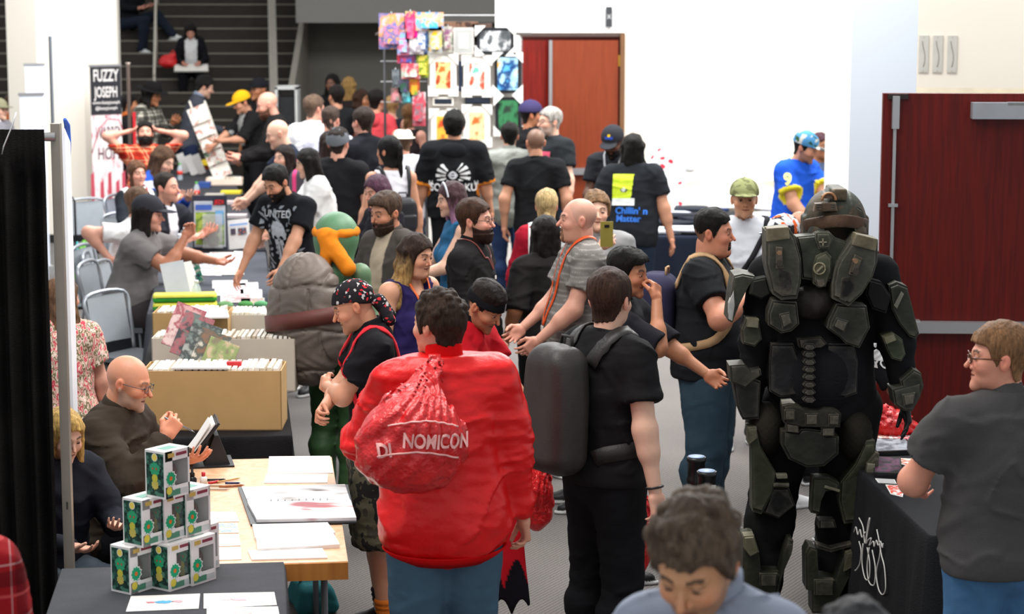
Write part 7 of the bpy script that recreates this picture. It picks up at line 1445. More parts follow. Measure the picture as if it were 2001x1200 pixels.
for i, (x, y, w_) in enumerate(rows_):
    h_ = rs.uniform(6, 9); a = rs.uniform(-1, 1); cs_ = [rs.choice(PC), '#ecebee', rs.choice(PC), rs.choice(PC)]
    sheet([(x - w_ / 2, y - h_ + a), (x + w_ / 2 * .95, y - h_ - a), (x + w_ / 2, y + h_ - a), (x - w_ / 2, y + h_ + a)], zt + .0022 * (i % 3), 'one of the small colourful prints in rows on the middle table', .002, cat='print', art=cs_, group='small prints in rows on the middle table')
for k, (z, y) in enumerate(((zt, 590), (zt + .062, 590))):
    q = at(362, 606, zt); e = empty('pencil_case', (q[0], q[1], zt + .062 * k), yc, ['lower', 'upper'][k] + ' of two green and yellow zip cases stacked on the middle table', 'case'); 
    V, F = mesh_sdf(lambda P: rbox(P, (0, 0, .031), (.225, .07, .030), .022), (-.24, -.09, 0), (.24, .09, .07), .006); c = np.tile(lin('#3cae3c'), (len(V), 1)); c[V[:, 2] > .038] = lin('#e4dc50'); mesh_obj('case_body', V, F, MA('leather'), e, col=c); box('zip', (0, -.0715, .036), (.40, .004, .004), M('#2c5a2c', .4), e, 0)
q = at(350, 600, zt); e = empty('print_stand', tuple(q + np.array([0, .0, 0])), .3, 'grey wire display stand with back card beside the green cases', 'stand'); box('back_card', (-.02, -.02, .17), (.17, .006, .32), M('#b8bcc2', .5), e, .002, R=Matrix.Rotation(-.3, 3, 'X') @ Matrix.Rotation(-.15, 3, 'Y')); box('prints', (.05, .0, .19), (.14, .012, .26), PAPER, e, .002, R=Matrix.Rotation(-.3, 3, 'X') @ Matrix.Rotation(-.15, 3, 'Y'))
for s_ in (-1, 1): bm = bmesh.new(); tube(bm, [(s_ * .06 - .02, -.10, .0), (s_ * .06 - .02, -.06, .03), (s_ * .06 - .02, .10, .0)], .005, 6); bm_obj('foot', bm, CHROME, e, smooth=True)
q = at(388, 552, zt); e = empty('book', tuple(q), .2, 'narrow colourful book standing tilted behind the grey stand', 'book'); box('pages', (0, 0, .075), (.05, .02, .15), MSPOT(['#b83a40', '#2a3a48', '#3a8a70', '#d8c8c0'], 24, .5, 'bright spine'), e, .002, R=Matrix.Rotation(-.25, 3, 'Y'))
for i, (x, y, cl, r_, lb) in enumerate(((402, 604, '#7a7468', .035, 'grey rolled stuffed shape at the near table end'), (440, 604, '#7ea878', .030, 'pale green rolled soft toy beside the grey one'), (480, 602, '#5a9a58', .028, 'green and yellow round soft toy'), (510, 601, '#6ab07a', .026, 'small mint green soft toy at the right end'))):
    q = at(x, y, zt); V, F = mesh_sdf(lambda P: ell(P, (0, 0, r_ * .9), (r_ * 2, r_ * 1.3, r_)) + .004 * Noise(i, 50)(P), (-.09, -.06, 0), (.09, .06, .08), .006); V[:, 2] = np.maximum(V[:, 2], 0); o = mesh_obj('soft_toy', V, F, MA('knit'), None, col=np.clip(np.tile(lin(cl), (len(V), 1)) * (1 + .4 * Noise(i, 30)(V))[:, None], 0, 1)); o.location = tuple(q); tag(o, lb, 'soft toy')
# far table: tall leaning print rack, stands, box of comics
q = at(436, 346, zt); e = empty('print_rack', tuple(q), .1, 'tall leaning rack of five cream art prints on the far table', 'rack'); A3 = atD(382, 210, q[1] - .1) - q; B3 = np.array([0, 0, .02])
for k in range(5):
    t = .1 + .2 * k; c3 = B3 * (1 - t) + A3 * t; box('art_print', tuple(c3 + np.array([0, -.02 - .008 * (5 - k), 0])), (.23, .008, .20), MSPOT(['#ede6da', '#e8ded0', '#efeae0', '#c07a6a', '#e8e0d4', '#6a8a6a'], 9 + k, .5, 'cream illustrated print', cuts=[0, .4, .5, .58, .61, .68]), e, .001, R=Matrix.Rotation(-.38, 3, 'Y') @ Matrix.Rotation(-.2, 3, 'X'))
bm = bmesh.new(); tube(bm, [Vector(B3) + Vector((-.08, 0, 0)), Vector(A3) + Vector((-.08, .02, .08))], .012, 8); bm_obj('rail', bm, M('#e0d8cc', .5), e, smooth=True); bm = bmesh.new(); tube(bm, [Vector(B3) + Vector((.1, 0, 0)), Vector(A3) + Vector((.1, .02, .08))], .012, 8); bm_obj('rail', bm, M('#e0d8cc', .5), e, smooth=True); box('base', (.03, 0, .012), (.34, .12, .024), M('#202024', .5), e)
for i, (x, y) in enumerate(((358, 338), (374, 342), (389, 340))):
    q = at(x, y, zt); e = tag(empty('display_card', tuple(q), .25), ['leftmost', 'middle', 'rightmost'][i] + ' of three narrow white display cards on the far table', 'card', 'white display cards'); box('card_face', (0, 0, .12), (.09, .006, .25), PAPER, e, .001, R=Matrix.Rotation(-.35, 3, 'Y')); box('strut', (.03, .03, .06), (.02, .004, .13), PAPER, e, 0, R=Matrix.Rotation(.5, 3, 'X'))
q = at(432, 362, zt); e = longbox('low cream box of comics on the far table', (474, 362), zt, .42, .30, .07, .1, M('#e4d0bc', .8, name='cream card'), items=16, seed=9, )
tag(e, None, None, None); del e['group']
for i, (x, y, w_, cl, lb) in enumerate(((452, 378, 44, '#e6d23a', 'yellow-edged book nearest the low cream box'), (420, 384, 40, '#b8b0a4', 'grey book left of the yellow one'), (400, 366, 26, '#2c4a8a', 'dark blue tin behind the toy'), (405, 330, 26, '#c8582c', 'orange stack under the yellow packet'), (403, 322, 20, '#ecc828', 'yellow packet on the far table'), (455, 398, 46, '#c8b8b4', 'pinkish open booklet by the black shirt'), (460, 425, 44, '#bfb4b4', 'pale booklet in front of the pinkish one'))):
    q = at(x, y, zt if i != 4 else zt + .06); o = box('book', tuple(q + np.array([0, 0, .015 if i < 2 or i > 4 else .03])), (w_ / 200, .16, .03 if i < 2 or i > 4 else .06), M(cl, .6), None, .003); tag(o, lb, 'book')
# ---- behind the chairs, left
q = at(168, 556, 0); fn, (V, F) = plastic_bag(None, '', '', (0, .0, .42), (0, 0, .17), (.15, .12, .17), seed=6); e = empty('shopping_bag', (q[0], q[1], 0.01), 0, 'bright lime green bag standing on the floor', 'bag'); V[:, 2] = np.maximum(V[:, 2], 0); mesh_obj('bag_body', V, F, MA('film'), e, col=np.tile(lin('#6cc81e'), (len(V), 1)))
q = at(176, 563, 0); o = box('silver_pack', tuple(q + np.array([0, 0, .02])), (.2, .1, .03), M('#d0d0c8', .3, .3), None, .01); tag(o, 'flat silver pack on the floor by the lime green bag', 'pack')
e = rbag('black_bag', 'low black bag on the floor against the pillar', 'bag', (165, 470), 24.4, (.23, .14, .12), '#1a1a1c', seed=8, z=0)
q = at(207, 566, 0); e = rbag('backpack', 'small black rucksack on the floor under the grey chairs', 'bag', (210, 555), 19.8, (.12, .1, .14), '#1d1d20', seed=9, z=0)
q = at(140, 600, 0); e = empty('luggage_trolley', (q[0], q[1], 0), .3, 'teal-handled luggage trolley with two tan wheels', 'trolley')
for s_ in (-1, 1): 
    bm = bmesh.new(); lathe(bm, [(.0, -.02), (.11, -.02), (.125, 0), (.11, .02), (0, .02)], n=24); bmesh.ops.rotate(bm, verts=bm.verts, matrix=Matrix.Rotation(PI / 2, 3, 'Y')); o = bm_obj('wheel', bm, M('#1d1c1c', .8), e, loc=(s_ * .12, 0, .125)); bm = bmesh.new(); lathe(bm, [(0, -.023), (.075, -.023), (.075, .023), (0, .023)], n=20); bmesh.ops.rotate(bm, verts=bm.verts, matrix=Matrix.Rotation(PI / 2, 3, 'Y')); h = bm_obj('hub', bm, M('#b8986a', .6), o)
    bm = bmesh.new(); tube(bm, [(s_ * .07, 0, .12), (s_ * .07, .02, .62)], .010, 8); bm_obj('lower_rail', bm, M('#3aa0a0', .4, .3), e, smooth=True)
bm = bmesh.new(); tube(bm, [(-.06, .02, .6), (-.06, .03, 1.0), (-.04, .03, 1.04), (.04, .03, 1.04), (.06, .03, 1.0), (.06, .02, .6)], .011, 8); bm_obj('grip', bm, M('#2a2a2c', .5), e, smooth=True); box('toe_plate', (0, -.1, .03), (.28, .2, .01), GREYP, e)
q = at(283, 640, 0); e = tag(box('brown_crate', (q[0] + .02, q[1] + .4, .44), (.24, .30, .30), M('#8a4c34', .7, name='reddish brown panel', var=.1), None, .008), 'reddish brown crate on black carton beside the grey chairs', 'crate'); e.location = (0, 0, 0)
e = tag(box('black_carton', (q[0] + .02, q[1] + .4, .145), (.28, .34, .288), M('#1c1c1f', .8), None, .008), 'tall black carton under the reddish brown crate', 'carton')
q = at(250, 712, 0); e = empty('suitcase', (q[0] + .08, q[1] + .15, 0), .15, 'grey soft suitcase lying behind the artist', 'suitcase'); V, F = mesh_sdf(lambda P: rbox(P, (0, 0, .17), (.32, .22, .16), .06) + .004 * Noise(2, 20)(P), (-.34, -.24, 0), (.34, .24, .36), .012); mesh_obj('shell', V, F, MA('cloth'), e, col=np.tile(lin('#4a4c52'), (len(V), 1)))
bm = bmesh.new(); tube(bm, [(-.3, -.1, .335), (-.1, -.19, .34), (.2, -.17, .34), (.28, .05, .335)], .008, 6); bm_obj('zip', bm, M('#222226', .5), e, smooth=True); box('handle', (.05, -.0, .345), (.16, .03, .02), M('#232326', .5), e, .006)
sp_ = q; fn, (V, F) = plastic_bag(None, '', '', (.06, 0, .16), (0, 0, .05), (.11, .09, .055), seed=9); e = empty('red_tote', (sp_[0] - .0, sp_[1] + .12, .338), 0, 'crumpled bright red tote on the grey suitcase', 'bag'); V[:, 2] = np.maximum(V[:, 2], 0); mesh_obj('bag_body', V, F, MA('cloth'), e, col=np.tile(lin('#d81420'), (len(V), 1)))
# banners by the pillar
def banner(label, px0, px1, pyt, pyb, D, yaw, parts, grp=None):
    a, b = atD(px0, pyt, D), atD(px1, pyt, D); w_ = (b[0] - a[0]) / math.cos(yaw); c = (a + b) / 2; zt_ = a[2]; e = empty('roll_up_banner', (c[0], D, 0), yaw, label, 'banner', grp)
    bm = bmesh.new(); bx(bm, (0, 0, .04), (w_ + .04, .16, .08)); bm_obj('base', bm, M('#b8b8b8', .4, .5), e, bevel=.01); bm = bmesh.new(); bx(bm, (0, .0, zt_), (w_ + .02, .02, .025)); bm_obj('top_rail', bm, M('#9a9a9c', .4, .5), e, bevel=.005); bm = bmesh.new(); tube(bm, [(0, .03, .06), (0, .03, zt_)], .01, 8); bm_obj('pole', bm, GREYP, e, smooth=True); return e, w_, zt_
e, w_, zt_ = banner('tall banner lettered FUZZY JOSEPH over pink drip artwork', 179, 231, 128, 400, 24.9, math.radians(38), None)
box('panel', (0, 0, zt_ * .5 + .04), (w_, .006, zt_ - .08), MSPOT(['#e8dada', '#efe4e2', '#ead8d8', '#e6c8cc', '#c8707c', '#ece0de'], 5, .7, 'pink drip print', stretch=(3.5, 1, 1.1), cuts=[0, .42, .5, .56, .61, .66]), e, .001)
box('header_panel', (0, -.005, zt_ - .29), (w_, .004, .55), M('#24242a', .6), e, 0); LT = M('#e2dcd8', .6)
for s_, z, sz in (('FUZZY', .12, .19), ('JOSEPH', .31, .17)): text_on('lettering', s_, sz, Matrix.Translation((0, -.009, zt_ - z)), LT, e, sx=w_ / .19 * .27 / (sz / .19) / (1.0 if s_ == 'FUZZY' else 1.17), off=.004)
for s_, z, sz in (('www.fuzzyjoseph', .425, .05), ('@fuzzyjoseph', .49, .05)): text_on('lettering', s_, sz, Matrix.Translation((0, -.009, zt_ - z)), LT, e, off=.001, sx=1.0)
for s_, z in (('WARREN', .78), ('HOPE', 1.02)): text_on('lettering', s_, .2, Matrix.Translation((.03, -.006, zt_ - z)), M('#5a4048', .6), e, sx=(.42 if len(s_) == 6 else .62), off=.001)
bm = bmesh.new(); tube(bm, [(-.2, -.006, zt_ - 1.0), (-.1, -.006, zt_ - .72), (.02, -.006, zt_ - .61), (.16, -.006, zt_ - .63), (.22, -.006, zt_ - .8)], .006, 5); bm_obj('red_arc', bm, M('#c85a68', .6), e)
for k, x in enumerate((-.2, -.08, .02, .12, .2)): bm = bmesh.new(); prism(bm, [(x - .02, zt_ - 1.25 - .1 * (k % 2)), (x + .02, zt_ - 1.22 - .1 * (k % 2)), (x + .025, zt_ - 1.5 - .06 * k % .2), (x, zt_ - 1.62 - .1 * (k % 3)), (x - .025, zt_ - 1.5)], -.008, -.004); bm_obj('red_drip', bm, M('#c04a5a', .6), e)
for px0, px1, pyt, D, lb in ((50, 84, 126, 22.6, 'upper white banner panel with grey top rail before the pillar'), (40, 82, 184, 20.2, 'lower white banner panel with grey top rail before the pillar')):
    e, w_, zt_ = banner(lb, px0, px1, pyt, 500, D, math.radians(25), None, 'plain white banners'); box('panel', (0, 0, zt_ * .5 + .04), (w_, .006, zt_ - .08), M('#e4e9f4', .6, name='white banner cloth', var=.02), e, 0)
a = atD(98, 70, 17.5); e = empty('feather_banner', (a[0], 17.5, 0), math.radians(102), 'thin grey banner seen edge-on with red side, left of the pillar', 'banner'); box('sail', (0, 0, a[2] / 2 + .2), (.34, .03, a[2] - .4), M('#a9a8b2', .6), e, .01); bm = bmesh.new(); tube(bm, [(-.18, 0, 0), (-.18, 0, a[2])], .015, 8); bm_obj('pole', bm, GREYP, e, smooth=True); box('base', (0, 0, .015), (.6, .3, .03), GREYP, e)
a = atD(127, 238, 9.7); e = empty('white_banner', (a[0], 9.7, 0), math.radians(96), 'white curved banner edge with blue top beside the drape post', 'banner')
bm = bmesh.new(); prism(bm, [(-.14, .06), (.04, .06), (.0, .3), (.08, 1.3), (.10, a[2] - .1), (-.14, a[2] - .02)], -.012, .012); bm_obj('sail', bm, M('#eef0f6', .6), e); bm = bmesh.new(); tube(bm, [(.10, 0, a[2] - .25), (.115, 0, a[2] - .1), (.09, 0, a[2] - .02), (.0, 0, a[2] + .01)], [.008, .014, .014, .008], 8); bm_obj('blue_cap', bm, M('#3a64c0', .5), e, smooth=True); box('base', (0, 0, .03), (.3, .2, .06), GREYP, e)
a = atD(250, 122, 22.3); e = empty('display_pole', (a[0], 22.3, 0), 0, 'thin metal pole with rounded top and red ribbon beside the banner', 'pole'); bm = bmesh.new(); tube(bm, [(0, 0, 0), (0, 0, a[2] - .03), (.0, 0, a[2])], [.018, .018, .03], 8); bm_obj('shaft', bm, M('#8a7a70', .4, .5), e, smooth=True); box('ribbon', (.05, 0, a[2] - .72), (.03, .01, .42), M('#c8202a', .6), e); box('foot', (0, 0, .01), (.3, .3, .02), GREYP, e)
# ---- picture wall
g0 = atD(880, 150, 21.9); GX = lambda px_: atD(px_, 150, 21.9)[0]
gw = empty('grid_display', ((GX(745) + GX(1018)) / 2, 22.0, 0), 0, 'tall white wire grid wall carrying framed prints and packs', 'display'); gx0, gx1 = GX(835) - gw.location.x, GX(1018) - gw.location.x; gz1 = atD(900, 100, 22)[2]
bm = bmesh.new(); bx(bm, ((gx0 + gx1) / 2, .03, gz1 / 2), (gx1 - gx0, .02, gz1)); bm_obj('panel', bm, M('#e6e0d8', .7), gw)
for x in (GX(750) - gw.location.x, gx0, (gx0 + gx1) / 2, gx1): bm = bmesh.new(); zz = gz1 if x >= gx0 - .01 else atD(750, 28, 22)[2]; tube(bm, [(x, .05, 0), (x, .05, zz)], .014, 8); bm_obj('post', bm, M('#2a2a2c', .5), gw, smooth=True)
for py_ in (30, 60, 90, 120, 160, 200): z = atD(800, py_, 22)[2]; bm = bmesh.new(); tube(bm, [(GX(742) - gw.location.x, .045, z), (gx1, .045, z)], .006, 6); bm_obj('rail', bm, M('#c8c8c8', .4, .5), gw, smooth=True)
def framed(px0, py0, px1, py1, label, frame, matc, art, fw=4, mw=8, corner=True, y=21.93):
    A_, B_ = atD(px0, py0, y), atD(px1, py1, y); c = (A_ + B_) / 2; W_, H_ = B_[0] - A_[0], A_[2] - B_[2]; e = empty('framed_print', (c[0], y, B_[2]), 0, label, 'picture'); s = 1 / 191.
    box('frame', (0, 0, H_ / 2), (W_, .03, H_), M(frame, .4), e, .004); box('mat', (0, -.016, H_ / 2), (W_ - 2 * fw * s, .004, H_ - 2 * fw * s), M(matc, .7), e, 0); box('picture', (0, -.019, H_ / 2), (W_ - 2 * (fw + mw) * s, .004, H_ - 2 * (fw + mw) * s), MSPOT(art, 7, .4, 'loose poster colours', stretch=(1, 1, .8)), e, 0)
    if corner:
        for sx in (-1, 1):
            for sz in (-1, 1):
                bm = bmesh.new(); X_, Z_ = sx * W_ / 2, H_ / 2 + sz * H_ / 2; prism(bm, [(X_ + sx * .02, Z_ + sz * .02), (X_ - sx * .09, Z_ + sz * .02), (X_ + sx * .02, Z_ - sz * .09)], -.03, .02); bm_obj('corner_guard', bm, M('#e9e6e0', .5), e)
    return e
framed(840, 110, 892, 184, 'framed orange and gold print at the upper left of the picture wall', '#e9e4da', '#efe9dd', ['#e8b860', '#d86a2c', '#f0d890', '#a83a20', '#e89040'], 6, 5); framed(906, 112, 958, 186, 'framed pale green print with a red shape', '#e9e4da', '#efe9dd', ['#d8ecd8', '#6ab8a0', '#e8f0e0', '#c84a34', '#4a9a80'], 6, 5)
framed(842, 216, 890, 290, 'framed orange print low behind the raised arm', '#e9e4da', '#efe9dd', ['#e87830', '#d84828', '#f0b040', '#e8a070'], 6, 5); framed(906, 208, 958, 284, 'framed warm orange print lower centre of the picture wall', '#e9e4da', '#efe9dd', ['#f0a050', '#d8642c', '#f4d8a0', '#c8806a'], 6, 5)
framed(966, 106, 1018, 182, 'black framed bright blue print at the right of the picture wall', '#15171c', '#1b1d24', ['#2a6ab0', '#5aa8d8', '#163a70', '#a8d4e8', '#d8a03a'], 5, 1); framed(968, 190, 1018, 262, 'black framed dark print with a green figure', '#15171c', '#15171a', ['#1c2220', '#2c3a30', '#3a7a50', '#181a1c'], 5, 1)
framed(932, 54, 1004, 106, 'wide black framed grey picture at the top right', '#15171c', '#1a1c22', ['#b8b8b8', '#8a8c8e', '#d0d0d0', '#55585a', '#3a3c40'], 5, 1); framed(886, 54, 926, 106, 'grey-matted print with a yellow patch', '#c8c4bc', '#a8a8a4', ['#e8c840', '#b8b4a4', '#d8d8c8', '#e0b030'], 3, 8, False)
framed(846, 190, 886, 206, 'narrow dark strip picture between the rows', '#e6e0d4', '#1d222c', ['#1d222c', '#262c38'], 3, 1, False); framed(896, 120, 904, 178, 'narrow dark vertical panel between the two upper prints', '#1a2030', '#1a2030', ['#1a2030', '#222a3c'], 1, 0, False); framed(908, 190, 958, 203, 'dark strip picture above the lower centre print', '#1a1e28', '#1d222c', ['#1d222c', '#262c38'], 2, 1, False)
PK = [(740, 26, 790, 96, ['#7a80a8', '#c87a90', '#5a6aa0', '#e89a50', '#b8a8c0'], 'large grey-blue hanging pack at the top left corner'), (792, 22, 812, 84, ['#e8d8a0', '#e06a90', '#d8386a', '#b8d080'], 'pink and cream pack beside the grey-blue one'), (812, 24, 867, 60, ['#48a8e0', '#60b8e8', '#e0a878', '#3a90d0'], 'bright sky blue pack at the top'), (808, 30, 818, 80, ['#e81888', '#f02898'], 'hot pink upright strip of packaging'), (812, 50, 836, 104, ['#3878c8', '#e0e0e8', '#285898', '#90b8e0'], 'blue and white striped pack'),
      (838, 52, 864, 104, ['#8890a8', '#e8b820', '#b0b4b8', '#d0c878', '#686c88'], 'grey toy pack with a yellow tag'), (866, 52, 884, 102, ['#a8a868', '#8a5a78', '#c8c8b8', '#507048'], 'narrow olive and plum pack'), (776, 62, 800, 108, ['#e0e8f0', '#88b8e0', '#d06880', '#f0f0f0'], 'white cut-out pack with blue stripes'), (800, 76, 828, 106, ['#b8b0b0', '#888088', '#d8d0d0', '#705060'], 'grey pack under the striped one'),
      (776, 108, 812, 124, ['#3858a0', '#c03848', '#5878b8'], 'small blue and red header pack'), (814, 108, 838, 152, ['#d8c840', '#e8d860', '#708830', '#c0a830'], 'yellow and green blister pack'), (784, 124, 822, 154, ['#e8e8e4', '#b8c8b8', '#d04858', '#c8d0c8'], 'white pack with small figures'), (778, 152, 800, 184, ['#584878', '#386048', '#8878a0'], 'purple and green pack'), (800, 154, 820, 190, ['#489040', '#d8a030', '#c03838'], 'green, orange and red pack'), (766, 136, 780, 170, ['#686c70', '#50585c', '#808488'], 'dark grey pack at the left edge'),
      (764, 172, 784, 200, ['#708878', '#d88890', '#506858'], 'sage and pink pack at the left edge'), (786, 180, 806, 202, ['#58c0c8', '#385860', '#a0d8d8'], 'round aqua blue toy pack'), (806, 180, 832, 246, ['#b8a8a8', '#8a6a70', '#c84858', '#d8d0d0'], 'long grey and red hanging pack above the crowd')]
for i, (a0, b0_, a1, b1, cl, lb) in enumerate(PK):
    y = 21.92 - .03 * (i % 3); A_, B_ = atD(a0, b0_, y), atD(a1, b1, y); e = empty('toy_pack', ((A_[0] + B_[0]) / 2, y, B_[2]), 0, lb, 'toy pack'); W_, H_ = B_[0] - A_[0], A_[2] - B_[2]
    box('card', (0, 0, H_ / 2), (W_, .012, H_), MSPOT(cl, 9, .4, 'toy packaging colours', stretch=(1, 1, .8)), e, .002); box('blister', (0, -.03, H_ * .4), (W_ * .6, .05, H_ * .5), MSPOT(cl[::-1], 14, .25, 'toy under film'), e, .01); bm = bmesh.new(); tube(bm, [(0, .1, H_ + .02), (0, -.01, H_ + .015), (0, -.02, H_ - .01)], .004, 6); bm_obj('hook', bm, CHROME, e)
q = atD(900, 50, 22.4); e = tag(box('top_carton', tuple(q + np.array([0, 0, -.06])), (.36, .3, .2), MSPOT(['#5a4034', '#3c2c26', '#7a5a48', '#2a2422'], 8, .6, 'dark packaging'), None, .006), 'dark brown carton on top behind the grid wall', 'carton'); q = atD(942, 52, 22.4)
e = tag(box('top_carton', tuple(q + np.array([0, 0, -.06])), (.2, .3, .18), MSPOT(['#3a2c28', '#1c1a1a', '#6a5044'], 9, .6, 'black and brown packaging'), None, .006), 'smaller blackish carton on top behind the grid wall', 'carton')
box('top_shelf', (.02, .4, atD(900, 62, 22.4)[2] - .02 - 0), (1.6, .5, .02), M('#4a4440', .6), gw)
q = atD(562, 165, 27.5); e = empty('white_cabinet', (q[0], 27.5, 0), 0, 'white open-fronted cabinet by the stair side with a dark interior', 'cabinet'); bm = bmesh.new(); H_ = q[2] - .02
for c3, s3 in (((-.125, 0, H_ / 2), (.03, .4, H_)), ((.125, 0, H_ / 2), (.03, .4, H_)), ((0, 0, H_ - .02), (.28, .4, .03)), ((0, 0, H_ - .5), (.25, .4, .03)), ((0, .19, H_ / 2), (.25, .02, H_))): bx(bm, c3, s3)
bm_obj('frame', bm, M('#d8d8d4', .5), e); box('dark_block', (0, .02, H_ - .30), (.2, .3, .34), M('#1d1f22', .6, var=.4, vscale=30), e, .02)  # dark block fills the upper opening of the cabinet
# ---- t-shirt table and wall
q = atD(1306, 300, 22.6); e = empty('hanging_shirt', (q[0] + .05, 23.0, atD(1306, 458, 23)[2]), 0, 'white shirt sprinkled with red dots hanging by the wall', 'shirt'); H_ = atD(1306, 282, 23)[2] - atD(1306, 458, 23)[2]
V, F = mesh_sdf(lambda P: smin(rbox(P, (0, 0, H_ / 2), (.17, .04, H_ / 2), .03), cone(np.c_[np.abs(P[:, 0]), P[:, 1], P[:, 2]], (.1, 0, H_ - .08), (.22, 0, H_ - .25), .06), .04) + .008 * Noise(2, 22, 6, (1, 1, .2))(P), (-.3, -.1, 0), (.3, .1, H_), .014)
mesh_obj('fabric', V, F, MSPOT(['#eef0f2', '#d8384a', '#f0f2f4', '#8a94a0', '#eef0f2'], 26, .8, 'dotted white cotton', voronoi=True, cuts=[0, .84, .88, .96, .98]), e); bm = bmesh.new(); tube(bm, [(-.15, 0, H_ - .04), (0, 0, H_ + .04), (.15, 0, H_ - .04)], .006, 6); tube(bm, [(0, 0, H_ + .04), (0, .02, H_ + .1), (0, .6, H_ + .11)], .005, 6); bm_obj('hanger', bm, M('#c8c8c8', .4, .5), e)
SH = [(1300, 455, '#e8eaf0'), (1316, 440, '#20242c'), (1345, 452, '#eceef4'), (1366, 432, '#1b1e28'), (1400, 440, '#23262c'), (1425, 425, '#2a2a2e'), (1385, 415, '#1c2c54'), (1340, 425, '#20232a'), (1450, 440, '#d8d8dc'), (1475, 425, '#c4c6ca'), (1500, 410, '#d4d6da'), (1350, 412, '#2c3038'), (1315, 422, '#b8bccc'), (1512, 425, '#b8bac0')]
nm_ = ['white shirt folded at the front left corner', 'black folded shirt second from the left', 'crumpled white shirt at the front', 'black shirt with a bulge behind the white one', 'dark shirt before the capped person', 'dark shirt beside the camouflage cap', 'navy shirt with a red and blue badge', 'black shirt behind the crumpled white one', 'pale shirt near the white wall side', 'grey-white folded shirt behind the pale one', 'white folded shirt at the far right', 'dark grey shirt at the back left', 'lavender shirt at the back left corner', 'light grey shirt below the blue jersey']
for i, (x, y, cl) in enumerate(SH):
    q = at(x, y, .7425 + .012 * (i % 3)); nz = Noise(i, 22, 6); V, F = mesh_sdf(lambda P: rbox(P, (0, 0, .022), (.14, .17, .02), .018) + .010 * nz(P), (-.16, -.19, 0), (.16, .19, .06), .012); V[:, 2] = np.maximum(V[:, 2], .0005); o = mesh_obj('folded_shirt', V, F, MA('cloth'), None, col=np.tile(lin(cl), (len(V), 1))); o.location = tuple(q); o.rotation_euler = (0, 0, i * .7); tag(o, nm_[i] + ' on the shirt table', 'shirt', 'folded shirts on the far right table')
    if i in (6, 0): bm = bmesh.new(); lathe(bm, [(0, 0), (.05, 0), (.05, .003), (0, .003)], n=18); bm_obj('badge_print', bm, M('#d83a4a' if i == 6 else '#4a8ad0', .6), o, loc=(0, -.04, .046))
bm = bmesh.new(); bx(bm, (0, 0, 0), (1.1, .5, .10)); o = bm_obj('wall_shelf', bm, M('#eceae6', .7), None, loc=tuple(atD(1420, 395, 23.2) + np.array([0, .12, 0])), bevel=.01); tag(o, 'long white shelf against the far white wall', 'shelf')
# ---- right table items
zs_ = .7425
for q4, lb, art in (([(1692, 846), (1735, 844), (1744, 862), (1694, 865)], 'red and cream print at the far left corner of the right table', ['#c83a34', '#e8d8c8', '#a82a28', '#f0e8dc']), ([(1738, 852), (1806, 852), (1800, 872), (1752, 870)], 'white print with a red round figure on the right table', ['#f0eeea', '#e8e6e2', '#d04050', '#f2f0ec']), ([(1790, 870), (1822, 872), (1812, 884), (1778, 880)], 'small white card at the back of the right table', ['#e8e6e2', '#58606a', '#f0f0f0']),
                    ([(1752, 896), (1790, 898), (1786, 912), (1758, 908)], 'small cream card with a red mark', ['#e8dcc8', '#b84a3a', '#f0e8d8']), ([(1710, 936), (1748, 938), (1752, 946), (1716, 944)], 'narrow white sheet at the near left edge', ['#e8e6e4', '#c8c8c8']), ([(1730, 948), (1768, 950), (1764, 972), (1740, 966)], 'white print with an orange-red block at the table edge', ['#e8401c', '#f0ece8', '#e84828', '#f0f0ee'])): sheet(q4, zs_, lb, .003, art=art)
for q4, lb, c_ in (([(1700, 864), (1772, 866), (1790, 888), (1702, 892)], 'closed black and silver portfolio on the right table', ['#8a9098', '#5a6068', '#a8acb4']), ([(1704, 900), (1760, 902), (1762, 934), (1708, 932)], 'black portfolio with glossy sleeve in front', ['#22242a', '#3a3e48', '#6a3a5a', '#1a1c20'])):
    sheet(q4, zs_, lb, .022, M('#18191c', .35), 'portfolio', 'portfolio', art=c_, border=.1)
hb = at(1745, 846, zs_); fn, (V, F) = plastic_bag(None, '', '', (-.05, 0, .12), (0, 0, .035), (.13, .09, .04), seed=12); V[:, 2] = np.maximum(V[:, 2], 0); e = empty('plastic_bag', tuple(hb), 0, 'crumpled glossy red bag on the far end of the right table', 'bag'); mesh_obj('bag_body', V, F, MA('film'), e, col=np.tile(lin('#d81418'), (len(V), 1)))
# sweatshirt lettering: square block and word
yk = YK.toU(atD(1690, 705, YK.loc[1])); 
try:
    yk = YK.U2T(YK.toU(atD(1697, 690, YK.loc[1] - .2))[None])[0]; decal_mask(YK, lambda u, v_: '#c8c8c6' if abs(u - .3) > .08 else None, .12, .09, yk[0] - .01, yk[2] + .035, True); decal_text(YK, 'YORK', .06, yk[0], yk[2] - .03, '#d0d0ce', True, off=.03)
except Exception as ex: print('york', ex)
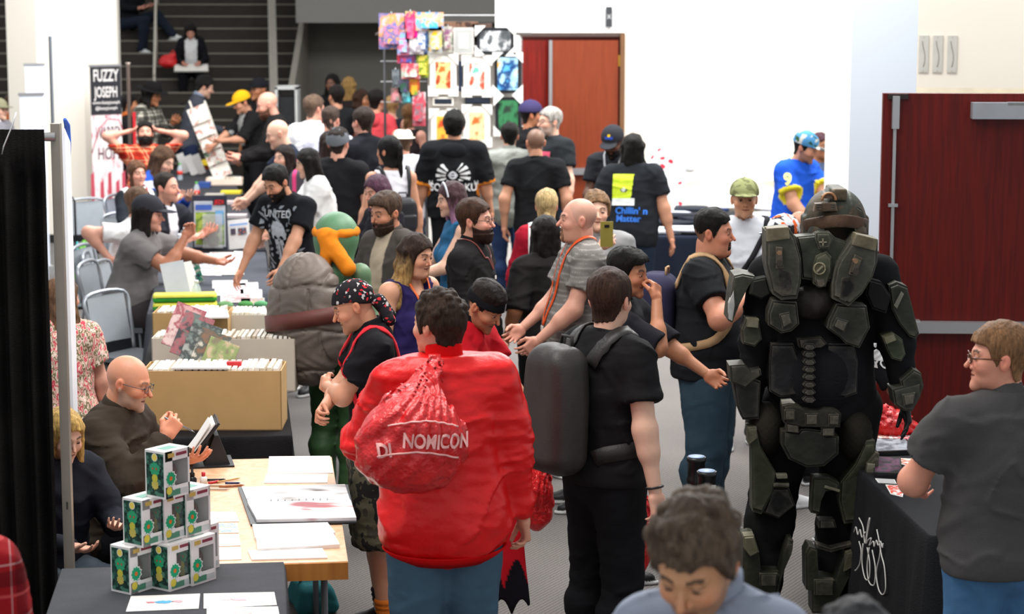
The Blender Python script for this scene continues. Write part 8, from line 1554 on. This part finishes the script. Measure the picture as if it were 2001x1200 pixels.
# black cylinders with pale caps
for i, (px_, py_, D, lb) in enumerate(((1361, 893, 9.6, 'rear of two black cylinder posts with a pale blue cap'), (1381, 921, 9.3, 'front of two black cylinder posts with a pale blue cap'))):
    q = atD(px_, py_, D); e = empty('black_post', (q[0], q[1], 0), 0, lb, 'post'); bm = bmesh.new(); lathe(bm, [(.0, 0), (.09, 0), (.09, .02), (.04, .03), (.040, q[2] - .14), (.044, q[2] - .13), (.044, q[2] - .1), (.040, q[2] - .09), (.040, q[2] - .025), (.044, q[2] - .02), (.044, q[2])], n=24); bm_obj('post_body', bm, M('#121214', .35), e); bm = bmesh.new(); lathe(bm, [(.0, q[2]), (.038, q[2] + .001), (.038, q[2] + .004), (0, q[2] + .004)], n=24); bm_obj('cap', bm, M('#a8bcd8', .4), e); box('paper_tag', (.028, -.034, q[2] - .09), (.02, .004, .07), M('#c8c4c0', .6), e, .001)
# hanging red bags in the front row
def handpt(p_, s, down=.10): 
    a, b, c_ = p_.arms[s]; d = (c_ - b) / np.linalg.norm(c_ - b); return p_.W(c_ + d * down)
h1 = atD(1052, 895, 9.25); c1 = atD(1045, 980, 9.25); hanging_bag('red plastic bag hanging between the red jacket and the black backpack', h1, c1, (.085, .06, .13), seed=21)
h2 = atD(1232, 955, 9.35); c2 = atD(1247, 1050, 9.35); hanging_bag('red plastic bag hanging behind the bare forearm with a bracelet', h2, c2, (.075, .06, .17), seed=22)
t1 = atD(1000, 1055, 8.7); e = empty('hanging_cloth', tuple(t1 + np.array([0, 0, -.32])), 0, 'long red cloth with ragged black hem hanging beside the jeans', 'cloth'); 
V, F = mesh_sdf(lambda P: np.maximum(cone(P * np.array([1, 2.2, 1]), (0, 0, .05), (-.01, 0, .52), .075, .045), -(P[:, 2] - .07 * np.abs(np.sin(P[:, 0] * 38)))) + .006 * Noise(4, 30, 6, (1, 1, .2))(P), (-.1, -.05, -.03), (.1, .05, .58), .008); c = np.tile(lin('#c01622'), (len(V), 1)); mm = V[:, 2] < .12 + .12 * np.abs(np.sin(V[:, 0] * 30 + 1)); c[mm] = lin('#17131a'); mesh_obj('fabric', V, F, MA('cloth'), e, col=c)
